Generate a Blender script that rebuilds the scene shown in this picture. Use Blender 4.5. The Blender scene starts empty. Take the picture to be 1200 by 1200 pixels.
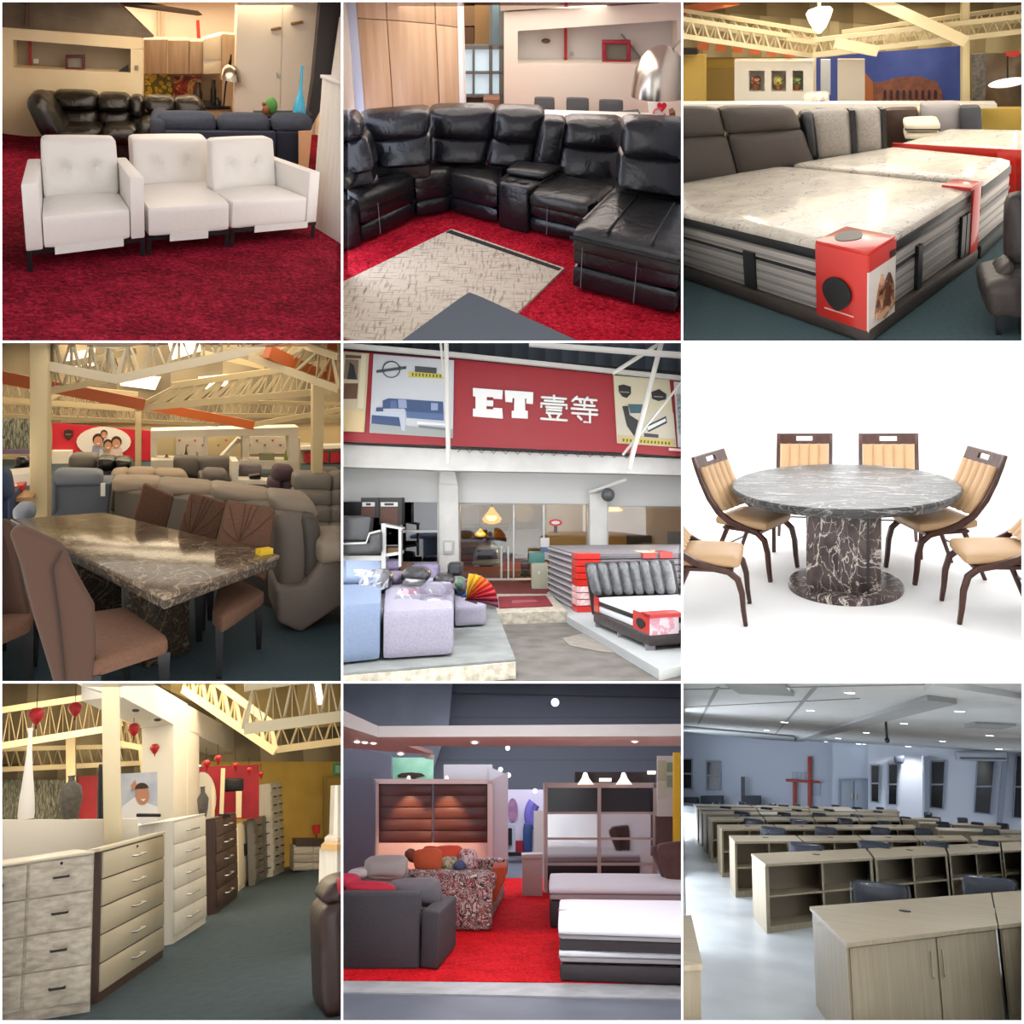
# A white open-fronted building of nine bays (three by three), each bay a furnished room.
import bpy, bmesh, math, random
from mathutils import Vector as V, Matrix as M
random.seed(7)
SC = bpy.context.scene
COL = SC.collection
F, PX, PY = 1000.0, 600.0, 520.0
rad = math.radians

# ------------------------------------------------------------------ rooms
class Room:
    """One bay: floor plane z=0, eye at height h, floor raked by `pitch` towards the viewer."""
    def __init__(s, ix, iy, cx, cy, pitch, h, ox, oy, kx, ky=None, roll=0):
        d = V((cx - PX, F, PY - cy)).normalized()
        x = d.cross(V((0, 0, 1))).normalized(); z = x.cross(d)
        p = rad(pitch)
        f = d * math.cos(p) + z * math.sin(p)
        u = -d * math.sin(p) + z * math.cos(p)
        a = rad(roll); x, u = x * math.cos(a) + u * math.sin(a), u * math.cos(a) - x * math.sin(a)
        s.Q = M((x, f, u)).transposed()
        s.Qt = s.Q.transposed()
        s.h = h; s.C = V((0, 0, h)); s.ix = ix; s.iy = iy
        s.o = (ox, oy, kx, ky or kx)
        s.mw = s.Q.to_4x4() @ M.Translation(-s.C)
        s.tops = []
    def px(s, x, y): return s.o[0] + x * s.o[2], s.o[1] + y * s.o[3]
    def ray(s, x, y):
        a, b = s.px(x, y)
        return s.Qt @ V(((a - PX) / F, 1.0, (PY - b) / F))
    def fl(s, x, y, z=0.0):
        d = s.ray(x, y); return s.C + d * ((z - s.h) / d.z)
    def wl(s, x, y, Y):
        d = s.ray(x, y); return s.C + d * (Y / d.y)
    def pl(s, x, y, p0, n):
        d = s.ray(x, y); return s.C + d * ((p0 - s.C).dot(n) / d.dot(n))
    def hz(s, b, y):
        a = s.Q @ (V((b[0], b[1], 0)) - s.C); u = s.Q @ V((0, 0, 1))
        k = (PY - s.px(0, y)[1]) / F
        return (k * a.y - a.z) / (u.z - k * u.y)
    def sc(s, Y):      # metres per zoom pixel at depth Y (about)
        return Y / F * s.o[2]

R = None
def room(r):
    global R
    R = r

# ------------------------------------------------------------------ materials
def lin(h):
    h = h.lstrip('#'); o = []
    for i in (0, 2, 4):
        c = int(h[i:i+2], 16) / 255
        o.append(c / 12.92 if c <= .04045 else ((c + .055) / 1.055) ** 2.4)
    return (*o, 1)
MATS = {}
def _base(name):
    m = bpy.data.materials.new(name); m.use_nodes = True
    nt = m.node_tree; b = nt.nodes['Principled BSDF']
    return m, nt, b
def _coord(nt, sc=(1, 1, 1), rot=(0, 0, 0)):
    t = nt.nodes.new('ShaderNodeTexCoord'); p = nt.nodes.new('ShaderNodeMapping')
    p.inputs['Scale'].default_value = sc; p.inputs['Rotation'].default_value = rot
    nt.links.new(t.outputs['Object'], p.inputs['Vector']); return p.outputs['Vector']
def _noise(nt, vec, s, d=3, dist=0):
    n = nt.nodes.new('ShaderNodeTexNoise'); n.inputs['Scale'].default_value = s
    n.inputs['Detail'].default_value = d; n.inputs['Distortion'].default_value = dist
    nt.links.new(vec, n.inputs['Vector']); return n
def _ramp(nt, fac, stops, const=False):
    r = nt.nodes.new('ShaderNodeValToRGB'); e = r.color_ramp.elements
    if const: r.color_ramp.interpolation = 'CONSTANT'
    while len(e) < len(stops): e.new(.5)
    for k, (p, c) in enumerate(stops):
        e[k].position = p; e[k].color = c if not isinstance(c, str) else lin(c)
    nt.links.new(fac, r.inputs['Fac']); return r.outputs['Color']
def _bump(nt, b, h, st, dist=.01):
    n = nt.nodes.new('ShaderNodeBump'); n.inputs['Strength'].default_value = st
    n.inputs['Distance'].default_value = dist
    nt.links.new(h, n.inputs['Height']); nt.links.new(n.outputs['Normal'], b.inputs['Normal'])
def mat(name, c, rough=.6, metal=0, c2=None, vs=6, bump=0, bs=120, spec=.5, emit=0, coat=0, stretch=(1, 1, 1), lo=.35, hi=.65, sheen=0, bd=.01):
    if name in MATS: return MATS[name]
    m, nt, b = _base(name)
    b.inputs['Base Color'].default_value = lin(c); b.inputs['Roughness'].default_value = rough
    b.inputs['Metallic'].default_value = metal; b.inputs['Specular IOR Level'].default_value = spec
    b.inputs['Coat Weight'].default_value = coat
    b.inputs['Sheen Weight'].default_value = sheen
    if emit:
        b.inputs['Emission Color'].default_value = lin(c); b.inputs['Emission Strength'].default_value = emit
    if c2:
        n = _noise(nt, _coord(nt, stretch), vs, 5)
        nt.links.new(_ramp(nt, n.outputs['Fac'], [(lo, c), (hi, c2)]), b.inputs['Base Color'])
    if bump:
        n = _noise(nt, _coord(nt, (1, 1, 1)), bs, 3)
        _bump(nt, b, n.outputs['Fac'], bump, bd)
    MATS[name] = m; return m
def wood(name, c, c2, axis=2, s=9, rough=.5, fine=14, wr=.0):
    if name in MATS: return MATS[name]
    m, nt, b = _base(name); st = [fine, fine, fine]; st[axis] = .9
    n = _noise(nt, _coord(nt, tuple(st)), s / 6, 3, .25)
    nt.links.new(_ramp(nt, n.outputs['Fac'], [(.3, c), (.7, c2)]), b.inputs['Base Color'])
    b.inputs['Roughness'].default_value = rough
    _bump(nt, b, n.outputs['Fac'], .08)
    MATS[name] = m; return m
def marble(name, base, base2, vein, s=2.0, rough=.12, w=.03, stretch=(1, 1, 1), amt=1.0):
    if name in MATS: return MATS[name]
    m, nt, b = _base(name); co = _coord(nt, stretch)
    n = _noise(nt, co, s * 3, 8, .8)
    col = _ramp(nt, n.outputs['Fac'], [(.35, base), (.65, base2)])
    acc = None
    for sc_, ww in ((s * .9, w), (s * 2.3, w * .6)):
        nn = _noise(nt, co, sc_, 5, 1.6)
        mr = nt.nodes.new('ShaderNodeMath'); mr.operation = 'SUBTRACT'; mr.inputs[1].default_value = .5
        nt.links.new(nn.outputs['Fac'], mr.inputs[0])
        ab = nt.nodes.new('ShaderNodeMath'); ab.operation = 'ABSOLUTE'; nt.links.new(mr.outputs[0], ab.inputs[0])
        f = _ramp(nt, ab.outputs[0], [(0, (amt, amt, amt, 1)), (ww, (0, 0, 0, 1))])
        mx = nt.nodes.new('ShaderNodeMix'); mx.data_type = 'RGBA'
        nt.links.new(f, mx.inputs['Factor']); nt.links.new(acc or col, mx.inputs['A'])
        mx.inputs['B'].default_value = lin(vein); acc = mx.outputs['Result']
    b.inputs['Specular IOR Level'].default_value = .22; nt.links.new(acc, b.inputs['Base Color']); b.inputs['Roughness'].default_value = rough
    MATS[name] = m; return m
def shag(name, c, c2, c3, s=60):
    if name in MATS: return MATS[name]
    m, nt, b = _base(name); co = _coord(nt)
    n1 = _noise(nt, co, s, 4, 1.0); n2 = _noise(nt, co, 3.2, 3)
    a = nt.nodes.new('ShaderNodeMath'); a.operation = 'MULTIPLY_ADD'; a.inputs[1].default_value = .75
    nt.links.new(n1.outputs['Fac'], a.inputs[0])
    k = nt.nodes.new('ShaderNodeMath'); k.operation = 'MULTIPLY'; k.inputs[1].default_value = .3
    nt.links.new(n2.outputs['Fac'], k.inputs[0]); nt.links.new(k.outputs[0], a.inputs[2])
    nt.links.new(_ramp(nt, a.outputs[0], [(.36, c), (.52, c2), (.7, c3)]), b.inputs['Base Color'])
    b.inputs['Roughness'].default_value = .95; b.inputs['Specular IOR Level'].default_value = .1
    _bump(nt, b, n1.outputs['Fac'], 1.0, .03)
    MATS[name] = m; return m
def leather(name, c, rough=.32, s=9, st=.35, c2=None):
    if name in MATS: return MATS[name]
    m, nt, b = _base(name); co = _coord(nt)
    b.inputs['Base Color'].default_value = lin(c); b.inputs['Roughness'].default_value = rough
    n = _noise(nt, co, s, 3, .8)
    if c2: nt.links.new(_ramp(nt, n.outputs['Fac'], [(.35, c), (.7, c2)]), b.inputs['Base Color'])
    _bump(nt, b, n.outputs['Fac'], st, .03)
    MATS[name] = m; return m
def stripes(name, c, c2, s=10, axis=0, duty=.5, rough=.6, bump=0, soft=.02, metal=0):
    if name in MATS: return MATS[name]
    m, nt, b = _base(name)
    co = _coord(nt); sp = nt.nodes.new('ShaderNodeSeparateXYZ'); nt.links.new(co, sp.inputs[0])
    mu = nt.nodes.new('ShaderNodeMath'); mu.operation = 'MULTIPLY'; mu.inputs[1].default_value = s
    nt.links.new(sp.outputs[axis], mu.inputs[0])
    fr = nt.nodes.new('ShaderNodeMath'); fr.operation = 'FRACT'; nt.links.new(mu.outputs[0], fr.inputs[0])
    nt.links.new(_ramp(nt, fr.outputs[0], [(0, c), (duty - soft, c), (duty + soft, c2), (1, c2)]), b.inputs['Base Color'])
    b.inputs['Roughness'].default_value = rough; b.inputs['Metallic'].default_value = metal
    if bump:
        pp = nt.nodes.new('ShaderNodeMath'); pp.operation = 'PINGPONG'; pp.inputs[1].default_value = .5
        nt.links.new(mu.outputs[0], pp.inputs[0]); _bump(nt, b, pp.outputs[0], bump, .03)
    MATS[name] = m; return m
def blotch(name, cols, s=8, rough=.8, dist=.5, stretch=(1, 1, 1), const=True, vor=False):
    if name in MATS: return MATS[name]
    m, nt, b = _base(name); co = _coord(nt, stretch)
    if vor:
        n = nt.nodes.new('ShaderNodeTexVoronoi'); n.inputs['Scale'].default_value = s
        nt.links.new(co, n.inputs['Vector']); fac = n.outputs['Distance']
    else:
        fac = _noise(nt, co, s, 3, dist).outputs['Fac']
    nt.links.new(_ramp(nt, fac, cols, const), b.inputs['Base Color'])
    b.inputs['Roughness'].default_value = rough
    MATS[name] = m; return m
def glass(name, tint='#ffffff', refl=.12, rough=.02):
    if name in MATS: return MATS[name]
    m, nt, b = _base(name)
    t = nt.nodes.new('ShaderNodeBsdfTransparent'); t.inputs['Color'].default_value = lin(tint)
    g = nt.nodes.new('ShaderNodeBsdfGlossy'); g.inputs['Roughness'].default_value = rough
    x = nt.nodes.new('ShaderNodeMixShader'); x.inputs[0].default_value = refl
    nt.links.new(t.outputs[0], x.inputs[1]); nt.links.new(g.outputs[0], x.inputs[2])
    nt.links.new(x.outputs[0], nt.nodes['Material Output'].inputs['Surface'])
    MATS[name] = m; return m

# ------------------------------------------------------------------ things and meshes
LOCAL = {}
ROOMOF = {}
def _props(o, label, cat, group):
    o['label'] = label; o['category'] = cat
    if group: o['group'] = group
def thing(name, label, cat, at=(0, 0, 0), yaw=0, group=None):
    o = bpy.data.objects.new(name, None); COL.objects.link(o); o.empty_display_size = .2
    L = M.Translation(V(at)) @ M.Rotation(yaw, 4, 'Z')
    o.matrix_world = R.mw @ L
    LOCAL[o.name] = L; ROOMOF[o.name] = R
    _props(o, label, cat, group); return o
def dup(t, at, yaw, label=None, scale=1.0):
    L = M.Translation(V(at)) @ M.Rotation(yaw, 4, 'Z') @ M.Scale(scale, 4)
    o = t.copy(); COL.objects.link(o); o.matrix_world = R.mw @ L
    LOCAL[o.name] = L; ROOMOF[o.name] = R
    if label: o['label'] = label
    for c in list(t.children):
        n = c.copy(); COL.objects.link(n); n.parent = o
        for g in list(c.children):
            k = g.copy(); COL.objects.link(k); k.parent = n
    return o

class Quad:
    """plan quad FL, FR, BL, BR (points in the room); u across, v depth, z height"""
    def __init__(s, fl, fr, bl, br):
        s.p = [V((q[0], q[1])) for q in (fl, fr, bl, br)]
        s.W = ((s.p[1] - s.p[0]).length + (s.p[3] - s.p[2]).length) / 2
        s.D = ((s.p[2] - s.p[0]).length + (s.p[3] - s.p[1]).length) / 2
    def __call__(s, u, v, z):
        a = s.p[0] * (1 - u) + s.p[1] * u; b = s.p[2] * (1 - u) + s.p[3] * u
        q = a * (1 - v) + b * v
        return V((q.x, q.y, z))
    def sub(s, u0, u1, v0, v1):
        return Quad(s(u0, v0, 0), s(u1, v0, 0), s(u0, v1, 0), s(u1, v1, 0))
    def c(s): return s(.5, .5, 0)
def RectQ(x, y, w, d, yaw=0):
    c, k = math.cos(yaw), math.sin(yaw)
    f = lambda a, b: V((x + c * a - k * b, y + k * a + c * b, 0))
    return Quad(f(-w/2, 0), f(w/2, 0), f(-w/2, d), f(w/2, d))

class MB:
    def __init__(s): s.v = []; s.f = []; s.mi = []; s.cur = 0
    def add(s, vs, fs):
        o = len(s.v); s.v += [V(p) for p in vs]
        s.f += [tuple(i + o for i in f) for f in fs]; s.mi += [s.cur] * len(fs); return s
    def hexa(s, p):   # p: 4 bottom (ccw) + 4 top
        return s.add(p, [(3, 2, 1, 0), (4, 5, 6, 7), (0, 1, 5, 4), (1, 2, 6, 5), (2, 3, 7, 6), (3, 0, 4, 7)])
    def box(s, a, b):
        x0, y0, z0 = a; x1, y1, z1 = b
        return s.hexa([(x0, y0, z0), (x1, y0, z0), (x1, y1, z0), (x0, y1, z0), (x0, y0, z1), (x1, y0, z1), (x1, y1, z1), (x0, y1, z1)])
    def cbox(s, c, d, rot=None):
        n = len(s.v); s.box((-d[0]/2, -d[1]/2, -d[2]/2), (d[0]/2, d[1]/2, d[2]/2))
        for i in range(n, len(s.v)): s.v[i] = ((rot @ s.v[i]) if rot else s.v[i]) + V(c)
        return s
    def qbox(s, q, u0, u1, v0, v1, z0, z1):
        g = lambda u, v, z: q(u, v, z)
        return s.hexa([g(u0, v0, z0), g(u1, v0, z0), g(u1, v1, z0), g(u0, v1, z0), g(u0, v0, z1), g(u1, v0, z1), g(u1, v1, z1), g(u0, v1, z1)])
    def prism(s, pts, vec):
        n = len(pts); vec = V(vec); a = [V(p) for p in pts]; b = [p + vec for p in a]
        nr = sum(((a[i] - a[0]).cross(a[(i + 1) % n] - a[0]) for i in range(n)), V((0, 0, 0)))
        fs = [tuple(range(n)), tuple(range(2 * n - 1, n - 1, -1))] + [(i, i + n, (i + 1) % n + n, (i + 1) % n) for i in range(n)]
        if nr.dot(vec) > 0: fs = [tuple(reversed(f)) for f in fs]
        return s.add(a + b, fs)
    def slab(s, px, Y, t):  # traced outline at depth Y, extruded back by t
        return s.prism([R.wl(x, y, Y) for x, y in px], (0, t, 0))
    def rect(s, x0, y0, x1, y1, Y, t): return s.slab([(x0, y0), (x1, y0), (x1, y1), (x0, y1)], Y, t)
    def plate(s, px, p0, n, t):  # traced outline on any plane, thickness t along -n
        return s.prism([R.pl(x, y, p0, n) for x, y in px], n * -t)
    def tube(s, path, r, n=8, cap=True):
        path = [V(p) for p in path]; rs = r if isinstance(r, (list, tuple)) else [r] * len(path)
        o = len(s.v); up = None; vs = []; fs = []
        for i, p in enumerate(path):
            t = (path[min(i + 1, len(path) - 1)] - path[max(i - 1, 0)]).normalized()
            if up is None: up = t.orthogonal().normalized()
            up = (up - t * up.dot(t)).normalized(); w = t.cross(up)
            vs += [p + (up * math.cos(a) + w * math.sin(a)) * rs[i] for a in [2 * math.pi * k / n for k in range(n)]]
        for i in range(len(path) - 1):
            for k in range(n):
                a = i * n + k; b = i * n + (k + 1) % n
                fs.append((a, b, b + n, a + n))
        if cap: fs += [tuple(range(n - 1, -1, -1)), tuple(range((len(path) - 1) * n, len(path) * n))]
        return s.add(vs, fs)
    def bar(s, a, b, w, h=None):
        """square bar from a to b"""
        a, b = V(a), V(b); t = (b - a).normalized(); h = h or w
        up = V((0, 0, 1)) if abs(t.z) < .95 else V((0, 1, 0))
        x = t.cross(up).normalized() * (w / 2); y = x.cross(t).normalized() * (h / 2)
        return s.hexa([a - x - y, a + x - y, a + x + y, a - x + y, b - x - y, b + x - y, b + x + y, b - x + y])
    def lathe(s, prof, c=(0, 0, 0), n=20, sx=1, sy=1):
        c = V(c); vs = []; fs = []
        for r, z in prof: vs += [c + V((r * sx * math.cos(2*math.pi*k/n), r * sy * math.sin(2*math.pi*k/n), z)) for k in range(n)]
        for i in range(len(prof) - 1):
            for k in range(n): fs.append((i*n + k, i*n + (k+1) % n, (i+1)*n + (k+1) % n, (i+1)*n + k))
        fs += [tuple(range(n - 1, -1, -1)), tuple(range((len(prof)-1)*n, len(prof)*n))]
        return s.add(vs, fs)
    def sph(s, c, r, n=16, m=10):
        r = r if isinstance(r, (tuple, list)) else (r, r, r)
        pr = [(math.sin(math.pi * i / m) * .9999 + .0001, -math.cos(math.pi * i / m)) for i in range(m + 1)]
        o = len(s.v); s.lathe(pr, (0, 0, 0), n)
        for i in range(o, len(s.v)):
            q = s.v[i]; s.v[i] = V((q.x * r[0], q.y * r[1], q.z * r[2])) + V(c)
        return s
    def cush(s, w, d, h, r=.05, puff=.03, n=6, fn=None, c=(0, 0, 0), pz=None, py=None):
        """soft box centred at c, puffed; fn maps local points"""
        hw, hd, hh = w / 2, d / 2, h / 2; r = min(r, hw * .95, hd * .95, hh * .95); pz = puff * .25 if pz is None else pz; py = puff * .25 if py is None else py; puff *= .25
        bm = bmesh.new(); bmesh.ops.create_cube(bm, size=2)
        bmesh.ops.subdivide_edges(bm, edges=bm.edges[:], cuts=n - 1, use_grid_fill=True)
        vs = []
        for q in bm.verts:
            a = V((math.copysign(abs(q.co.x) ** .75, q.co.x), math.copysign(abs(q.co.y) ** .75, q.co.y), math.copysign(abs(q.co.z) ** .75, q.co.z)))
            p = V((a.x * hw, a.y * hd, a.z * hh))
            k = V((max(-hw + r, min(hw - r, p.x)), max(-hd + r, min(hd - r, p.y)), max(-hh + r, min(hh - r, p.z))))
            dd = p - k
            if dd.length > 1e-9: p = k + dd.normalized() * r
            bx, by, bz = 1 - a.x * a.x, 1 - a.y * a.y, 1 - a.z * a.z
            p.x += math.copysign(1, a.x) * puff * by * bz * (abs(a.x) > .9)
            p.y += math.copysign(1, a.y) * py * bx * bz * (abs(a.y) > .9)
            p.z += math.copysign(1, a.z) * pz * bx * by * (abs(a.z) > .9)
            p += V(c); vs.append(fn(p) if fn else p)
        bm.verts.index_update()
        fs = [tuple(v.index for v in f.verts) for f in bm.faces]; bm.free()
        return s.add(vs, fs)
    def qcush(s, q, u0, u1, v0, v1, z0, z1, r=.05, puff=.03, n=6, pz=None):
        w, d = (u1 - u0) * q.W, (v1 - v0) * q.D
        f = lambda p: q(u0 + (p.x / w + .5) * (u1 - u0), v0 + (p.y / d + .5) * (v1 - v0), p.z)
        return s.cush(w, d, z1 - z0, r, puff, n, f, (0, 0, (z0 + z1) / 2), puff if pz is None else pz)
    def pcush(s, px4, Y, t, r=.05, puff=.03, n=6, lean=0):
        """soft block whose face is the traced quad TL,TR,BR,BL at depth Y; lean moves its top back"""
        nn = V((0, 1, 0))
        if isinstance(Y, tuple): P = [R.pl(x, y, Y[0], Y[1]) for x, y in px4]; nn = -Y[1]
        else: P = [R.wl(x, y, Y) for x, y in px4]
        w = ((P[1] - P[0]).length + (P[2] - P[3]).length) / 2; h = ((P[0] - P[3]).length + (P[1] - P[2]).length) / 2
        def f(p):
            u = p.x / w + .5; v = p.z / h + .5
            a = P[3].lerp(P[2], u); b = P[0].lerp(P[1], u); o = a.lerp(b, v)
            return o + nn * (p.y + t / 2 + lean * v)
        return s.cush(w, t, h, r, puff, n, f, py=puff)
    def surf(s, f, nu, nv, t=None):
        vs = [V(f(i / nu, j / nv)) for j in range(nv + 1) for i in range(nu + 1)]
        fs = [(j*(nu+1)+i, j*(nu+1)+i+1, (j+1)*(nu+1)+i+1, (j+1)*(nu+1)+i) for j in range(nv) for i in range(nu)]
        if t is not None:
            n = len(vs); vs += [p + V(t) for p in vs]
            fs += [tuple(reversed([i + n for i in g])) for g in fs]
            e = [i for i in range(nu + 1)] ; ring = e + [(j+1)*(nu+1)-1 for j in range(1, nv+1)] + [nv*(nu+1)+i for i in range(nu-1, -1, -1)] + [j*(nu+1) for j in range(nv-1, 0, -1)]
            for a, b in zip(ring, ring[1:] + ring[:1]): fs.append((b, a, a + n, b + n))
        return s.add(vs, fs)
    def text(s, body, fn, size=1.0, off=0.0):
        cu = bpy.data.curves.new('t', 'FONT'); cu.body = body; cu.size = size; cu.extrude = .5; cu.offset = off; cu.resolution_u = 3
        o = bpy.data.objects.new('t', cu); COL.objects.link(o)
        dg = bpy.context.evaluated_depsgraph_get(); me = bpy.data.meshes.new_from_object(o.evaluated_get(dg))
        s.add([fn(v.co) for v in me.vertices], [tuple(p.vertices) for p in me.polygons])
        bpy.data.objects.remove(o); bpy.data.curves.remove(cu); bpy.data.meshes.remove(me); return s
    # ---- output
    def mesh(s, name, mats, L=None, bevel=0, seg=2, sharp=40):
        me = bpy.data.meshes.new(name); inv = L.inverted() if L else None
        me.from_pydata([(inv @ p) if inv else p for p in s.v], [], s.f)
        mats = mats if isinstance(mats, (list, tuple)) else [mats]
        for m in mats: me.materials.append(m)
        me.polygons.foreach_set('material_index', s.mi)
        bm = bmesh.new(); bm.from_mesh(me)
        if bevel:
            es = [e for e in bm.edges if len(e.link_faces) == 2 and e.calc_face_angle(0) > .6]
            bmesh.ops.bevel(bm, geom=es, offset=bevel, segments=seg, affect='EDGES', profile=.5, clamp_overlap=True)
        bmesh.ops.recalc_face_normals(bm, faces=bm.faces[:])
        for f in bm.faces: f.smooth = True
        bm.to_mesh(me); bm.free()
        me.set_sharp_from_angle(angle=rad(sharp)); return me
    def part(s, name, mats, parent, label=None, room=True, **k):
        p = parent
        while p.parent: p = p.parent
        L = LOCAL.get(p.name) if room else None
        o = bpy.data.objects.new(name, s.mesh(name, mats, L, **k)); COL.objects.link(o); o.parent = parent
        if label: o['label'] = label
        return o
    def one(s, name, mats, label, cat, group=None, at=None, yaw=0, **k):
        if at is None:
            lo = V((min(p.x for p in s.v), min(p.y for p in s.v), min(p.z for p in s.v))); hi = V((max(p.x for p in s.v), max(p.y for p in s.v), 0))
            at = V(((lo.x + hi.x) / 2, (lo.y + hi.y) / 2, lo.z))
        L = M.Translation(V(at)) @ M.Rotation(yaw, 4, 'Z')
        o = bpy.data.objects.new(name, s.mesh(name, mats, L, **k)); COL.objects.link(o)
        o.matrix_world = R.mw @ L; LOCAL[o.name] = L; ROOMOF[o.name] = R
        _props(o, label, cat, group); return o
    def struct(s, name, mats, kind='structure', **k):
        o = bpy.data.objects.new(name, s.mesh(name, mats, None, **k)); COL.objects.link(o)
        o.matrix_world = R.mw; LOCAL[o.name] = M.Identity(4); ROOMOF[o.name] = R
        o['kind'] = kind; return o

def lamp(kind, name, at, power, size=.3, color='#ffffff', aim=None, spot=60, sy=None):
    l = bpy.data.lights.new(name, kind); l.energy = power; l.color = lin(color)[:3]
    o = bpy.data.objects.new(name, l); COL.objects.link(o)
    mtx = M.Translation(V(at))
    if aim is not None:
        d = (V(aim) - V(at)).normalized(); mtx = mtx @ d.to_track_quat('-Z', 'Y').to_matrix().to_4x4()
    o.matrix_world = R.mw @ mtx
    if kind == 'AREA':
        l.shape = 'RECTANGLE'; l.size = size; l.size_y = sy or size
    elif kind == 'SPOT': l.spot_size = rad(spot); l.spot_blend = .6; l.shadow_soft_size = size
    else: l.shadow_soft_size = size
    return o
BX = [1.0, 400.9, 799.4, 1198.6]
BYS = [1.0, 400.6, 799.6, 1197.2]
D0, D1, TH = 5.0, 130.0, .012
def truss(lab, a, b, a2, b2, Y0, Y1, n, m, w=.07, group='roof trusses', web=None):
    t = thing('roof_truss', lab, 'truss', R.wl(a[0], a[1], Y0), group=group)
    A, B, C, D = R.wl(*a, Y0), R.wl(*b, Y1), R.wl(*a2, Y0), R.wl(*b2, Y1)
    x = MB(); x.bar(A, B, w * 1.3); x.part('bottom_chord', m, t)
    x = MB(); x.bar(C, D, w * 1.2); x.part('top_chord', m, t)
    pth = []
    for k in range(n):
        p, q = A.lerp(B, k / n), C.lerp(D, (k + .5) / n); pth += [p, q, A.lerp(B, (k + .5) / n), q] if n < 14 else [p, q]
    pth.append(B)
    x = MB(); x.tube(pth, (web or w) * .55, 4); x.part('web', m, t); return t
def bay_fill(side, d, length, power, color='#ffffff', frac=.8):
    """a flat lamp flush with the bay's ceiling ('top') or a side wall"""
    r = R
    x0, x1 = [(BX[r.ix + k] - PX) / F for k in (0, 1)]; y0, y1 = [(PY - BYS[r.iy + k]) / F for k in (0, 1)]
    e = .05
    if side == 'top':
        c = V(((x0 + x1) / 2 * d, d, y0 * d)); n = V((0, y0, -1)).normalized(); ax = V((1, 0, 0)); w = (x1 - x0) * (d - length / 2) * frac
    else:
        xx = x0 if side == 'left' else x1
        c = V((xx * d, d, (y0 + y1) / 2 * d)); n = V((1, -xx, 0)).normalized() * (1 if side == 'left' else -1); ax = V((0, 0, 1)); w = (y0 - y1) * (d - length / 2) * frac
    c += n * e
    # slope along d of the centre line keeps the fill light in the wall's plane
    zz = -n; yy = zz.cross(ax).normalized()
    l = bpy.data.lights.new('bay_fill', 'AREA'); l.energy = power; l.color = lin(color)[:3]  # added light with no fitting behind it
    l.shape = 'RECTANGLE'; l.size = w; l.size_y = length
    o = bpy.data.objects.new('bay_fill', l); COL.objects.link(o)
    m3 = M((ax, yy, zz)).transposed()
    o.matrix_world = M.Translation(c) @ m3.to_4x4()
    return o
K = 404 / 1200

# ================================================================== top left: white sofas on red carpet
WORLD, EXPO = 2.0, 0.0
room(Room(0, 0, 200, 200, 12, 2.4, 0, 0, K))
shag_red = shag('shag_red', '#43040f', '#7d0d24', '#b02340', 26)
cream = mat('cream_wall', '#eedbb6', .8, c2='#e8d0a4', vs=2)
cream2 = mat('ivory_wall', '#f0e5d0', .75)
ltwood = wood('light_wood', '#cdb08c', '#b89872', 2, 10, .45)
white_lac = mat('white_lacquer', '#e8e6e0', .35)
white_leather = leather('white_leather', '#e9e5df', .42, 14, .12)
black_metal = mat('black_metal', '#17171b', .4, .3)
charcoal = mat('charcoal_cloth', '#3a4150', .9, bump=.3, bs=300, c2='#333a48', vs=40)
charcoal_dk = mat('charcoal_dark', '#23283a', .9)
blk_leather = leather('black_leather', '#0e0c0a', .32, 7, .55, '#1d160f')
chrome = mat('brushed_chrome', '#b9b2a6', .22, 1.0)
dark_fr = mat('dark_frame', '#2e2d31', .5)
red_pt = mat('red_paint', '#a3141f', .4)
brown_pt = mat('brown_paint', '#8d6b3c', .5)

b = MB(); b.box((-8, 3, -.12), (8, 24, 0)); b.struct('floor', shag_red)
Yb = R.fl(20, 466).y
b = MB(); b.rect(-60, -40, 1260, 560, Yb + 3.0, .15); b.struct('wall_back', cream2)
# niche wall
b = MB()
for px in ([(-60, 90), (495, 132), (495, 170), (452, 170), (45, 138), (-60, 131)], [(-60, 131), (45, 138), (45, 236), (-60, 228)],
           [(455, 170), (496, 172), (496, 258), (455, 255)], [(-60, 228), (45, 236), (455, 255), (496, 257), (497, 480), (-60, 472)]):
    b.slab(px, Yb, .35)
b.struct('wall_niche', cream)
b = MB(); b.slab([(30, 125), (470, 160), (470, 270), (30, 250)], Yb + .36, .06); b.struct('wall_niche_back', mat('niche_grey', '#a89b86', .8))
b = MB(); b.rect(100, 144, 108, 237, Yb + .28, .05); b.one('pipe', red_pt, 'dark red standpipe at the left end of the long wall niche', 'pipe')
b = MB(); b.rect(116, 205, 134, 221, Yb + .33, .02); b.one('light_switch', white_lac, 'white double light switch inside the wall niche beside the red pipe', 'light switch')
t = thing('framed_screen', 'dark red framed small screen standing in the niche of the cream wall', 'frame', R.wl(260, 246, Yb + .15))
b = MB()
for q in ((227, 193, 294, 201), (227, 236, 294, 246), (227, 201, 236, 236), (285, 201, 294, 236)): b.rect(*q, Yb + .12, .1)
b.part('frame', mat('frame_red', '#5e1f22', .4), t, bevel=.006)
b = MB(); b.rect(235, 200, 287, 238, Yb + .16, .04); b.part('screen', mat('screen_grey', '#8b8578', .25), t)
b = MB(); b.slab([(409, 251), (446, 227), (447, 255)], Yb + .1, .1); b.one('wedge_ornament', mat('black_plastic', '#1a1a1c', .4), 'black wedge shaped ornament at the right end of the wall niche', 'ornament')
b = MB(); b.rect(468, 228, 481, 243, Yb - .015, .015); b.one('wall_socket', mat('socket', '#8f8166', .5), 'small socket plate on the cream wall right of the niche', 'socket')
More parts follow.
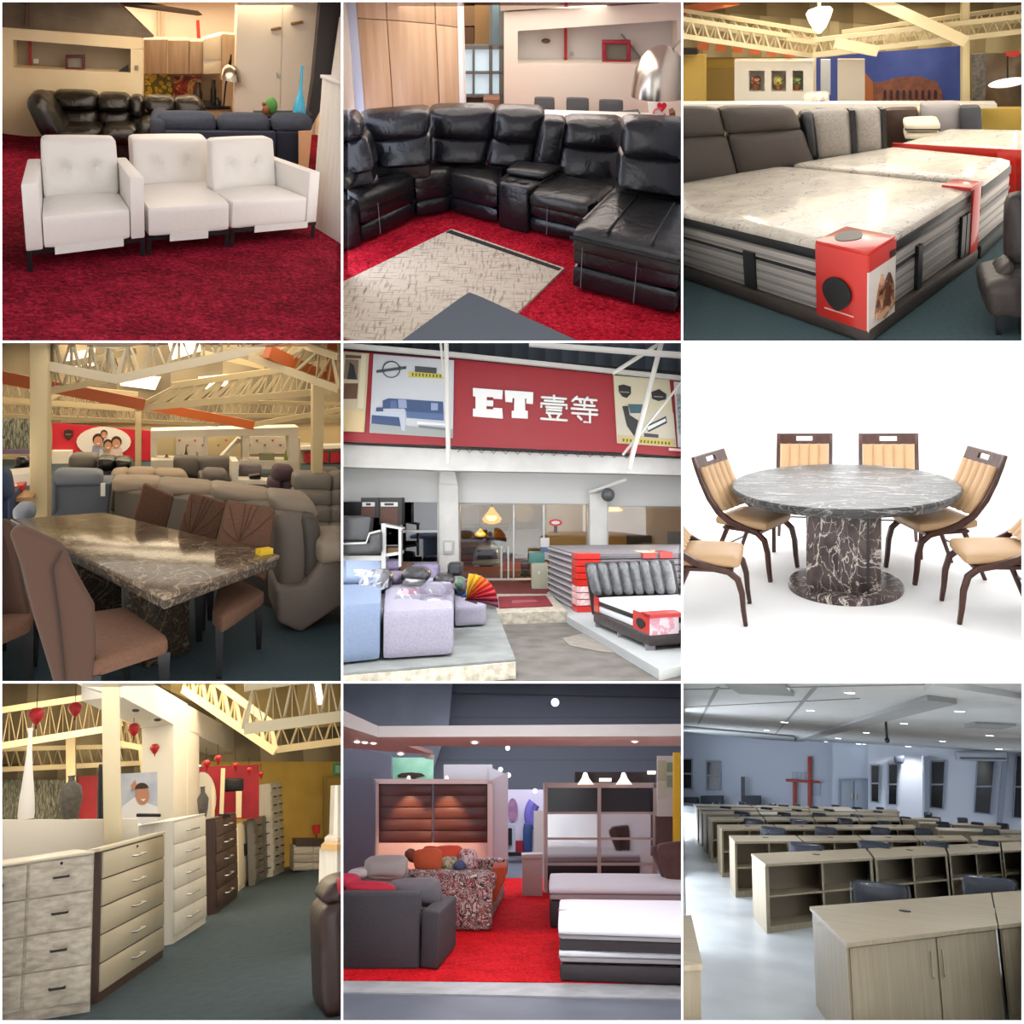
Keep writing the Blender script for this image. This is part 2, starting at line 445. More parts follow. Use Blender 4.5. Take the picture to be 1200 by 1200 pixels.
# sloping soffit overhead
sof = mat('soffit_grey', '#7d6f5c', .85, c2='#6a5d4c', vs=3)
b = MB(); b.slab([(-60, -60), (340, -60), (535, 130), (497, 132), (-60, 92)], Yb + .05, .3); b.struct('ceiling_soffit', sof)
b = MB(); b.slab([(395, -10), (690, 38), (705, 52), (690, 55), (430, 22), (400, 20)], Yb + .8, .12); b.struct('trim_1', mat('beam_dark', '#4d3a2b', .7))
b = MB(); b.rect(90, -20, 100, 92, Yb - .02, .06); b.one('drain_pipe', mat('pipe_brown', '#5f3b2b', .5), 'thin brown pipe running up the sloping soffit at upper left', 'pipe')
b = MB(); b.slab([(683, 72), (694, 70), (698, 135), (686, 135)], Yb + 2.6, .06); b.one('red_banner', mat('banner_red', '#c8341d', .7), 'narrow red banner hanging above the kitchen wall cabinets', 'banner')
for i, x in enumerate((545, 557)):
    b = MB(); b.rect(x, 40, x + 4, 140, Yb + 2.9, .05); b.struct('trim_%d' % (2 + i), mat('seam', '#b3a27f', .8))
# kitchen
Yk = Yb + 1.1
for i, (x0, x1, y0, y1, lab) in enumerate(((500, 583, 137, 256, 'light wood wall cabinet at the left end of the kitchen row'), (584, 658, 140, 258, 'light wood wall cabinet in the middle of the kitchen row'), (659, 708, 143, 258, 'narrow light wood wall cabinet beside the white corner cabinet'))):
    t = thing('kitchen_wall_cabinet', lab, 'cabinet', R.wl((x0 + x1) / 2, y1, Yk), group='kitchen wall cabinets')
    b = MB(); b.rect(x0, y0, x1, y1, Yk + .02, .4); b.part('body', ltwood, t)
    b = MB(); b.rect(x0 + 1, y0 + 1, x1 - 1, y1 - 1, Yk, .018); b.part('door', ltwood, t, bevel=.004)
t = thing('corner_cabinet', 'white two door corner cabinet between light wood kitchen cabinets', 'cabinet', R.wl(740, 256, Yk - .1))
b = MB(); b.slab([(708, 138), (772, 120), (772, 255), (708, 257)], Yk - .08, .4); b.part('body', white_lac, t)
for y0, y1 in ((122, 208), (211, 255)):
    b = MB(); b.slab([(710, y0 + 14), (771, y0), (771, y1), (710, y1 + 3)], Yk - .1, .018); b.part('door', mat('cream_lac', '#ead9b6', .35), t, bevel=.004)
b = MB(); b.slab([(773, 118), (829, 122), (815, 400), (773, 400)], Yk - .15, .35); b.one('side_panel', ltwood, 'tall light wood end panel right of the white corner cabinet', 'panel')
b = MB(); b.rect(500, 256, 830, 420, Yk + .42, .05); b.struct('wall_splashback', mat('splash', '#8a7a5e', .5))
def poster(name, lab, q, Y, m, cat='picture'):
    b = MB(); b.rect(*q, Y, .02); return b.one(name, m, lab, cat)
poster('splashback_picture', 'kitchen splashback picture of yellow lemons', (505, 258, 600, 346), Yk + .38, blotch('lemons', [(0, '#4f5312'), (.12, '#b9a21f'), (.3, '#cdb33a'), (.5, '#6d6b17')], 16, .3, vor=True))
poster('splashback_picture', 'kitchen splashback picture of red fruit and pale cheese right of the lemons', (604, 264, 700, 342), Yk + .38, blotch('fruits', [(0, '#6d2b12'), (.42, '#a5421c'), (.5, '#cfae6b'), (.56, '#a87a22'), (.64, '#7a2a18')], 5, .3))
t = thing('base_cabinet', 'light wood kitchen base unit with black worktop behind the charcoal sofa', 'cabinet', R.wl(760, 420, Yk - .2))
b = MB(); b.rect(700, 380, 797, 430, Yk - .2, .5); b.part('body', ltwood, t)
b = MB(); b.rect(695, 372, 802, 381, Yk - .24, .6); b.part('worktop', black_metal, t)
for i, (x, y0, y1, w, m, n, lab) in enumerate(((742, 292, 372, 9, '#15120f', 'coffee_maker', 'tall black coffee maker on the kitchen worktop'), (756, 345, 373, 8, '#1f1a15', 'jug', 'small black jug between the coffee maker and the bottle'), (776, 340, 373, 6, '#3a3a35', 'bottle', 'slim dark bottle at the right of the kitchen worktop'), (688, 300, 374, 13, '#2a1b10', 'pot', 'dark brown pot on the worktop in front of the fruit picture'))):
    c = R.wl(x, y1, Yk - .05); s_ = R.sc(Yk)
    b = MB(); hh = (y1 - y0) * s_; ww = w * s_; b.lathe([(ww, 0), (ww, hh * .6), (ww * .6, hh * .75), (ww * .6, hh)], c, 12); b.one(n, mat('dk%d' % i, m, .3), lab, n.replace('_', ' '))
# tall white cupboard doors at the right
Yw = Yb + .6
t = thing('tall_cupboard', 'tall ivory cupboard with two brown bar handles near the blue vase', 'cupboard', R.wl(960, 430, Yw))
b = MB(); b.slab([(829, -40), (1130, -40), (1095, 470), (812, 440)], Yw + .02, .5); b.part('body', cream2, t)
for px in ([(831, -38), (984, -38), (972, 450), (815, 438)], [(987, -38), (1127, -38), (1092, 468), (975, 450)]):
    b = MB(); b.slab(px, Yw, .02); d = b.part('door', mat('ivory_door', '#f2e9d8', .5), t)
for x0, y0, x1, y1 in ((944, 92, 978, 104), (1013, 72, 1055, 86)):
    b = MB(); b.slab([(x0, y0 + 7), (x1, y0), (x1, y0 + 10), (x0, y0 + 16)], Yw - .05, .05); b.part('handle', brown_pt, t, 'brown bar handle', bevel=.006)
b = MB(); b.slab([(962, 250), (974, 258), (974, 272), (964, 270)], Yw - .03, .03); b.part('lock', chrome, t)
# dark window post and bright pane
b = MB(); b.slab([(1122, -60), (1200, -60), (1150, 320), (1075, 460), (1072, 400), (1090, 280)], Yw - .6, .25); b.struct('trim_4', dark_fr)
b = MB(); b.slab([(1183, 60), (1230, 60), (1230, 330), (1145, 330)], Yw - .75, .05); b.struct('window_1', mat('pane_bright', '#f4f2ee', .4))
# arc lamp in the distance
t = thing('arc_floor_lamp', 'chrome arc floor lamp with dome shade before the kitchen', 'lamp', R.wl(800, 420, Yk - .6))
Yl = Yk - .6; c = R.wl(803, 280, Yl); s_ = R.sc(Yl)
b = MB(); b.lathe([(33*s_, 0), (32*s_, 12*s_), (26*s_, 30*s_), (16*s_, 42*s_), (5*s_, 47*s_), (1*s_, 47*s_)], c, 24); b.part('lamp_shade', chrome, t)
b = MB(); b.tube([R.wl(x, y, Yl) for x, y in ((803, 235), (804, 190), (797, 225), (785, 300), (778, 372))], .012); b.part('arm', black_metal, t)
# black recliner sofa
Ys = R.fl(200, 560).y + .2
t = thing('reclining_sofa', 'black leather reclining corner sofa against the cream niche wall', 'sofa', R.fl(260, 560))
b = MB(); b.pcush([(75, 345), (150, 332), (255, 500), (150, 500)], Ys, .7, .12, .06, 8); b.part('arm', blk_leather, t)
for px, n in (([(95, 330), (190, 333), (205, 392), (130, 395)], 'headrest'), ([(175, 325), (335, 330), (335, 384), (195, 384)], 'headrest'), ([(337, 335), (447, 338), (455, 390), (337, 388)], 'headrest'),
              ([(448, 343), (500, 345), (500, 420), (455, 410)], 'headrest'), ([(500, 345), (610, 347), (612, 395), (505, 392)], 'headrest'), ([(605, 350), (690, 345), (722, 395), (612, 400)], 'headrest'),
              ([(130, 390), (212, 390), (215, 450), (165, 465)], 'backrest'), ([(200, 385), (338, 386), (338, 445), (215, 442)], 'backrest'), ([(340, 388), (456, 390), (450, 445), (345, 442)], 'backrest'), ([(455, 410), (545, 395), (545, 440), (460, 440)], 'backrest')):
    b = MB(); b.pcush(px, Ys + .45 + (.15 if n == 'headrest' else .1), .35, .06, .05, 6, .1); b.part(n, blk_leather, t)
for px in ([(160, 452), (350, 448), (352, 505), (200, 520)], [(352, 448), (478, 448), (478, 510), (352, 510)], [(478, 430), (545, 425), (540, 510), (478, 520)]):
    b = MB(); b.pcush(px, Ys, .6, .08, .03, 6); b.part('seat', blk_leather, t)
b = MB(); b.rect(165, 490, 545, 560, Ys + .1, .7); b.part('base', blk_leather, t)
# charcoal sofa seen from behind
Yc = R.fl(800, 640).y
t = thing('fabric_sofa', 'charcoal fabric three seat sofa seen from behind, standing behind the white sofas', 'sofa', R.fl(800, 640))
for px in ([(538, 396), (748, 397), (755, 470), (538, 470)], [(758, 402), (938, 403), (942, 470), (758, 470)], [(948, 402), (1088, 405), (1088, 470), (948, 470)]):
    b = MB(); b.pcush(px, Yc + .12, .3, .09, .04, 7); b.part('back_cushion', charcoal, t)
b = MB(); b.pcush([(522, 410), (585, 405), (590, 500), (522, 500)], Yc + .1, .8, .08, .03, 6); b.part('arm', charcoal, t)
b = MB(); b.rect(545, 420, 1080, 520, Yc + .3, .1); b.part('back_frame', charcoal_dk, t)
b = MB(); b.slab([(572, 457), (960, 460), (960, 640), (572, 640)], Yc, .12); b.part('back_panel', charcoal_dk, t, bevel=.02)
b = MB(); b.slab([(962, 460), (1045, 461), (1045, 640), (962, 640)], Yc + .05, .12); b.part('side_panel', mat('navy', '#151a2c', .9), t, bevel=.02)
b = MB(); b.slab([(1040, 458), (1086, 456), (1072, 600), (1040, 600)], Yc - .05, .04); b.one('wooden_board', mat('board', '#c79a72', .6), 'bare light brown board leaning at the right end of the charcoal sofa', 'board')
# ornaments on the ledge by the cupboard
t = thing('rooster_ornament', 'green and brown rooster ornament standing behind the charcoal sofa', 'ornament', R.wl(938, 405, Yc + .5))
c = R.wl(944, 368, Yc + .5); s_ = R.sc(Yc + .5)
b = MB(); b.sph(c, (20*s_, 10*s_, 26*s_)); b.part('tail', mat('tail_green', '#4c8a3f', .35), t)
b = MB(); b.sph(c + V((-15*s_, -.02, -16*s_)), (13*s_, 10*s_, 17*s_)); b.sph(c + V((-24*s_, -.02, 2*s_)), (5*s_, 5*s_, 7*s_)); b.part('body', mat('rooster_brown', '#7a4a22', .4), t)
b = MB(); b.lathe([(16*s_, -38*s_), (14*s_, -30*s_), (8*s_, -22*s_)], c + V((-10*s_, 0, 0)), 14); b.part('base', mat('dkbrown', '#2b1a12', .4), t)
c = R.wl(1041, 403, Yc + .5)
b = MB(); b.lathe([(20*s_, 0), (21*s_, 12*s_), (16*s_, 42*s_), (8*s_, 68*s_), (5*s_, 90*s_), (4*s_, 135*s_), (5*s_, 150*s_)], c, 24); b.one('glass_vase', mat('turquoise_glass', '#35a8cf', .12, coat=.5), 'tall turquoise glass bottle vase behind the charcoal sofa', 'vase')
b = MB(); b.rect(890, 403, 1090, 412, Yc + .42, .4); b.one('console_shelf', charcoal_dk, 'dark narrow console top carrying the rooster and the turquoise vase', 'shelf')
# white cabinet at right edge
p0, p1 = R.fl(1083, 785), R.fl(1215, 868); zt = R.hz(p1, 325); dv = V((1.6, 1.3, 0))
t = thing('white_cabinet', 'white panelled cabinet with moulded top at right edge of red carpet', 'cabinet', p0)
b = MB(); b.prism([p0, p1, p1 + dv, p0 + dv], (0, 0, zt)); b.part('body', wood('white_ash', '#e6e4dc', '#d8d5cc', 2, 12, .5), t, bevel=.01)
e0, e1 = p0 + V((-.03, -.05, 0)), p1 + V((-.03, -.05, 0))
b = MB(); b.prism([e0 + V((0, 0, zt)), e1 + V((0, 0, zt)), e1 + dv + V((0, 0, zt)), e0 + dv + V((0, 0, zt))], (0, 0, .035)); b.part('top', white_lac, t, bevel=.01)
# ---- the white modules
def white_module(lab, q, zs, za, zc, arms, cush_u, group='white sofa modules', flap=(.25, .75)):
    t = thing('sofa_module', lab, 'sofa', q.c(), group=group)
    a = .13 if arms else 0
    u0 = a if 'l' in arms else .0; u1 = 1 - (a if 'r' in arms else 0.0)
    zb = .17 * zs / .45
    b = MB(); b.qcush(q, u0, u1, 0, .9, zb, zs, .035, .012, 8, .02); b.part('seat', white_leather, t)
    for k, (x0, x1) in {'l': (0, a), 'r': (1 - a, 1)}.items():
        if k in arms:
            b = MB(); b.qbox(q, x0, x1, 0, 1, zb, za); b.part('arm', white_leather, t, bevel=.015)
    b = MB(); b.qbox(q, u0, u1, .88, 1, zb, za - .02); b.part('back_frame', white_leather, t, bevel=.02)
    # tufted back cushion
    w, d = cush_u[1] - cush_u[0], .24; v0 = .66; h = zc - zs + .03
    W_, D_ = w * q.W, d * q.D
    def f(p):
        x, z = p.x / W_, p.z / h
        dim = sum(math.exp(-((x - bx) ** 2 * (W_ / .07) ** 2 + (z - bz) ** 2 * (h / .07) ** 2)) for bx in (-.22, .2) for bz in (-.02,))
        y = p.y + (.1 * dim if p.y < 0 else 0)
        return q(cush_u[0] + (x + .5) * w, v0 + (y / D_ + .5) * d + (z + .5) * .12, zs - .02 + (z + .5) * h)
    b = MB(); b.cush(W_, D_, h, .035, .03, 14, f, py=.05); c = b.part('back_cushion', white_leather, t)
    for bx in (-.22, .2):
        b = MB(); b.sph(f(V((bx * W_, -D_ / 2 - .01, -.02 * h))), .014, 8, 6); b.part('button', white_leather, c)
    for (u, v) in ((.02, .03), (.98, .03), (.03, .95), (.97, .95)):
        b = MB(); p = q(u, v, 0); b.box((p.x - .016, p.y - .016, 0), (p.x + .016, p.y + .016, zb)); b.part('leg', black_metal, t)
    b = MB(); b.qbox(q, 0, 1, .01, .05, zb - .03, zb); b.qbox(q, 0, 1, .93, .97, zb - .03, zb); b.part('leg_frame', black_metal, t)
    b = MB(); b.qbox(q, flap[0], flap[1], -.012, .0, zb - .045, zb + .02); b.part('hem_flap', white_lac, t, 'loose white cover strip under the seat')
    return t
def mk(lf, rf, bl, br, seat_y, arm_y, cush_y, cy):
    FL, FR = R.fl(*lf), R.fl(*rf); za = R.hz(FL, arm_y); q0 = Quad(FL, FR, R.fl(*bl, za), R.fl(*br, za))
    zs = R.hz(FL, seat_y); zc = R.hz(q0(.5, .8, 0), cush_y); return q0, zs, za, zc
q, zs, za, zc = mk((96, 948), (506, 892), (95, 552), (440, 547), 757, 640, 487, 0)
white_module('single white leather armchair module with two arms, leftmost of the white sofas', q, zs, za, zc, 'lr', (.14, .86), flap=(.22, .8))
FL, FR = R.fl(516, 890), R.fl(797, 862); zs2 = R.hz(FL, 722)
q = Quad(FL, FR, R.fl(441, 562, zs2 + .13), R.fl(709, 552, zs2 + .13)); white_module('armless white leather sofa module in the middle of the white row', q, zs2, zs2 + .13, R.hz(q(.5, .8, 0), 487), '', (.02, .98), flap=(.25, .72))
FL, FR = R.fl(804, 860), R.fl(1098, 828); za = R.hz(FR, 598)
q = Quad(FL, FR, R.fl(716, 556, za), R.fl(946, 540, za)); white_module('white leather sofa module with right arm, at the right end beside the white cabinet', q, R.hz(FL, 699), za, R.hz(q(.5, .8, 0), 487), 'r', (.0, .86), flap=(.25, .88))
bay_fill('top', 9.0, 2.4, 52, '#fff1dc'); bay_fill('top', 11.6, 1.6, 60, '#ffe6bf'); bay_fill('right', 8.5, 3, 15, '#ffffff'); bay_fill('top', 12.2, 1.0, 24, '#ffe9c8', .7)

# ================================================================== top middle: black leather sectional
room(Room(1, 0, 600, 200, 16, 2.9, 398, 0, K))
b = MB(); b.box((-8, 3, -.12), (8, 26, 0)); b.struct('floor', shag('shag_bright_red', '#5f0410', '#ad1025', '#d12c40', 28))
blk = leather('glossy_black_leather', '#15151a', .27, 6, .5)
blk2 = leather('black_leather_seat', '#1d1c1c', .33, 7, .45)
white_wall = mat('white_wall_paint', '#ebe6d8', .75)
t = thing('sectional_sofa', 'large black leather reclining sectional sofa curving around the patterned rug', 'sofa', R.fl(400, 700))
def seg(pa, pb, ty, ba, bb, front='front_panel', zt=None):
    FL, FR = R.fl(*pa), R.fl(*pb); zs = zt or (R.hz(FL, ty[0]) + R.hz(FR, ty[1])) / 2
    q = Quad(FL, FR, R.fl(*ba, zs), R.fl(*bb, zs))
    b = MB(); b.qcush(q, 0, 1, .0, 1, zs * .62, zs, .06, .015, 7); b.part('seat', blk2, t)
    b = MB(); b.qbox(q, -.02, 1.02, .3, 1.45, .02, zs * .93); b.part('base', blk2, t)
    for z0, z1 in ((.02, zs * .42), (zs * .40, zs * .82)):
        b = MB(); b.qcush(q, .01, .99, .02, .6, z0, z1, .05, .01, 6); b.part(front, blk, t)
    return q, zs
q1, zs1 = seg((85, 857), (270, 768), (690, 605), (-10, 660), (235, 588))
q2, zs2 = seg((270, 768), (388, 746), (607, 600), (235, 588), (395, 572))
q3, zs3 = seg((388, 746), (553, 790), (607, 642), (360, 572), (560, 590))
q5, zs5 = seg((655, 815), (860, 865), (668, 712), (725, 590), (960, 640))
q6, zs6 = seg((797, 1012), (1170, 1116), (800, 878), (950, 655), (1260, 715))
# seams along the chaise
for u in (.32, .72):
    b = MB(); b.tube([q6(u, v, zs6 + .012) for v in (.03, .3, .6, .9)], .012, 6); b.part('piping', black_metal, t)
b = MB(); b.tube([q6(u, -.01, zs6 * .86) for u in (0, .25, .5, .75, 1)], .016, 6); b.part('piping', black_metal, t)
# arm at the left end
a0, a1 = R.fl(-40, 905), R.fl(84, 858); z = R.hz(a1, 685)
b = MB(); b.prism([a0, a1, a1 + V((-.5, .7, 0)), a0 + V((-.5, .7, 0))], (0, 0, z * .98)); b.part('arm', blk, t, bevel=.06, seg=3)
b = MB(); b.pcush([(-20, 615), (40, 632), (42, 668), (-20, 660)], R.fl(30, 660, .6).y, .5, .05, .02); b.part('armrest', blk2, t)
# console
FL, FR = R.fl(553, 790), R.fl(655, 815); z = R.hz(FL, 632)
q4 = Quad(FL, FR, R.fl(610, 585, z), R.fl(755, 600, z))
b = MB(); b.qbox(q4, -.1, 1.2, .3, 1.6, 0, z * .95); b.part('base', blk2, t)
b = MB(); b.qbox(q4, 0, 1, -.02, 1, 0, z); b.part('console', blk, t, bevel=.03, seg=3)
b = MB(); b.qcush(q4, .0, 1.05, .45, 1.1, z, z + .07, .03, .01, 6); b.part('console_lid', blk2, t)
for i, u in enumerate((.3, .7)):
    b = MB(); b.lathe([(.045, 0), (.05, .012), (.04, .012)], q4(u, .2, z), 16); b.part('cup_holder', chrome, t)
def back(Y, head, lum, n=7, lean=.12):
    P = [lum[0], lum[1], (lum[2][0], lum[2][1] + 40), (lum[3][0], lum[3][1] + 40)]
    b = MB(); b.slab(P, Y + .1, .4); b.part('back_frame', blk2, t, bevel=.03)
    b = MB(); b.pcush(lum, Y - .06, .34, .045, .05, n, lean); b.part('backrest', blk, t)
    b = MB(); b.pcush(head, Y + .02, .34, .05, .06, n, .05); b.part('headrest', blk, t)
yb = [q1(0, 1, 0).y - .1, q1(.5, 1, 0).y + .05, q2(.6, 1, 0).y + .1, q3(.8, 1, 0).y + .0, q5(.4, 1, 0).y + .05, q6(.5, 1, 0).y + .0]
back(yb[0], [(-60, 420), (48, 412), (75, 484), (-60, 520)], [(-60, 515), (82, 488), (122, 595), (-60, 645)])
back(yb[1], [(52, 412), (304, 391), (306, 478), (82, 498)], [(88, 490), (308, 476), (316, 580), (132, 592)])
back(yb[2], [(306, 388), (540, 385), (530, 494), (310, 480)], [(314, 478), (524, 490), (503, 578), (320, 574)])
back(yb[3], [(543, 389), (714, 394), (694, 502), (535, 490)], [(526, 490), (690, 500), (664, 592), (508, 578)])
b = MB(); b.pcush([(708, 418), (792, 424), (764, 625), (668, 612)], q4(.5, 1.1, 0).y, .3, .05, .03); b.part('console_back', blk, t)
back(yb[4], [(790, 425), (996, 430), (986, 530), (778, 514)], [(780, 515), (986, 530), (972, 648), (762, 618)])
back(yb[5], [(998, 430), (1230, 440), (1230, 566), (988, 550)], [(988, 548), (1230, 565), (1230, 705), (968, 662)])
# stitching lines on the fronts
for q, z, us in ((q1, zs1, (.3,)), (q5, zs5, (.33,)), (q6, zs6, (.12, .62))):
    for u in us:
        b = MB(); b.tube([q(u, -.012, z * k) for k in (.1, .4, .75)], .004, 5); b.part('stitching', mat('stitch', '#5c6068', .6), t)
# rug
cs = [R.fl(-252, 1117), R.fl(427, 1277), R.fl(782, 940), R.fl(390, 803)]
def weave():
    m, nt, b_ = _base('woven_rug'); co = _coord(nt, (4, 34, 1), (0, 0, rad(-37))); n1 = _noise(nt, co, 1.3, 2); co2 = _coord(nt, (34, 4, 1), (0, 0, rad(-37))); n2 = _noise(nt, co2, 1.3, 2)
    k = nt.nodes.new('ShaderNodeMath'); k.operation = 'MINIMUM'; nt.links.new(n1.outputs['Fac'], k.inputs[0]); nt.links.new(n2.outputs['Fac'], k.inputs[1])
    nt.links.new(_ramp(nt, k.outputs[0], [(.27, '#7d7268'), (.38, '#a99a88'), (.47, '#c2b4a1')]), b_.inputs['Base Color']); b_.inputs['Roughness'].default_value = .95; return m
WV = weave()
t = thing('rug', 'beige woven rug with a black stripe along one end on the red carpet', 'rug', R.fl(390, 1000))
b = MB(); b.prism(cs, (0, 0, .02)); b.part('pile', WV, t)
q = Quad(cs[0], cs[1], cs[3], cs[2])
b = MB(); b.qbox(q, .01, .985, .955, .985, .02, .0225); b.part('stripe', mat('stripe_black', '#1d1a1a', .9), t)
# ottoman
A = R.fl(450, 1006, .42); r_ = R.fl(850, 1187, .42) - A; l_ = R.fl(200, 1187, .42) - A
q = Quad(A + l_ * 1.5 , A + l_ * 1.5 + r_ * 1.3, A, A + r_ * 1.3)
t = thing('ottoman', 'flat charcoal fabric ottoman at the front corner of the woven rug', 'ottoman', q.c())
b = MB(); b.qcush(q, 0, 1, 0, 1, .16, .42, .035, .01, 8); b.part('cushion', mat('ottoman_cloth', '#454a52', .9, bump=.25, bs=300), t)
b = MB(); b.qbox(q, .02, .98, .02, .98, .06, .16); b.part('base', charcoal_dk, t)
for u in (.06, .94):
    for v in (.06, .94):
        b = MB(); p = q(u, v, 0); b.box((p.x - .03, p.y - .03, 0), (p.x + .03, p.y + .03, .06)); b.part('foot', black_metal, t)
# behind the sofa
Yw = max(yb) + 3.2
b = MB(); b.rect(-100, -100, 1300, 560, Yw + 4, .2); b.struct('wall_far', mat('far_wall', '#c8bba4', .8))
b = MB()
for px in ([(572, 42), (1260, 2), (1260, 64), (1176, 70), (620, 108), (572, 108)], [(572, 108), (620, 108), (620, 225), (572, 225)], [(1175, 70), (1260, 64), (1260, 222), (1175, 222)], [(572, 225), (1260, 222), (1260, 560), (572, 560)]): b.slab(px, Yw, .4)
b.struct('wall_niche', white_wall)
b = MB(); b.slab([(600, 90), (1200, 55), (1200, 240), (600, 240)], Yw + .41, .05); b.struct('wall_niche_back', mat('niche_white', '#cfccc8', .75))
b = MB(); b.slab([(555, -60), (1260, -60), (1260, -4), (560, 38)], Yw - .1, .5); b.struct('trim_5', mat('bulkhead', '#a79b8c', .8))
b = MB(); b.rect(782, 98, 792, 222, Yw + .3, .06); b.one('pipe', red_pt, 'dark red pipe standing in the wall niche left of the framed screen', 'pipe')
b = MB(); b.rect(783, -20, 794, 25, Yw - .16, .06); b.one('pipe', red_pt, 'short dark red pipe above the white niche wall', 'pipe')
t = thing('framed_screen', 'bright red framed grey screen standing in the white wall niche above the chairs', 'frame', R.wl(965, 222, Yw + .2))
b = MB()
for q_ in ((915, 142, 1014, 154), (915, 210, 1014, 222), (915, 154, 928, 210), (1001, 154, 1014, 210)): b.rect(*q_, Yw + .15, .1)
b.part('frame', mat('frame_crimson', '#9c1c34', .4), t, bevel=.008)
b = MB(); b.rect(926, 152, 1003, 212, Yw + .2, .04); b.part('screen', mat('screen_olive', '#6f6f62', .2), t)
b = MB(); c = R.wl(718, 142, Yw + .36); b.sph(c, (.06, .03, .03)); b.one('wall_light', mat('bronze', '#6b5233', .4, .5), 'small bronze oval lamp in the upper left of the white niche', 'lamp')
b = MB(); b.rect(802, 181, 815, 195, Yw + .39, .02); b.one('wall_socket', mat('socket_grey', '#b5ada0', .5), 'small grey socket beside the red pipe in the white niche', 'socket')
b = MB(); b.slab([(978, 120), (984, 118), (1050, 200), (1044, 203)], Yw + .38, .02); b.one('cable', mat('cable_grey', '#938c86', .6), 'thin grey cable slanting from the framed screen in the niche', 'cable')
# wardrobe of wood panels
Yd = max(yb[:3]) + 1.2
t = thing('wardrobe', 'tall light wood panel wardrobe with white frame behind the sectional corner', 'wardrobe', R.wl(240, 480, Yd))
b = MB(); b.slab([(40, -60), (418, -60), (425, 500), (80, 500)], Yd + .03, .5); b.part('body', ltwood, t)
wd = wood('peach_wood', '#cdaa86', '#bd9873', 2, 8, .45)
for px in ([(48, -60), (158, -60), (163, 68), (58, 62)], [(161, -60), (328, -60), (332, 82), (166, 68)], [(332, -60), (414, -60), (417, 95), (336, 84)],
           [(58, 65), (163, 71), (192, 480), (92, 480)], [(166, 71), (332, 85), (351, 480), (195, 480)], [(336, 87), (417, 98), (428, 480), (354, 480)]):
    b = MB(); b.slab(px, Yd, .03); b.part('door', wd, t, bevel=.004)
b = MB(); b.slab([(408, -60), (422, -60), (436, 480), (420, 480)], Yd - .04, .5); b.part('frame', white_lac, t)
b = MB(); b.slab([(-20, -60), (50, -60), (94, 480), (30, 480)], Yd - .02, .3); b.struct('trim_6', mat('bluish_white', '#c3cfe6', .4))
b = MB(); b.slab([(-60, -60), (16, -60), (58, 480), (-60, 480)], Yd - .1, .3); b.struct('trim_7', white_wall)
# window with shelving behind
Yg = Yd + 2.2
b = MB()
for q_ in ((415, -40, 428, 420), (520, -40, 532, 420), (555, -40, 575, 420), (415, -40, 575, 12), (415, 158, 575, 172), (462, 172, 470, 340), (430, 250, 575, 258), (430, 330, 575, 338)): b.rect(*q_, Yg, .1)
b.struct('window_2', mat('grey_frame', '#6f7370', .5))
b = MB(); b.rect(425, 172, 560, 335, Yg + .08, .02); b.struct('window_3', mat('sky_pane', '#c8e2ee', .2, emit=.55))
b = MB(); b.rect(430, 335, 560, 430, Yg + .1, .05); b.struct('wall_sill', mat('sill_green', '#55604f', .7))
for i, (x0, y0, x1, y1, c, lab) in enumerate(((432, 20, 470, 90, '#8b6d4a', 'tan carton at the left of the high shelf behind the window'), (470, 15, 524, 155, '#a07c4e', 'large tan carton on the high shelf behind the window frame'), (430, 95, 468, 155, '#6b4b33', 'dark brown carton on the high shelf behind the window frame'))):
    b = MB(); b.rect(x0, y0, x1, y1, Yg + .4, .3); b.one('carton', mat('carton%d' % i, c, .8), lab, 'box', group='cartons behind the window')
b = MB(); b.rect(500, 347, 556, 400, Yg - .4, .3); b.one('carton', mat('carton3', '#8a6753', .8), 'brown carton low behind the sofa beside the white wall', 'box')
b = MB(); b.rect(437, 372, 482, 392, Yd + .6, .2); b.one('toy_block', mat('yellow_pl', '#c3a51d', .5), 'yellow box peeking over the sofa back near the window', 'box')
b = MB(); b.rect(530, -40, 558, 420, Yg + .3, .3); b.struct('trim_8', mat('bluegrey_post', '#7f99a3', .5))
# dining set behind
Yt = max(yb) + 1.5
t = thing('dining_table', 'white dining table partly hidden behind the black sectional sofa', 'table', R.wl(900, 470, Yt))
b = MB(); b.slab([(715, 398), (1120, 410), (1120, 420), (715, 408)], Yt, .25); b.part('tabletop', white_lac, t, bevel=.01)
for x in (735, 1100):
    b = MB(); b.rect(x, 405, x + 14, 600, Yt + .1, .06); b.part('leg', white_lac, t)
gch = mat('grey_chair', '#54585c', .8, bump=.2, bs=200)
for i, (x0, y0, x1, y1, lab) in enumerate(((678, 343, 750, 400, 'grey dining chair, nearest the window of three behind the sofa'), (790, 345, 870, 412, 'grey dining chair, middle of three behind the sofa'), (905, 352, 990, 415, 'grey dining chair, below the red framed screen'))):
    t = thing('dining_chair', lab, 'chair', R.wl((x0 + x1) / 2, 560, Yt + 1.3), group='grey dining chairs behind the sofa')
    b = MB(); b.pcush([(x0, y0), (x1, y0 + 2), (x1 - 6, 470), (x0 + 2, 470)], Yt + 1.2, .09, .02, .01, 5, .05); b.part('backrest', gch, t)
    b = MB(); b.rect(x0, 468, x1, 488, Yt + .75, .5); b.part('seat', gch, t, bevel=.02)
    for xx in (x0 + 2, x1 - 12):
        for yy in (Yt + .8, Yt + 1.2):
            b = MB(); b.rect(xx, 486, xx + 7, 580, yy, .04); b.part('leg', black_metal, t)
b = MB(); b.slab([(978, 408), (1050, 400), (1058, 415), (985, 424)], Yt + .1, .3); b.one('folded_cloth', gch, 'folded grey cloth on the white dining table', 'cloth')
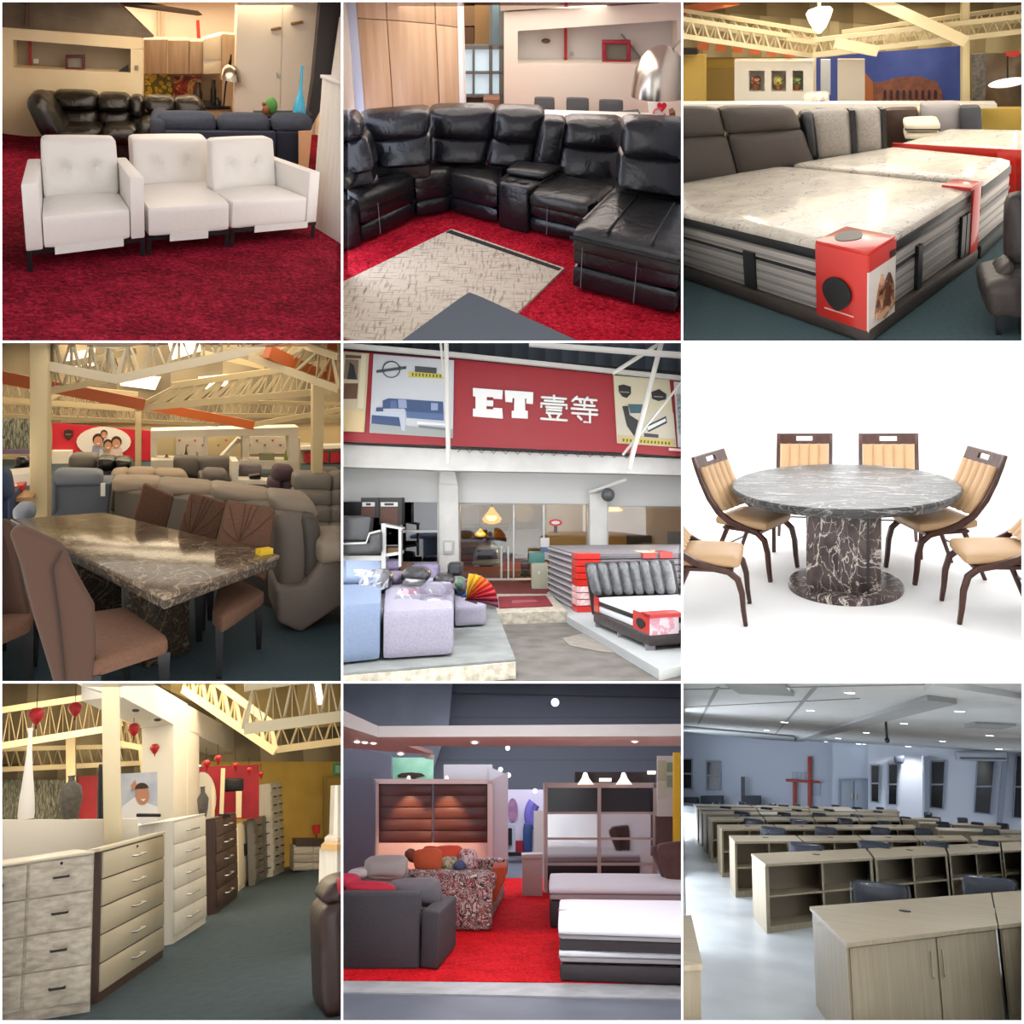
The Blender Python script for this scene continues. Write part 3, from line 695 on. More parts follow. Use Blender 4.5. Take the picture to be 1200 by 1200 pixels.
t = thing('heart_ornament', 'white framed ornament with a red heart on the dining table', 'ornament', R.wl(1112, 420, Yt + .2))
b = MB(); b.slab([(1074, 358), (1140, 350), (1150, 415), (1082, 424)], Yt + .2, .05); b.part('frame', white_lac, t, bevel=.005)
b = MB()
hp = []
for k in range(20):
    a = 2 * math.pi * k / 20; hp.append((1122 + 17 * math.sin(a) ** 3, 372 - 1.25 * (13 * math.cos(a) - 5 * math.cos(2*a) - 2 * math.cos(3*a) - math.cos(4*a))))
b.slab(hp, Yt + .185, .015); b.part('heart', mat('heart_red', '#c2182c', .4), t)
b = MB(); b.tube([R.wl(1112 + 20 * math.cos(a), 395 + 18 * math.sin(a), Yt + .19) for a in [k * .4 for k in range(14)]], .012, 6); b.part('ring', mat('pinkish', '#d8707c', .5), t)
b = MB(); b.slab([(1136, 402), (1168, 388), (1170, 420), (1140, 426)], Yt + .4, .2); b.one('wicker_box', mat('wicker', '#7b5734', .8), 'small brown box beside the heart ornament', 'box')
# arc lamp shade
Yl = Yt - .6
t = thing('arc_lamp', 'large brushed chrome dome lamp hanging above the dining table', 'lamp', R.wl(1108, 334, Yl))
c = R.wl(1108, 334, Yl); s_ = R.sc(Yl)
b = MB(); b.lathe([(89*s_, 0), (88*s_, 30*s_), (80*s_, 80*s_), (64*s_, 118*s_), (42*s_, 142*s_), (15*s_, 153*s_), (2*s_, 155*s_)], c, 36); b.part('lamp_shade', chrome, t)
b = MB(); b.tube([R.wl(x, y, Yl) for x, y in ((1112, 182), (1150, 175), (1190, 140), (1240, 60))], .018, 8); b.part('arm', chrome, t)
bay_fill('top', 9.5, 4, 85, '#fff6ea'); bay_fill('top', 15, 3, 90, '#fff2e0'); bay_fill('left', 8, 3, 60, '#dfe9ff')

# ================================================================== top right: wrapped mattresses in the bed hall
room(Room(2, 0, 1000, 200, 12, 2.6, 798, 0, 402 / 1194))
b = MB(); b.box((-9, 3, -.12), (9, 32, 0)); b.struct('floor', mat('teal_carpet', '#3f5559', .95, c2='#384c51', vs=30, bump=.4, bs=200))
base_lea = leather('taupe_leather', '#3a322d', .5, 14, .12)
def floral(name, c, c2, vein):
    m, nt, b_ = _base(name); co = _coord(nt, (1, 1, 1)); n = _noise(nt, co, 5, 4, .6)
    col = _ramp(nt, n.outputs['Fac'], [(.35, c), (.7, c2)]); n2 = _noise(nt, co, 4.2, 4, 2.2)
    a = nt.nodes.new('ShaderNodeMath'); a.operation = 'SUBTRACT'; a.inputs[1].default_value = .5; nt.links.new(n2.outputs['Fac'], a.inputs[0])
    ab = nt.nodes.new('ShaderNodeMath'); ab.operation = 'ABSOLUTE'; nt.links.new(a.outputs[0], ab.inputs[0])
    n3 = _noise(nt, co, 3.1, 2); th = nt.nodes.new('ShaderNodeMath'); th.operation = 'GREATER_THAN'; th.inputs[1].default_value = .49; nt.links.new(n3.outputs['Fac'], th.inputs[0])
    f = _ramp(nt, ab.outputs[0], [(0, (1, 1, 1, 1)), (.02, (0, 0, 0, 1))]); mu = nt.nodes.new('ShaderNodeMath'); mu.operation = 'MULTIPLY'
    nt.links.new(f, mu.inputs[0]); nt.links.new(th.outputs[0], mu.inputs[1])
    mx = nt.nodes.new('ShaderNodeMix'); mx.data_type = 'RGBA'; nt.links.new(mu.outputs[0], mx.inputs['Factor']); nt.links.new(col, mx.inputs['A']); mx.inputs['B'].default_value = lin(vein)
    nt.links.new(mx.outputs['Result'], b_.inputs['Base Color']); b_.inputs['Roughness'].default_value = .4
    b_.inputs['Coat Weight'].default_value = .55; b_.inputs['Coat Roughness'].default_value = .12
    n4 = _noise(nt, co, 9, 3, 1.5); _bump(nt, b_, n4.outputs['Fac'], .5, .03); return m
FLOR = floral('floral_quilt', '#bdb4a6', '#d2cabd', '#6d6a72')
BORD = stripes('mattress_border', '#a9a39d', '#7d7772', 14, 2, .62, .45, .4)
BLK = mat('black_tape', '#17181a', .35); REDW = mat('red_wrap', '#c8281f', .3, coat=.5); PHO = mat('photo_white', '#d8cfc6', .3, coat=.4)
N0 = R.fl(660, 1187); z0 = R.hz(N0, 1140); z2 = R.hz(N0, 878)
def bed(lab, mlab, q, z0, z2, basem, group=None, guards=()):
    t = thing('bed_base', lab, 'bed', q.c(), group=group)
    x = MB(); x.qbox(q, -.02, 1.02, -.02, 1.02, .0, z0 + .02); x.part('frame', basem, t, bevel=.03)
    m = thing('mattress', mlab, 'mattress', q.c() + V((0, 0, z0)))
    h = z2 - z0
    x = MB(); x.qcush(q, 0, 1, 0, 1, z0 + h * .80, z2, .05, .012, 12); x.part('top_panel', FLOR, m)
    x = MB(); x.qbox(q, -.004, 1.004, -.004, 1.004, z2 - h * .25, z2 - h * .1); x.part('tape', BLK, m, bevel=.015)
    x = MB(); x.qbox(q, .0, 1, .0, 1, z0 + .015, z2 - h * .24); x.part('border', BORD, m, bevel=.03)
    x = MB(); x.qbox(q, -.003, 1.003, -.003, 1.003, z0 + h * .52, z0 + h * .57); x.part('tape', BLK, m)
    return t, m
def T(x, y): return R.fl(x, y, z2)
C0, C1, L_, B_ = T(637, 880), T(1030, 640), T(-256, 674), T(347, 572)
q = Quad(C0, C1, L_, B_)
t, m = bed('dark taupe bed base under the nearest wrapped mattress', 'wrapped queen mattress with red corner guard, nearest in the bed hall', q, z0, z2, base_lea)
h = z2 - z0
for px, s in (((345, 380), 'v'),):
    pass
# handles: on the long left side (u=0) and on the foot side (v=0)
for v in (.345,):
    x = MB(); x.qbox(q, -.012, .0, v - .02, v + .02, z0 + .03, z0 + h * .62); x.part('handle', BLK, m)
for u in (.44, .86, .91):
    x = MB(); x.qbox(q, u - .02, u + .02, -.012, 0, z0 + .03, z0 + h * .66); x.part('handle', BLK, m)
def shield(f, sx, sy, n=24):
    pts = []
    for k in range(n):
        a = 2 * math.pi * k / n; x_, y_ = math.cos(a), math.sin(a)
        if y_ < 0: x_ *= 1 - .35 * (-y_) ** 2; y_ *= 1.25
        pts.append(f(x_ * sx, y_ * sy))
    return pts
g = thing('corner_guard', 'red and white cardboard corner guard wrapped on the near corner of the mattress', 'label', q(.02, .02, 0) + V((0, 0, z0)))
vv, uu = .125, .2
x = MB(); x.qbox(q, -.018, -.008, -.014, vv, z0 - .01, z2); x.qbox(q, -.016, uu, -.016, vv, z2 - .005, z2 + .022); x.part('red_face', REDW, g, bevel=.01)
x = MB(); x.qbox(q, -.016, uu, -.018, -.008, z0 - .01, z2 - h * .22); x.part('white_face', PHO, g)
x = MB(); x.qbox(q, -.016, uu, -.018, -.008, z2 - h * .22, z2); x.part('red_band', REDW, g)
x = MB(); x.prism(shield(lambda a, c: q(-.0185, vv * .5 - a * vv * .5, z0 + h * .42 + c), .62, h * .2), tuple((q(-.03, .1, 0) - q(-.0185, .1, 0)))); x.part('emblem', mat('emblem_black', '#1b1a1a', .4), g, 'black shield emblem')
x = MB(); x.prism(shield(lambda a, c: q(uu * .5 + a * uu * .35, vv * .62 + c, z2 + .022), 1, vv * .22), (0, 0, .004)); x.part('emblem', MATS['emblem_black'], g, 'black shield emblem')
x = MB()
x.prism([q(a, -.0182, z0 + c * h) for a, c in ((.03, .12), (.05, .42), (.08, .66), (.1, .5), (.14, .62), (.17, .45), (.18, .15), (.1, .05))], tuple(q(.1, -.024, 0) - q(.1, -.0182, 0))); x.part('photo', blotch('photo_brown', [(0, '#5b3524'), (.45, '#9a6748'), (.55, '#c59a7e'), (.65, '#a36d50')], 7, .4), g)
x = MB(); x.qbox(q, .15, .19, -.02, -.017, z2 - h * .2, z2 - h * .12); x.part('mark', MATS['emblem_black'], g)
x = MB()
x.qbox(q, -.0192, -.0175, .02, .1, z0 + h * .13, z0 + h * .145); x.part('lettering', PHO, g)
g = thing('corner_guard', 'red corner guard on the right hand corner of the nearest mattress', 'label', q(1, 0, 0) + V((0, 0, z0)))
x = MB(); x.qbox(q, .9, 1.012, -.016, .1, z2 - .01, z2 + .02); x.qbox(q, .93, 1.012, -.016, -.006, z0, z2); x.part('red_face', REDW, g, bevel=.008)
# headboard of the first bed
d = B_ - L_; d.z = 0; d.normalize(); nn = V((d.y, -d.x, 0)); nn = nn if nn.y < 0 else -nn
pl = (T(200, 598) + V((0, 0, 0)), nn)
hd = thing('headboard', 'taupe upholstered two seat headboard of the nearest bed', 'headboard', T(200, 598) - V((0, 0, z2)))
hb = leather('taupe_cloth', '#443c37', .65, 20, .1)
for px, n in (([(-160, 384), (132, 378), (158, 474), (-160, 490)], 'head_cushion'), ([(136, 378), (392, 375), (424, 452), (162, 470)], 'head_cushion'),
              ([(-160, 484), (160, 472), (206, 640), (-160, 680)], 'lower_cushion'), ([(164, 466), (424, 448), (475, 590), (208, 628)], 'lower_cushion')):
    x = MB(); x.pcush(px, pl, .3, .05, .05, 7); x.part(n, hb, hd)
# second bed behind
q2 = Quad(T(1048, 628), T(1152, 549), T(372, 566), T(742, 506))
bed('dark bed base of the second wrapped bed, behind the nearest bed', 'second wrapped mattress lying right behind the nearest mattress', q2, z0, z2, mat('base_dark', '#2f3433', .6))
d = T(742, 506) - T(480, 545); d.z = 0; d.normalize(); nn = V((d.y, -d.x, 0)); nn = nn if nn.y < 0 else -nn
pl2 = (T(480, 548), nn)
hd = thing('headboard', 'light grey two panel headboard with black curved sides, beside the taupe headboard', 'headboard', T(590, 530) - V((0, 0, z2)))
gry = mat('grey_weave', '#9b948c', .8, c2='#878079', vs=60)
for px, mm, n in (([(412, 396), (468, 390), (486, 560), (440, 560)], BLK, 'side'), ([(452, 390), (592, 385), (602, 550), (478, 560)], gry, 'panel'), ([(604, 385), (702, 380), (708, 530), (610, 545)], gry, 'panel')):
    x = MB(); x.pcush(px, pl2, .25, .05, .05, 6); x.part(n, mm, hd)
for px in ([(588, 384), (606, 384), (614, 540), (598, 545)], [(698, 380), (713, 380), (716, 520), (704, 525)]):
    x = MB(); x.plate(px, pl2[0] + nn * .02, nn, .2); x.part('piping', BLK, hd)
# third bed
q3 = Quad(T(745, 500), T(1190, 525), T(925, 446), T(1330, 452))
t, m = bed('brown bed base of the far wrapped bed at right', 'far wrapped mattress with red trimmed edge at right', q3, z0, z2, mat('base_brown', '#4a3427', .6))
x = MB(); x.qbox(q3, -.01, 1.01, -.035, -.006, z2 - .06, z2 + .01); x.part('red_edge', REDW, m)
g = thing('corner_guard', 'red corner guard on the far mattress at the right edge', 'label', q3(1, 0, 0) + V((0, 0, z0)))
x = MB(); x.qbox(q3, .84, 1.02, -.06, -.04, z0 + .06, z2 + .02); x.part('red_face', REDW, g, bevel=.01)
Y3 = T(850, 495).y
for i, (px, lab) in enumerate((([(780, 462), (905, 460), (900, 497), (782, 497)], 'lower beige mattress sample on the far bed'), ([(778, 430), (905, 426), (903, 462), (780, 462)], 'upper beige mattress sample stacked on the far bed'))):
    s = thing('mattress_sample', lab, 'mattress', R.wl(840, px[3][1], Y3), group='mattress samples')
    x = MB(); x.pcush(px, Y3 + .3, .5, .04, .01, 5); x.part('block', mat('beige_pad', '#c8bda6', .6), s)
    x = MB(); x.slab([(px[3][0], px[3][1] - 13), (px[2][0], px[2][1] - 13), (px[2][0], px[2][1] - 8), (px[3][0], px[3][1] - 8)], Y3 + .29, .5); x.part('tape', BLK, s)
x = MB(); x.pcush([(820, 383), (920, 380), (925, 470), (830, 470)], Y3 + 1.0, .35, .05, .03, 5); x.one('pillow', mat('beige_pad2', '#c5b391', .7), 'beige pillow block standing behind the stacked samples', 'pillow')
x = MB(); x.pcush([(712, 382), (826, 378), (826, 560), (716, 545)], Y3 + .9, .2, .03, .01, 5); x.one('headboard', leather('brown_lea', '#3b271d', .4, 10, .2), 'dark brown headboard left of the stacked mattress samples', 'headboard')
Yh = T(950, 440).y + .2
x = MB(); x.pcush([(835, 362), (976, 360), (976, 480), (840, 480)], Yh, .25, .04, .03, 6); x.one('headboard', mat('lilac_grey', '#8f8a8c', .8), 'lilac grey padded headboard of the far bed', 'headboard')
x = MB(); x.pcush([(974, 373), (1046, 372), (1050, 470), (976, 470)], Yh - .1, .2, .03, .01, 5); x.one('headboard', mat('dark_grey_pad', '#3f4147', .8), 'dark grey headboard before the yellow wall at right', 'headboard')
# hall behind
ycol = mat('cream_post', '#d9c99d', .6)
Yc = R.fl(530, 455).y; Ym = R.fl(1000, 400).y - .4; Yd = Ym - 1.6
yel = mat('yellow_wall', '#b99c4e', .8)
b = MB(); b.rect(-100, 140, 1300, 560, Ym + .6, .2); b.struct('wall_back', yel)
b = MB(); b.rect(-100, -160, 1300, 200, Ym + .55, .2); b.struct('wall_upper', stripes('corrugated', '#d3c49c', '#b09f78', 2.2, 0, .5, .7, .5, .2))
b = MB(); b.slab([(-60, -100), (1300, -100), (1300, 60), (900, 100), (-60, 30)], Ym + .5, .1); b.struct('ceiling', stripes('roof_sheet', '#a8946c', '#86734e', 1.6, 0, .5, .7, .4, .3))
b = MB(); b.rect(-60, 192, 82, 480, Ym - .8, .2); b.struct('wall_yellow', mat('yellow_light', '#d6b968', .8))
b = MB(); b.rect(-60, 170, 55, 190, Ym - 1.0, .2); b.struct('trim_9', mat('dark_trim', '#2a2420', .6))
b = MB(); b.rect(82, 240, 186, 480, Ym + .5, .06); b.struct('door_1', mat('door_tan', '#a58b4c', .6))
x = MB(); xs = ((186, 236), (291, 314), (366, 388), (426, 460))
for a, c in xs: x.rect(a, 212, c, 400, Yd, .3)
for a, c in ((236, 291), (314, 366), (388, 426)):
    x.rect(a, 212, c, 246, Yd, .3); x.rect(a, 319, c, 400, Yd, .3)
x.rect(186, 205, 470, 400, Yd + .31, .05); wp = mat('warm_white', '#e2dace', .6); x.one('display_wall', wp, 'white display partition with three square niches holding flowers', 'partition')
for i, (cx, col, lab) in enumerate(((262, '#a0322c', 'small pot of red flowers in the left display niche'), (340, '#c2b24a', 'small pot of yellow and red flowers in the middle display niche'), (404, '#5f7a35', 'small pot of green leaves in the right display niche'))):
    p = R.wl(cx, 318, Yd + .15); s = R.sc(Yd); f = thing('flower_pot', lab, 'plant', p, group='niche flowers')
    x = MB(); x.lathe([(8*s, 0), (11*s, 20*s), (9*s, 20*s)], p, 10); x.part('pot', mat('terracotta', '#8a5b3c', .6), f)
    x = MB(); x.cush(30*s, 20*s, 26*s, 9*s, .02, 4, None, p + V((0, 0, 32*s))); x.part('flowers', blotch('fl%d' % i, [(0, '#3f5a2a'), (.45, col), (.55, '#d8cfae'), (.62, col)], 22, .7), f)
b = MB(); b.rect(545, 207, 640, 400, Yd - .3, .12); b.one('panel', mat('grey_panel', '#c3b7a8', .6), 'pale grey free standing panel left of the blue mural', 'panel')
b = MB(); b.rect(486, 208, 520, 330, Yd + .4, .1); b.one('panel', mat('white_panel', '#cfd6e2', .5), 'narrow white panel behind the cream post', 'panel')
# mural of an arena at dusk
mu = thing('mural', 'blue wall mural of a round arched arena at dusk', 'mural', R.wl(800, 365, Ym))
b = MB(); b.slab([(460, 205), (640, 185), (980, 160), (980, 380), (460, 380)], Ym + .3, .04); b.part('sky_sheet', mat('mural_blue', '#34489a', .5, c2='#4e62b4', vs=1.5), mu)
b = MB(); b.slab([(640, 290), (700, 285), (760, 268), (830, 266), (890, 285), (910, 320), (912, 366), (640, 366)], Ym + .28, .02); b.part('arena', mat('arena_brown', '#74483f', .7, c2='#8d5a48', vs=12), mu)
b = MB(); b.slab([(638, 250), (668, 285), (670, 366), (638, 366)], Ym + .27, .02); b.part('ruin', mat('ruin_orange', '#a5623c', .7), mu)
for k in range(9):
    b = MB(); x0 = 705 + k * 22; b.slab([(x0, 318), (x0 + 5, 311), (x0 + 10, 318), (x0 + 10, 345), (x0, 345)], Ym + .265, .02); b.part('arch', mat('arch_dark', '#3a2433', .7), mu)
for k in range(9):
    b = MB(); x0 = 690 + k * 24; b.rect(x0, 350, x0 + 9, 366, Ym + .26, .02); b.part('light_patch', mat('glow_orange', '#d28a35', .6), mu)
b = MB(); b.rect(-60, 362, 1100, 376, Yd - 1.4, .25); b.struct('trim_10', mat('ledge_white', '#d9d3cb', .6))
b = MB(); b.pcush([(424, 330), (514, 326), (514, 376), (424, 376)], Yd - 1.2, .3, .03, .02, 5); b.one('folded_quilt', FLOR, 'folded patterned quilt on the white ledge beside the cream post', 'quilt')
for i, (x0, x1, y0, y1, lab, Y) in enumerate(((515, 551, -80, 470, 'thick cream roof post left of the blue mural', Yc), (979, 1006, -80, 455, 'cream roof post right of the blue mural', Yd - .6))):
    b = MB(); b.rect(x0, y0, x1, y1, Y, .25); b.one('roof_post', ycol, lab, 'post', bevel=.01)
# mirror at right
mi = thing('wall_mirror', 'tall framed mirror with grey frame at the right of the bed hall', 'mirror', R.wl(1110, 380, Yd - .2))
b = MB(); b.rect(1056, 186, 1260, 384, Yd - .18, .05); b.part('glass', blotch('mirror_view', [(0, '#4f4132'), (.45, '#6e5a44'), (.6, '#83705a')], 2.5, .15, const=False), mi)  # reflected view painted on the glass as brown blotches
b = MB(); b.slab([(1014, 190), (1060, 186), (1060, 384), (1014, 384)], Yd - .22, .1); b.part('frame', mat('pewter', '#8a8680', .4, c2='#5d5a55', vs=25), mi)
b = MB(); c = R.wl(1137, 288, Yd - .5); s = R.sc(Yd); b.sph(c, (48*s, 20*s, 12*s)); b.one('lamp_reflection', mat('lamp_white', '#fff3ea', .4, emit=1.0), 'white oval shape standing in for a lamp reflected in the mirror', 'lamp')  # solid glowing oval stands in for a lamp's reflection
b = MB(); b.slab([(1128, 182), (1178, 176), (1182, 186), (1160, 200), (1132, 195)], Yd - .6, .05); b.one('lantern', REDW, 'small red ornament hanging above the oval lamp reflection', 'ornament')
b = MB(); b.tube([R.wl(1137, 195, Yd - .55), R.wl(1137, 278, Yd - .5)], .01, 5); b.one('reflection_cord', BLK, 'thin cord above the oval lamp reflection before the mirror', 'cord')
b = MB(); b.rect(1050, 380, 1300, 470, Yd - 1.0, .2); b.struct('wall_low', mat('yellow_bright', '#d9b75a', .7))
steel = mat('cream_steel', '#d2c29c', .55)
truss('cream roof truss running from the upper left to the thick post', (-30, 28), (520, 130), (-30, -60), (520, 45), Yc + .2, Yc + .2, 10, steel, .06)
truss('cream roof truss running low over the display partition', (-30, 120), (470, 196), (-30, 60), (470, 140), Yd - 1, Yd, 12, steel, .045)
truss('cream roof truss rising from the thick post to the upper right', (545, 126), (1240, 10), (545, 40), (1240, -90), Yc + .4, Yc + .3, 11, steel, .06)
truss('cream roof truss over the blue mural', (460, 192), (1240, 102), (460, 140), (1240, 50), Yd - .4, Yd - .8, 20, steel, .045)
for i, (a, c, lab) in enumerate((((630, -20), (990, 145), 'cream roof beam slanting down to the post right of the mural'), ((540, 150), (680, 178), 'short cream brace under the truss by the thick post'))):
    b = MB(); b.bar(R.wl(*a, Yd - 1.2), R.wl(*c, Yd - 1), .1, .12); b.one('roof_beam', steel, lab, 'beam')
b = MB(); b.bar(R.wl(-30, 45, Yd), R.wl(200, 0, Yd + .3), .12); b.one('roof_beam', mat('orange_steel', '#c0622f', .5), 'orange roof beam in the upper left of the bed hall', 'beam')
for k in range(6):
    b = MB(); x0 = 60 + 60 * k; b.bar(R.wl(x0, 158 + 5 * k, Yd + .2), R.wl(x0 + 36, 163 + 5 * k, Yd + .2), .09); b.one('purlin', MATS['orange_steel'], 'short orange purlin above the display partition', 'beam', group='orange purlins')
c = R.wl(482, 70, Yd - 1.5); s = R.sc(Yd - 1.5)
ch = thing('chandelier', 'glowing white crystal chandelier under the roof trusses', 'chandelier', c)
b = MB(); b.lathe([(3*s, -36*s), (18*s, -22*s), (30*s, 0), (38*s, 22*s), (30*s, 32*s), (6*s, 36*s)], c, 14); b.part('crystal_bowl', mat('crystal', '#fff4e2', .3, emit=2.5), ch)
b = MB(); b.tube([c + V((0, 0, 30*s)), c + V((0, 0, 120*s))], .02, 6); b.part('chain', steel, ch)
# dark chair at the right edge
Yk = R.fl(1120, 1185).y
k = thing('armchair', 'dark brown leather swivel chair cut off at the right edge beside the bed', 'chair', R.fl(1150, 1190))
dl = leather('espresso_leather', '#2f2723', .45, 10, .3)
b = MB(); b.pcush([(1142, 700), (1330, 680), (1330, 1010), (1135, 985)], Yk + .35, .18, .05, .05, 7, .08); b.part('backrest', dl, k)
b = MB(); b.pcush([(1056, 1000), (1300, 960), (1300, 1120), (1072, 1110)], Yk, .6, .06, .03, 7); b.part('seat', dl, k)
b = MB(); b.pcush([(1100, 950), (1160, 910), (1170, 1010), (1070, 1015)], Yk + .2, .3, .05, .02, 5); b.part('arm', dl, k)
for x0 in (1098, 1180):
    b = MB(); b.rect(x0, 1090, x0 + 18, 1195, Yk + .1, .05); b.part('leg', BLK, k)
bay_fill('top', 9, 4, 62, '#fbf6f0'); bay_fill('top', 11.5, 2, 60, '#ffe9c8'); bay_fill('right', 8, 2.5, 20, '#fff8ee')
for x_, y_ in ((180, 120), (700, 130), (1050, 150)): lamp('POINT', 'hall_fill', R.wl(x_, y_, Yd - 2.2), 11, .08, '#ffedcc')  # unseen point lights added to brighten the roof and mural
truss('cream roof truss high above the thick post at the left', (-30, -10), (540, 80), (-30, -100), (540, 0), Yc + 1.2, Yc + 1.2, 9, steel, .045)
truss('cream roof truss high above the blue mural', (545, 80), (1240, -20), (545, 10), (1240, -110), Yc + 1.4, Yc + 1.4, 9, steel, .045)
truss('slim cream roof truss far over the left display partition', (-30, 75), (480, 150), (-30, 30), (480, 112), Yd - .2, Yd - .2, 13, steel, .04)
truss('slim cream roof truss far over the mural at the right', (560, 150), (1240, 62), (560, 112), (1240, 18), Yd - .1, Yd - .1, 16, steel, .04)

# ================================================================== middle left: marble dining table in the furniture hall
room(Room(0, 1, 200, 600, 11, 2.3, 0, 398, K))
b = MB(); b.box((-12, 3, -.12), (12, 60, 0)); b.struct('floor', mat('teal_carpet_dark', '#2f4046', .95, c2='#293a40', vs=30, bump=.4, bs=200))
MARB = marble('brown_marble', '#4e4033', '#695745', '#a08e75', 3.2, .14, .022, amt=.8)
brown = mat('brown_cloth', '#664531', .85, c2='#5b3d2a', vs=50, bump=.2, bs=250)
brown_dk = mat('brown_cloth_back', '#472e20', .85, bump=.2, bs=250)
blackleg = mat('black_wood', '#100f10', .35)
zt = .78
q = Quad(R.fl(570, 893, zt), R.fl(975, 748, zt), R.fl(30, 625, zt), R.fl(365, 600, zt))
t = thing('dining_table', 'glossy brown marble dining table with thick stepped edge, surrounded by brown chairs', 'table', q.c())
zn = R.hz(q(0, 0, 0), 945)
b = MB(); b.qbox(q, 0, 1, 0, 1, zt - .035, zt); b.part('tabletop', MARB, t, bevel=.012)
b = MB(); b.qbox(q, .012, .988, .006, .994, zn, zt - .03); b.part('skirt', marble('brown_marble_side', '#352c25', '#463b31', '#85765f', 4, .25, .02, amt=.8), t, bevel=.008)
b = MB(); b.qbox(q, .3, .7, .3, .42, 0, zn); b.part('pedestal', MATS['brown_marble_side'], t, bevel=.01)
b = MB(); b.qbox(q, .25, .7, .7, .88, 0, zn); b.part('pedestal', MATS['brown_marble_side'], t, bevel=.01)
p = R.fl(920, 746, zt)
b = MB(); b.cbox(p + V((0, 0, .02)), (.1, .07, .04), M.Rotation(.4, 3, 'Z')); b.one('price_tag', mat('yellow_tag', '#e0b51f', .5), 'small yellow block lying near the right corner of the marble table', 'tag')
def leg(P, z, parent, s=.035, m=None):
    b = MB(); b.hexa([(P.x - s*.6, P.y - s*.6, 0), (P.x + s*.6, P.y - s*.6, 0), (P.x + s*.6, P.y + s*.6, 0), (P.x - s*.6, P.y + s*.6, 0), (P.x - s, P.y - s, z), (P.x + s, P.y - s, z), (P.x + s, P.y + s, z), (P.x - s, P.y + s, z)]); b.part('leg', m or blackleg, parent)
# near chair, seen from behind its back
zs = .5
sq = Quad(R.fl(312, 1118, zs), R.fl(594, 1030, zs), R.fl(318, 940, zs), R.fl(440, 922, zs))
c = thing('dining_chair', 'brown upholstered dining chair in front of the marble table, its seat showing', 'chair', sq.c(), group='brown dining chairs')
b = MB(); b.qcush(sq, 0, 1, 0, 1, zs - .12, zs, .04, .015, 8); b.part('seat', brown, c)
Yn = sq(0, .0, 0).y
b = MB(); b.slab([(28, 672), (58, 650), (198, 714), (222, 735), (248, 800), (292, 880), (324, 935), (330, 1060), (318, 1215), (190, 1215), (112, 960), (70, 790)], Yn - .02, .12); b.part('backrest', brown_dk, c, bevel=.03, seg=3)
b = MB(); b.tube([R.wl(x, y, Yn - .03) for x, y in ((215, 735), (180, 800), (205, 980), (225, 1190))], .006, 5); b.part('seam', mat('seam_dark', '#2c1f19', .9), c)
for P in (sq(.05, .05, 0), sq(.95, .06, 0), sq(.06, .94, 0), sq(.9, .9, 0)): leg(P, zs - .1, c)
# second near chair at the left edge
sq2 = Quad(R.fl(-60, 1030, zs), R.fl(110, 960, zs), R.fl(-20, 900, zs), R.fl(130, 880, zs))
c = thing('dining_chair', 'brown dining chair cut off by the left edge of its picture', 'chair', sq2.c(), group='brown dining chairs')
b = MB(); b.qcush(sq2, 0, 1, 0, 1, zs - .12, zs, .04, .015, 6); b.part('seat', brown, c)
Y2 = sq2(.5, .3, 0).y
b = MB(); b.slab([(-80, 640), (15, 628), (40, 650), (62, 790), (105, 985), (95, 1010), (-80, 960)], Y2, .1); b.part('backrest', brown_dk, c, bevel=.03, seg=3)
for P in (R.fl(102, 1195), R.fl(12, 1080), sq2(.9, .9, 0)): leg(P, zs - .1, c)
# far chairs
def far_chair(out, seat, lab, fan, legs):
    zs = .5; sq = Quad(*[R.fl(x, y, zs) for x, y in seat]); Y = sq(.5, .95, 0).y
    c = thing('dining_chair', lab, 'chair', sq.c(), group='brown dining chairs')
    b = MB(); b.qcush(sq, 0, 1, 0, 1, zs - .12, zs, .04, .015, 6); b.part('seat', brown, c)
    b = MB(); b.slab(out, Y, .1); bk = b.part('backrest', brown, c, bevel=.025, seg=3)
    if fan:
        o = V((*fan, 0)); tl, tr, br, bl = [V((*p, 0)) for p in out[:4]]
        for k in range(7):
            e = tl.lerp(tr, .12 + .76 * k / 6) if 1 < k < 5 else (bl.lerp(tl, .55) if k == 0 else tl.lerp(tr, .04) + V((0, 12, 0)) if k == 1 else tr.lerp(tl, .03) + V((0, 12, 0)) if k == 5 else br.lerp(tr, .5))
            m_ = o.lerp(e, .55) + V((0, 8, 0))
            b = MB(); b.tube([R.wl(a.x, a.y, Y - .004) for a in (o, m_, e)], .0028, 5); b.part('seam', mat('seam_brown', '#4f3324', .9), bk)
    for u, v in legs: leg(sq(u, v, 0), zs - .1, c)
L4 = ((.08, .08), (.92, .08), (.08, .92), (.92, .92))
far_chair([(500, 500), (607, 545), (572, 690), (455, 640)], ((430, 760), (560, 740), (470, 690), (580, 690)), 'brown dining chair on the far side of the marble table, farthest from the viewer', None, L4)
far_chair([(664, 532), (790, 570), (742, 740), (612, 690)], ((560, 850), (700, 830), (620, 760), (745, 760)), 'brown dining chair with leaf seams, middle of three on the far side of the table', (655, 690), L4)
far_chair([(792, 562), (960, 590), (925, 845), (742, 760)], ((738, 935), (772, 968), (770, 800), (925, 870)), 'brown dining chair with leaf seams, nearest the right corner of the marble table', (830, 705), ())
ch3 = [o for o in SC.objects if o.type == 'EMPTY' and 'right corner of the marble' in o.get('label', '')][0]
for x, y, z_ in ((762, 1178, .45), (900, 1076, .45), (706, 1010, .42), (600, 1100, .42)): leg(R.fl(x, y), z_, ch3, .03)
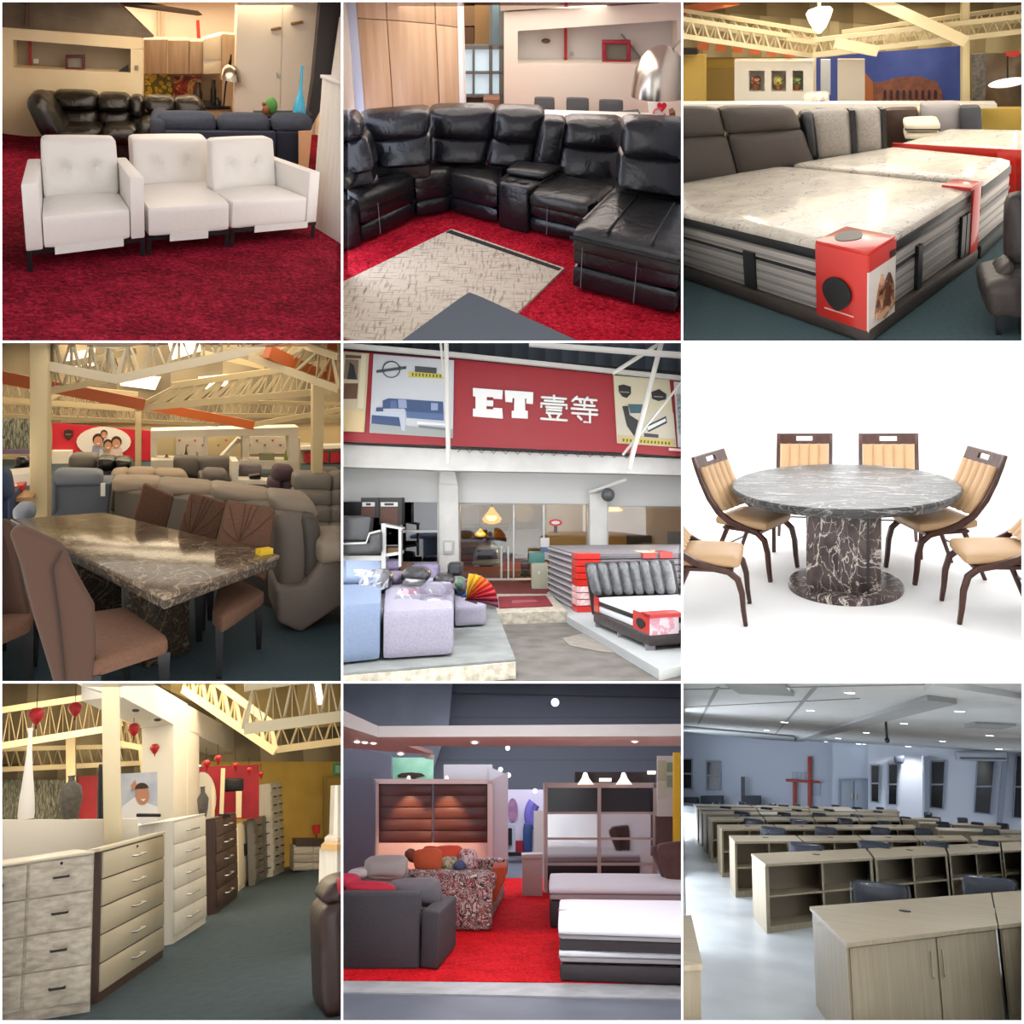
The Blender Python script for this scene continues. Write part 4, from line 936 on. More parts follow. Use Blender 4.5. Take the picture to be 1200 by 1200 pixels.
# large taupe recliner behind the chairs
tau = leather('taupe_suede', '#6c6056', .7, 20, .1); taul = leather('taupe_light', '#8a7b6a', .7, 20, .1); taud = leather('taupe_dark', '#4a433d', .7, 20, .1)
Yr = R.fl(1040, 1020).y
t = thing('reclining_sofa', 'large taupe reclining sofa with rolled headrests right behind the brown chairs', 'sofa', R.fl(900, 900))
for px in ([(388, 490), (562, 494), (562, 545), (392, 535)], [(552, 498), (752, 513), (752, 566), (556, 545)], [(738, 512), (958, 543), (958, 600), (748, 566)], [(942, 545), (1088, 560), (1116, 626), (958, 612)]):
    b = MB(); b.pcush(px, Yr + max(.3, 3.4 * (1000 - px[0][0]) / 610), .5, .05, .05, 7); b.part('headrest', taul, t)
P = [R.wl(398, 525, Yr + 3.6), R.wl(965, 595, Yr + .6), R.wl(965, 960, Yr + .6), R.wl(398, 720, Yr + 3.6)]
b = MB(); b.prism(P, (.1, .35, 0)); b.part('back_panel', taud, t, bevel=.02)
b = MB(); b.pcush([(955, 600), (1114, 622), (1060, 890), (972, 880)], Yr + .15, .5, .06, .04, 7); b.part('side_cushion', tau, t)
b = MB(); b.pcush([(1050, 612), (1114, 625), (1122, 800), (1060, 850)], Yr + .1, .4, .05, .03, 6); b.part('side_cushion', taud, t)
b = MB(); b.slab([(962, 870), (1060, 860), (1120, 770), (1230, 730), (1230, 900), (1050, 1024), (966, 988)], Yr, .7); b.part('side_panel', tau, t, bevel=.04, seg=3)
b = MB(); b.pcush([(1108, 700), (1240, 695), (1240, 770), (1112, 792)], Yr - .05, .6, .05, .03, 6); b.part('seat', taul, t)
# grey recliner at the right
gr = leather('grey_suede', '#77726d', .75, 20, .1)
Yg = Yr + 3.0
t = thing('reclining_sofa', 'grey ribbed reclining sofa facing the viewer at the right edge of the hall', 'sofa', R.wl(1120, 700, Yg))
for x0, x1 in ((1030, 1158), (1160, 1290)):
    for y0, y1, k in ((470, 530, 0), (525, 585, 4), (580, 645, 8), (640, 700, 12)):
        b = MB(); b.pcush([(x0 - k, y0), (x1, y0 + 2), (x1, y1 + 4), (x0 - k - 4, y1)], Yg + .3 - k * .02, .4, .05, .04, 6); b.part('back_roll', gr, t)
b = MB(); b.rect(1015, 640, 1290, 800, Yg + .5, .4); b.part('base', taud, t)
def simple_sofa(lab, m, base, segs, Y, dz=.35, body=None, grp=None, cat='sofa', name='sofa'):
    t = thing(name, lab, cat, R.wl(*base, Y), group=grp)
    if body: b = MB(); b.slab(body, Y, dz + .3); b.part('body', m[1], t, bevel=.03)
    for px in segs:
        b = MB(); b.pcush(px, Y + .02 - .06, dz, .05, .04, 6); b.part('cushion', m[0], t)
    return t
blug = mat('blue_grey_cloth', '#727985', .85, bump=.2, bs=200); blug_d = mat('blue_grey_dark', '#5c636f', .85)
simple_sofa('light blue grey sofa seen from behind beside the cream post', (blug, blug_d), (280, 620), ([(185, 458), (352, 462), (352, 512), (178, 512)], [(160, 490), (200, 480), (200, 610), (160, 610)]), Yr + 3.8, .35, [(165, 508), (388, 500), (372, 640), (165, 640)])
b = MB(); b.rect(350, 500, 366, 545, Yr + 3.7, .02); b.one('swing_tag', white_lac, 'white paper tag hanging on the blue grey sofa back', 'tag')
simple_sofa('taupe sofa with rounded backs in the row behind the large recliner', (taul, taud), (520, 560), ([(385, 462), (445, 456), (450, 510), (385, 515)], [(440, 456), (540, 456), (545, 510), (445, 510)], [(535, 458), (640, 462), (662, 505), (540, 510)]), Yr + 4.8, .4, [(385, 490), (650, 495), (650, 620), (385, 600)])
dgr = leather('dark_grey_suede', '#5a5552', .75, 20, .1)
simple_sofa('dark grey two seat sofa before the white display frame', (dgr, taud), (700, 530), ([(605, 412), (695, 414), (698, 486), (606, 480)], [(690, 416), (806, 414), (804, 486), (694, 486)]), Yr + 6.0, .4, [(606, 470), (800, 475), (800, 560), (606, 560)])
simple_sofa('small grey armchair in front of the dark grey two seat sofa', (dgr, taud), (750, 540), ([(712, 456), (790, 460), (800, 505), (700, 505)],), Yr + 5.0, .4, [(695, 480), (800, 482), (800, 560), (695, 560)], None, 'armchair', 'armchair')
pur = mat('plum_cloth', '#4d3a44', .85)
simple_sofa('plum upholstered chair with two rounded backs, right of the white desk', (pur, pur), (980, 560), ([(958, 440), (1024, 445), (1018, 500), (945, 500)], [(938, 485), (985, 480), (985, 550), (935, 545)], [(980, 490), (1022, 485), (1020, 555), (980, 555)]), Yr + 3.9, .3, None, None, 'armchair', 'armchair')
simple_sofa('light grey sofa below the red family mural', (gr, dgr), (290, 480), ([(240, 405), (336, 405), (332, 452), (236, 452)],), Yr + 7, .5, [(240, 440), (330, 440), (330, 500), (240, 500)])
simple_sofa('black leather sofa below the right half of the family mural', (blk, blk), (400, 480), ([(335, 415), (400, 415), (400, 460), (335, 460)], [(398, 417), (458, 420), (456, 460), (398, 460)]), Yr + 6.6, .5, [(335, 445), (456, 445), (456, 500), (335, 500)])
simple_sofa('grey low cabinet sofa right of the plum chair', (dgr, dgr), (1140, 520), ([(1110, 455), (1190, 455), (1190, 490), (1105, 490)],), Yr + 5.5, .4, [(1105, 480), (1230, 480), (1230, 540), (1105, 540)])
simple_sofa('black armchair at far left by the tree wallpaper', (blk, blk), (75, 480), ([(50, 410), (95, 412), (98, 448), (48, 445)],), Yr + 6, .3, [(45, 440), (108, 440), (108, 455), (45, 455)], None, 'armchair', 'armchair')
simple_sofa('dark blue chair at the left edge behind the marble table', (mat('navy_cloth', '#2e3c58', .85),) * 2, (10, 620), ([(-40, 462), (20, 458), (38, 560), (-40, 560)],), Yr + 1.9, .3, [(-40, 550), (36, 550), (36, 660), (-40, 660)], None, 'chair', 'armchair')
b = MB(); b.pcush([(40, 585), (108, 580), (112, 640), (45, 640)], Yr + 1.4, .3, .05, .03, 5); b.one('footstool', blug, 'blue grey footstool between the dark blue chair and the cream post', 'stool')
t = thing('coffee_table', 'small wooden coffee table at the left behind the marble table', 'table', R.wl(65, 590, Yr + 2.2))
b = MB(); b.slab([(25, 552), (112, 548), (112, 562), (22, 566)], Yr + 2.2, .4); b.part('tabletop', mat('honey_wood', '#a97c4c', .4), t)
for x0 in (28, 98): b = MB(); b.rect(x0, 560, x0 + 10, 625, Yr + 2.25, .06); b.part('leg', MATS['honey_wood'], t)
b = MB(); b.slab([(36, 512), (78, 508), (80, 530), (40, 535)], Yr + 2.5, .25); b.one('gift_box', REDW, 'red box on the small wooden coffee table', 'box')
b = MB(); b.slab([(-40, 480), (110, 465), (110, 505), (-40, 540)], Yr + 3.2, .5); b.one('glass_table', mat('pale_table', '#b9b2ab', .3), 'pale low table top at the left, behind the coffee table', 'table')
# white display frame
Yf = Yr + 7.5
w = mat('display_white', '#ddd6cb', .6)
t = thing('display_unit', 'long white open display frame with hearts on its back wall', 'display unit', R.wl(780, 450, Yf))
b = MB(); b.slab([(525, 318), (1040, 305), (1040, 332), (525, 342)], Yf, .5); b.part('lintel', w, t)
for x0, x1 in ((525, 545), (1004, 1040), (845, 868), (712, 724)):
    b = MB(); b.rect(x0, 325, x1, 560, Yf + .02, .4); b.part('post', w, t)
b = MB(); b.slab([(525, 418), (1010, 424), (1010, 452), (525, 446)], Yf - .05, .5); b.part('counter', w, t)
b = MB(); b.rect(530, 325, 1010, 440, Yf + .9, .05); b.part('back_wall', mat('pale_yellow', '#d8c79c', .7), t)
b = MB(); b.rect(612, 338, 712, 420, Yf + .85, .03); b.part('white_panel', w, t)
b = MB(); b.rect(870, 338, 1002, 398, Yf + .85, .03); b.part('white_panel', w, t)
hm = mat('heart_red2', '#b3232f', .5)
for i in range(14):
    x0 = 625 + (i * 27) % 360; y0 = 350 + (i * 17) % 34
    if 712 < x0 < 760: continue
    b = MB(); b.slab([(x0 - 4, y0 - 3), (x0, y0 - 1), (x0 + 4, y0 - 3), (x0 + 4, y0), (x0, y0 + 6), (x0 - 4, y0)], Yf + .83, .01); b.part('heart', hm, t)
b = MB(); b.slab([(768, 410), (830, 345), (842, 350), (785, 414)], Yf + .3, .3); b.part('stair_ornament', w, t)
for i, (x0, y0, y1, r_, col, lab) in enumerate(((943, 392, 424, 6, '#b7bd2e', 'yellow green bottle vase on the white display counter'), (995, 385, 424, 6, '#7e9d2d', 'green bottle vase at the right end of the display counter'), (648, 372, 412, 5, '#54453b', 'dark slim vase on the left part of the display counter'), (686, 392, 414, 8, '#a89c90', 'grey round vase left of the display post'), (580, 400, 416, 9, '#7d6f5e', 'small brown bowl at the left end of the display counter'), (630, 395, 416, 4, '#c8a23a', 'small golden figurine on the display counter'))):
    p = R.wl(x0, y1, Yf + .1); s = R.sc(Yf); H = (y1 - y0) * s
    b = MB(); b.lathe([(r_*s, 0), (r_*1.15*s, H*.3), (r_*.5*s, H*.6), (r_*.35*s, H*.9), (r_*.5*s, H)], p, 12); b.one('vase', mat('vase%d' % i, col, .3), lab, 'vase')
b = MB(); b.rect(525, 420, 605, 460, Yf - .4, .3); b.one('white_chest', w, 'low white chest at the left end of the display frame', 'cabinet')
t = thing('desk', 'white desk with side panel in front of the display frame', 'desk', R.wl(870, 530, Yr + 5.2))
b = MB(); b.rect(806, 424, 830, 545, Yr + 5.2, .5); b.part('side_panel', w, t)
b = MB(); b.slab([(830, 488), (950, 492), (950, 505), (830, 502)], Yr + 5.2, .3); b.part('desktop', w, t)
b = MB(); b.rect(938, 500, 950, 560, Yr + 5.25, .3); b.part('leg', w, t)
b = MB(); b.slab([(835, 436), (912, 438), (912, 476), (835, 476)], Yr + 5.6, .2); b.one('office_chair', mat('greylil', '#6b636b', .8), 'grey lilac chair back behind the white desk', 'chair', bevel=.03)
b = MB(); b.slab([(868, 475), (905, 470), (908, 484), (870, 486)], Yr + 5.25, .15); b.one('desk_item', blackleg, 'black object lying on the white desk', 'ornament')
b = MB(); b.rect(905, 398, 955, 424, Yf + .05, .15); b.one('picture_block', mat('greygreen', '#8a8a72', .6), 'grey green block behind the yellow vase', 'box')
# family mural
Ym = Yr + 10
m_ = thing('mural', 'red wall mural with a white oval showing a smiling family of four', 'mural', R.wl(350, 415, Ym))
b = MB(); b.slab([(182, 290), (524, 318), (524, 420), (182, 420)], Ym, .06); b.part('red_sheet', mat('mural_red', '#b8182c', .5), m_)
def disc(cx, cy, rx, ry, Y, t=.01, n=22, a0=0, a1=6.2832): return [(cx + rx * math.cos(a0 + (a1 - a0) * k / n), cy + ry * math.sin(a0 + (a1 - a0) * k / n)) for k in range(n)]
b = MB(); b.slab(disc(361, 356, 95, 52, 0), Ym - .02, .02); b.part('oval', mat('oval_white', '#d9d4cf', .6), m_)
skin = mat('print_skin', '#b98468', .6); hair = mat('print_hair', '#3a2620', .7); shirt = mat('print_shirt', '#c9ccd6', .7)
for cx, cy, r_, sh in ((342, 352, 19, '#8d8fa8'), (376, 368, 16, '#c98f7a'), (405, 360, 18, '#cdb8b4'), (362, 330, 12, '#c9c9c9')):
    b = MB(); b.slab([(cx - r_*1.3, 405), (cx - r_, cy + r_*.9), (cx + r_, cy + r_*.9), (cx + r_*1.3, 405)], Ym - .024, .003); b.part('clothes', mat('print' + sh, sh, .7), m_)
    b = MB(); b.slab(disc(cx, cy - r_*.25, r_*1.05, r_*1.1, 0), Ym - .028, .003); b.part('hair', hair, m_)
    b = MB(); b.slab(disc(cx, cy + r_*.15, r_*.8, r_*.95, 0), Ym - .032, .003); f_ = b.part('face', skin, m_)
    b = MB(); b.slab([(cx - r_*.4, cy + r_*.45), (cx + r_*.4, cy + r_*.45), (cx, cy + r_*.7)], Ym - .036, .003); b.part('smile', mat('print_white', '#e8e0dc', .6), f_)
def shield_px(cx, cy, s): return [(cx - s, cy - s*.9), (cx, cy - s*1.15), (cx + s, cy - s*.9), (cx + s*.9, cy + s*.4), (cx, cy + s*1.2), (cx - s*.9, cy + s*.4)]
for cx, cy, s in ((238, 331, 16), (482, 355, 13)):
    b = MB(); b.slab(shield_px(cx, cy, s), Ym - .03, .02); b.part('emblem', mat('emblem_dark', '#33201f', .5), m_, 'dark shield emblem')
    b = MB(); b.slab([(cx - s*.6, cy - s*.2), (cx + s*.6, cy - s*.2), (cx + s*.6, cy + s*.05), (cx - s*.6, cy + s*.05)], Ym - .034, .004); b.part('lettering', mat('gold_print', '#8d6f52', .5), m_)
b = MB(); b.rect(-60, 268, 108, 384, Ym - .3, .06); b.struct('wall_tree_paper', blotch('tree_paper', [(0, '#3f423b'), (.44, '#6f7264'), (.5, '#8d8f7e'), (.56, '#54574c')], 3, .7, 1.5, (6, 1, 1)))
b = MB(); b.rect(-60, 382, 108, 398, Ym - .34, .06); b.struct('trim_11', mat('violet_strip', '#6b5a78', .6))
b = MB(); b.rect(180, 388, 250, 440, Ym - .2, .3); b.one('drawer_unit', w, 'small white drawer unit under the left end of the family mural', 'cabinet')
b = MB(); b.rect(-80, 230, 1300, 520, Ym + .4, .2); b.struct('wall_back', mat('sand_wall', '#cbb68d', .8))
b = MB(); b.rect(1042, 365, 1300, 470, Ym - .4, .3); b.struct('wall_shelving', mat('shelf_pale', '#b7a893', .7))
for i, x0 in enumerate((1062, 1105, 1150)):
    b = MB(); b.rect(x0, 392, x0 + 36, 428, Ym - .5, .06); b.one('red_poster', mat('mural_red', '#b8182c', .5), 'small red poster on the pale shelving at the far right', 'poster', group='red posters on the far shelving')
b = MB(); b.slab([(1040, 372), (1300, 362), (1300, 374), (1040, 384)], Ym - .6, .2); b.struct('trim_12', w)
# roof
b = MB(); b.slab([(-80, -80), (1300, -80), (1300, 290), (-80, 290)], Ym + .3, .08); b.struct('ceiling', stripes('roof_corrugated', '#8d8068', '#6f6451', 1.1, 0, .5, .7, .6, .2))
for i, px in enumerate(([(228, 48), (330, 30), (330, 90), (235, 110)], [(400, 115), (560, 130), (540, 175), (420, 160)], [(585, 10), (690, -20), (700, 40), (600, 70)], [(690, 130), (800, 120), (790, 160), (700, 175)], [(940, 60), (1010, 60), (1010, 100), (950, 105)])):
    b = MB(); b.slab(px, Ym + .22, .05); b.struct('window_%d' % (10 + i), mat('skylight', '#fff6df', .5, emit=.9))
st = mat('steel_cream2', '#c9b78f', .55); stg = mat('steel_grey', '#c2b8a2', .55)
for i, (x0, x1, y0, y1, Y, lab) in enumerate(((103, 165, -60, 640, Yr + 2.4, 'thick cream square post left of the marble table'), (470, 491, 240, 520, Yr + 5.8, 'slim cream post in front of the family mural'), (1090, 1138, 150, 560, Yr + 3.4, 'white post right of the display frame'), (1040, 1046, 340, 470, Yf + .5, 'thin pale post at the right end of the display frame'))):
    b = MB(); b.slab([(x0, y0), (x1 - (6 if i == 2 else 0), y0), (x1 - (18 if i == 2 else 0), y1), (x0, y1)], Y, .3 if i == 0 else .2); b.one('roof_post', st, lab, 'post', bevel=.01)
truss('grey roof truss meeting the post top at upper left', (150, 88), (405, 138), (150, -20), (405, 20), Yr + 2.6, Yr + 2.9, 4, stg, .07)
truss('grey roof truss rising to the upper middle of the hall', (405, 138), (1010, 10), (405, 20), (1010, -120), Yr + 2.9, Yr + 2.4, 7, stg, .07)
truss('cream roof truss across the right half above the display frame', (470, 238), (1150, 178), (600, 160), (1150, 80), Yr + 4, Yr + 4, 11, st, .06)
truss('cream roof truss behind the thick post at left', (-40, 205), (480, 242), (-40, 140), (480, 190), Yr + 5.5, Yr + 5.5, 14, st, .05)
truss('far cream roof truss above the family mural', (-40, 262), (760, 296), (-40, 215), (760, 262), Yr + 7.5, Yr + 7.5, 30, st, .045)
truss('far cream roof truss at the right above the shelving', (720, 262), (1260, 268), (720, 215), (1260, 225), Yr + 7, Yr + 7, 20, st, .045)
truss('cream roof truss running from the thick post to the slim post', (165, 180), (470, 120), (165, 100), (470, 40), Yr + 3, Yr + 3.4, 6, st, .05)
truss('cream roof truss rising at the far right edge', (870, 60), (1180, 172), (1000, 0), (1180, 60), Yr + 2.4, Yr + 2.0, 4, st, .06)
ora = mat('orange_beam', '#b85c26', .5)
for a, c, Y, w_, lab in (((-40, 122), (500, 226), Yr + 3.6, .13, 'orange roof beam crossing the hall behind the thick post'), ((500, 226), (880, 298), Yr + 5.2, .12, 'orange roof beam running on towards the display frame'), ((930, 42), (1160, 152), Yr + 2.2, .13, 'orange roof beam at the upper right of the hall'), ((1156, 20), (1150, 155), Yr + 2.2, .1, 'short upright orange strut at the upper right')):
    b = MB(); b.bar(R.wl(*a, Y), R.wl(*c, Y + .3), w_); b.one('roof_beam', ora, lab, 'beam')
for a, c, Y in (((165, 205), (240, 170), Yr + 5), ((700, 45), (920, 95), Yr + 4.4), ((860, 300), (1200, 240), Yr + 6.5)):
    b = MB(); b.bar(R.wl(*a, Y), R.wl(*c, Y), .07); b.one('roof_brace', st, 'slim cream roof brace between the trusses of the furniture hall', 'beam', group='slim roof braces')
bay_fill('left', 8.0, 2.5, 14, '#fff0da', .5); bay_fill('top', 15, 4, 230, '#ffe9c6'); bay_fill('top', 10.5, 2, 60, '#ffe9c6'); bay_fill('top', 8, 2, 22, '#fff2e0')

# ================================================================== centre: the shop front
room(Room(1, 1, 600, 600, 1.0, 1.8, 398, 398, K))
def fpl(px, z, n=None): return [R.fl(x, y, z) for x, y in px]
b = MB(); b.box((-20, 3, -.12), (20, 60, 0)); b.struct('floor', mat('asphalt', '#77716a', .7, c2='#5f5a54', vs=3, bump=.6, bs=90))
b = MB(); b.prism(fpl([(775, 1040), (860, 1020), (985, 1060), (1010, 1095), (900, 1085), (800, 1065)], .004), (0, 0, .003)); b.struct('floor_patch', mat('pale_patch', '#928b80', .8, c2='#867f75', vs=8), kind='stuff')
Yf = R.fl(480, 868).y
offw = mat('render_white', '#dcdad4', .75, c2='#cdcbc4', vs=2); offw2 = mat('render_white2', '#cfcfcb', .8)
conc = mat('concrete', '#8f918d', .85, c2='#7c7f7c', vs=4, bump=.2, bs=60); kerb = mat('old_kerb', '#cfc6b4', .9, c2='#a79d8a', vs=14, bump=.5, bs=60)
lil = mat('lilac_tweed', '#a29daa', .9, c2='#938d9c', vs=60, bump=.3, bs=250); blu = mat('powder_blue', '#8290a8', .9, c2='#77869f', vs=60, bump=.3, bs=250)
film = glass('plastic_film', '#ededf2', .22, .12)
# platforms and step
zp = R.hz(R.fl(614, 1178), 1112)
b = MB(); b.prism(fpl([(-60, 1166), (612, 1112), (545, 938), (-60, 930)], zp), (0, 0, -zp)); b.one('display_platform', [conc], 'grey concrete platform at the left carrying the wrapped lilac sofas', 'platform')
fr = [R.fl(x, y, zp) for x, y in ((-60, 1166), (613, 1113))]
b = MB(); b.prism([fr[0] + V((0, -.05, -zp * .12)), fr[1] + V((0, -.05, -zp * .12)), fr[1] + V((0, 0, -zp * .12)), fr[0] + V((0, 0, -zp * .12))], (0, 0, -zp * .85)); b.one('kerb', kerb, 'rough cream painted kerb along the front of the left platform', 'kerb')
b = MB(); b.prism(fpl([(700, 890), (800, 968), (1112, 1148), (1260, 1118), (1260, 880)], .1), (0, 0, -.1)); b.one('display_platform', mat('pale_slab', '#aeb0af', .8), 'pale flat platform at the right carrying the bed', 'platform')
e_ = [R.fl(x, y, .1) + V((0, -.02, 0)) for x, y in ((1112, 1149), (1260, 1119))]
b = MB(); b.prism([e_[0], e_[1], e_[1] + V((0, .04, 0)), e_[0] + V((0, .04, 0))], (0, 0, -.1)); b.one('kerb', mat('white_kerb', '#d8d8d2', .8), 'white edging of the right platform at the bottom right', 'kerb')
zs_ = .16
b = MB(); b.prism(fpl([(548, 952), (792, 945), (735, 885), (540, 885)], zs_), (0, 0, -zs_)); b.one('entrance_step', kerb, 'worn cream entrance step before the shop door', 'step')
rm = mat('maroon_mat', '#8d2b33', .9, c2='#7a1f29', vs=12); rm2 = mat('maroon_light', '#a3545a', .9)
t = thing('door_mat', 'maroon door mat with pale lettering on the entrance step', 'mat', R.fl(640, 918, zs_))
b = MB(); b.prism(fpl([(556, 936), (742, 928), (718, 893), (552, 896)], zs_ + .004), (0, 0, .012)); b.part('pile', rm, t)
b = MB(); b.prism(fpl([(600, 918), (690, 913), (682, 905), (600, 908)], zs_ + .017), (0, 0, .002)); b.part('lettering', rm2, t)
# facade
b = MB(); b.slab([(-60, 362), (390, 382), (1260, 418), (1260, 474), (1000, 466), (380, 456), (-60, 440)], Yf - 1.2, 1.0); b.one('lintel_beam', offw, 'long white concrete beam under the red shop sign', 'beam')
b = MB()
for px in ([(-60, 300), (1260, 330), (1260, 580), (930, 578), (930, 560), (870, 560), (870, 572), (-60, 562)],): b.slab(px, Yf - .25, .35)
b.struct('wall_front', offw2)
for px, lab in (([(346, 500), (412, 505), (416, 860), (346, 860)], 'white pillar left of the shop entrance, with a letter box on it'), ([(870, 520), (930, 520), (932, 800), (872, 800)], 'white pillar right of the shop entrance under the camera')):
    b = MB(); b.slab(px, Yf - .45, .5); b.one('pillar', offw, lab, 'pillar', bevel=.01)
b = MB(); b.slab([(352, 455), (398, 455), (412, 505), (346, 500)], Yf - .5, .5); b.one('pillar_cap', offw2, 'stepped white capital above the left pillar', 'pillar')
t = thing('letter_box', 'white box with a grey frame mounted on the left pillar', 'box', R.wl(378, 745, Yf - .5))
b = MB(); b.rect(360, 700, 396, 746, Yf - .52, .06); b.part('body', mat('box_grey', '#b5b5b0', .5), t, bevel=.01)
b = MB(); b.rect(366, 706, 390, 736, Yf - .53, .01); b.part('door', offw, t)
frm = mat('alu_frame', '#b9bab6', .35, .4)
# shop windows
GL = glass('shop_glass', '#eef2f0', .1)
def window(n, q, bars, gm=GL):
    x0, y0, x1, y1 = q; t = 6
    b = MB()
    for r_ in ((x0, y0, x1, y0 + t), (x0, y1 - t, x1, y1), (x0, y0 + t, x0 + t, y1 - t), (x1 - t, y0 + t, x1, y1 - t)): b.rect(*r_, Yf - .05, .08)
    for r_ in bars: b.rect(*r_, Yf - .06, .06)
    o = b.struct('window_%d' % n, frm)
    b = MB(); b.rect(x0, y0, x1, y1, Yf, .008); g = b.struct('window_%d_pane' % n, gm); return o
window(20, (-40, 560, 346, 780), [(210, 560, 218, 780), (218, 663, 346, 672)], glass('dark_glass', '#39423e', .1))
window(21, (414, 568, 868, 838), [(603, 568, 608, 838), (708, 568, 714, 838), (560, 720, 566, 838), (584, 720, 590, 838)])
window(22, (930, 576, 1260, 760), [])
# inside the shop
b = MB(); b.prism(fpl([(380, 885), (780, 885), (1260, 800), (1260, 740), (300, 740)], .1), (0, 0, -.08)); b.struct('floor_shop', mat('shop_carpet', '#7a2f33', .9))
warm = mat('shop_wall', '#b79c5f', .8); warm2 = mat('shop_wall_pale', '#c2b391', .8)
Yi = Yf + 9
b = MB(); b.rect(380, 480, 720, 900, Yi, .2); b.rect(720, 480, 1300, 900, Yi - 2, .2); b.struct('wall_shop', warm2)
b = MB(); b.slab([(380, 500), (1300, 500), (1300, 585), (930, 585), (650, 640), (380, 640)], Yi - .3, .2); b.struct('ceiling_shop', warm)
b = MB(); b.rect(-60, 540, 350, 900, Yf + 1.2, .2); b.struct('wall_shop_left', mat('dark_interior', '#39403c', .7, c2='#222825', vs=6))
ylw = mat('shelf_yellow', '#9c7d35', .6)
for i, y in enumerate((655, 690, 725)):
    b = MB(); b.rect(425, y, 585, y + 12, Yi - .7, .3); b.one('wall_shelf', mat('shelf_dark', '#4a3b22', .6), 'dark wall shelf on the yellow back wall inside the shop', 'shelf', group='dark shelves inside the shop')
b = MB(); b.rect(420, 640, 590, 745, Yi - .4, .1); b.struct('wall_shelving_back', ylw)
def chand(x, y0, y1, w, Y, lab):
    c = R.wl(x, (y0 + y1) / 2, Y); s = R.sc(Y); h = (y1 - y0) / 2
    t = thing('chandelier', lab, 'chandelier', c)
    b = MB(); b.lathe([(w*.15*s, h*s), (w*.4*s, h*.5*s), (w*.7*s, h*.1*s), (w*s, -h*.4*s), (w*.8*s, -h*.8*s), (w*.3*s, -h*s)], c, 12); b.part('shade', mat('amber_glow', '#f0a62c', .4, emit=1.6), t)
    b = MB(); b.lathe([(w*.5*s, 0), (w*.55*s, -h*.35*s), (w*.3*s, -h*.6*s)], c + V((0, -w*.7*s, 0)), 10); b.part('glow_bowl', mat('amber_bright', '#ffe39a', .4, emit=2.2), t)
    b = MB(); b.tube([c + V((0, 0, h*s)), c + V((0, 0, h*s + .5))], .015, 5); b.part('chain', blackleg, t)
chand(530, 583, 642, 34, Yf + 2.5, 'large amber chandelier inside the shop entrance'); chand(490, 658, 686, 20, Yf + 5, 'small amber chandelier deeper inside the shop'); chand(955, 575, 600, 32, Yf + 2, 'amber chandelier in the right shop window')
for i, (q, lab) in enumerate((((1000, 680, 1086, 740), 'dark picture on the beige wall in the right shop window'), ((1142, 668, 1260, 745), 'dark picture at the right edge of the right shop window'))):
    b = MB(); b.rect(*q, Yi - 2.2, .05); b.one('wall_picture', mat('dark_print', '#1f231d', .4, c2='#34392e', vs=4), lab, 'picture')
b = MB(); b.rect(930, 590, 1300, 780, Yi - 2.1, .05); b.struct('wall_window_right', mat('beige_glow', '#b79d68', .8))
# signs on the glass
t = thing('glass_sign', 'small red oval sign on the entrance glass', 'sign', R.wl(752, 640, Yf - .05))
b = MB(); b.slab(disc(752, 637, 23, 12, 0), Yf - .04, .02); b.part('board', mat('sign_red', '#c0392b', .5), t)
b = MB(); b.slab(disc(752, 637, 15, 6, 0), Yf - .05, .01); b.part('band', mat('sign_white', '#dfd6d2', .5), t)
b = MB(); b.rect(746, 645, 758, 672, Yf - .035, .01); b.one('bracket', mat('sign_bracket', '#4a4f52', .5), 'dark bracket below the small red oval sign', 'bracket')
t = thing('notice', 'white notice sheet with blue and grey lines on the entrance glass', 'notice', R.wl(714, 760, Yf - .05))
b = MB(); b.rect(699, 690, 730, 722, Yf - .08, .01); b.part('sheet', offw, t)
b = MB(); b.rect(700, 723, 729, 738, Yf - .08, .01); b.part('sheet', mat('notice_blue', '#5a6f9a', .5), t)
b = MB(); b.rect(702, 740, 727, 766, Yf - .08, .01); b.part('sheet', mat('notice_grey', '#b8bcbd', .5), t)
# water dispenser and chairs by the door
t = thing('reception_counter', 'grey green cabinet with a teal top by the shop entrance', 'cabinet', R.fl(697, 886))
Yq = R.fl(697, 886).y
b = MB(); b.rect(668, 778, 726, 888, Yq, .4); b.part('body', mat('sage_grey', '#a9a891', .6), t, bevel=.02)
b = MB(); b.rect(660, 742, 714, 780, Yq + .1, .4); b.part('top_box', mat('teal_box', '#4b7f78', .5), t, bevel=.01)
b = MB(); b.rect(690, 806, 698, 816, Yq - .01, .01); b.part('label', offw, t)
t = thing('office_chair', 'black office chair left of the grey green cabinet in the entrance', 'chair', R.wl(640, 850, Yf + 1.2))
b = MB(); b.pcush([(630, 770), (662, 765), (662, 815), (632, 815)], Yf + 1.3, .1, .03, .02, 5); b.part('backrest', blackleg, t)
b = MB(); b.pcush([(628, 812), (664, 812), (664, 825), (628, 825)], Yf + 1.0, .4, .02, .01, 4); b.part('seat', blackleg, t)
b = MB(); b.rect(643, 824, 649, 850, Yf + 1.2, .04); b.part('stem', blackleg, t)
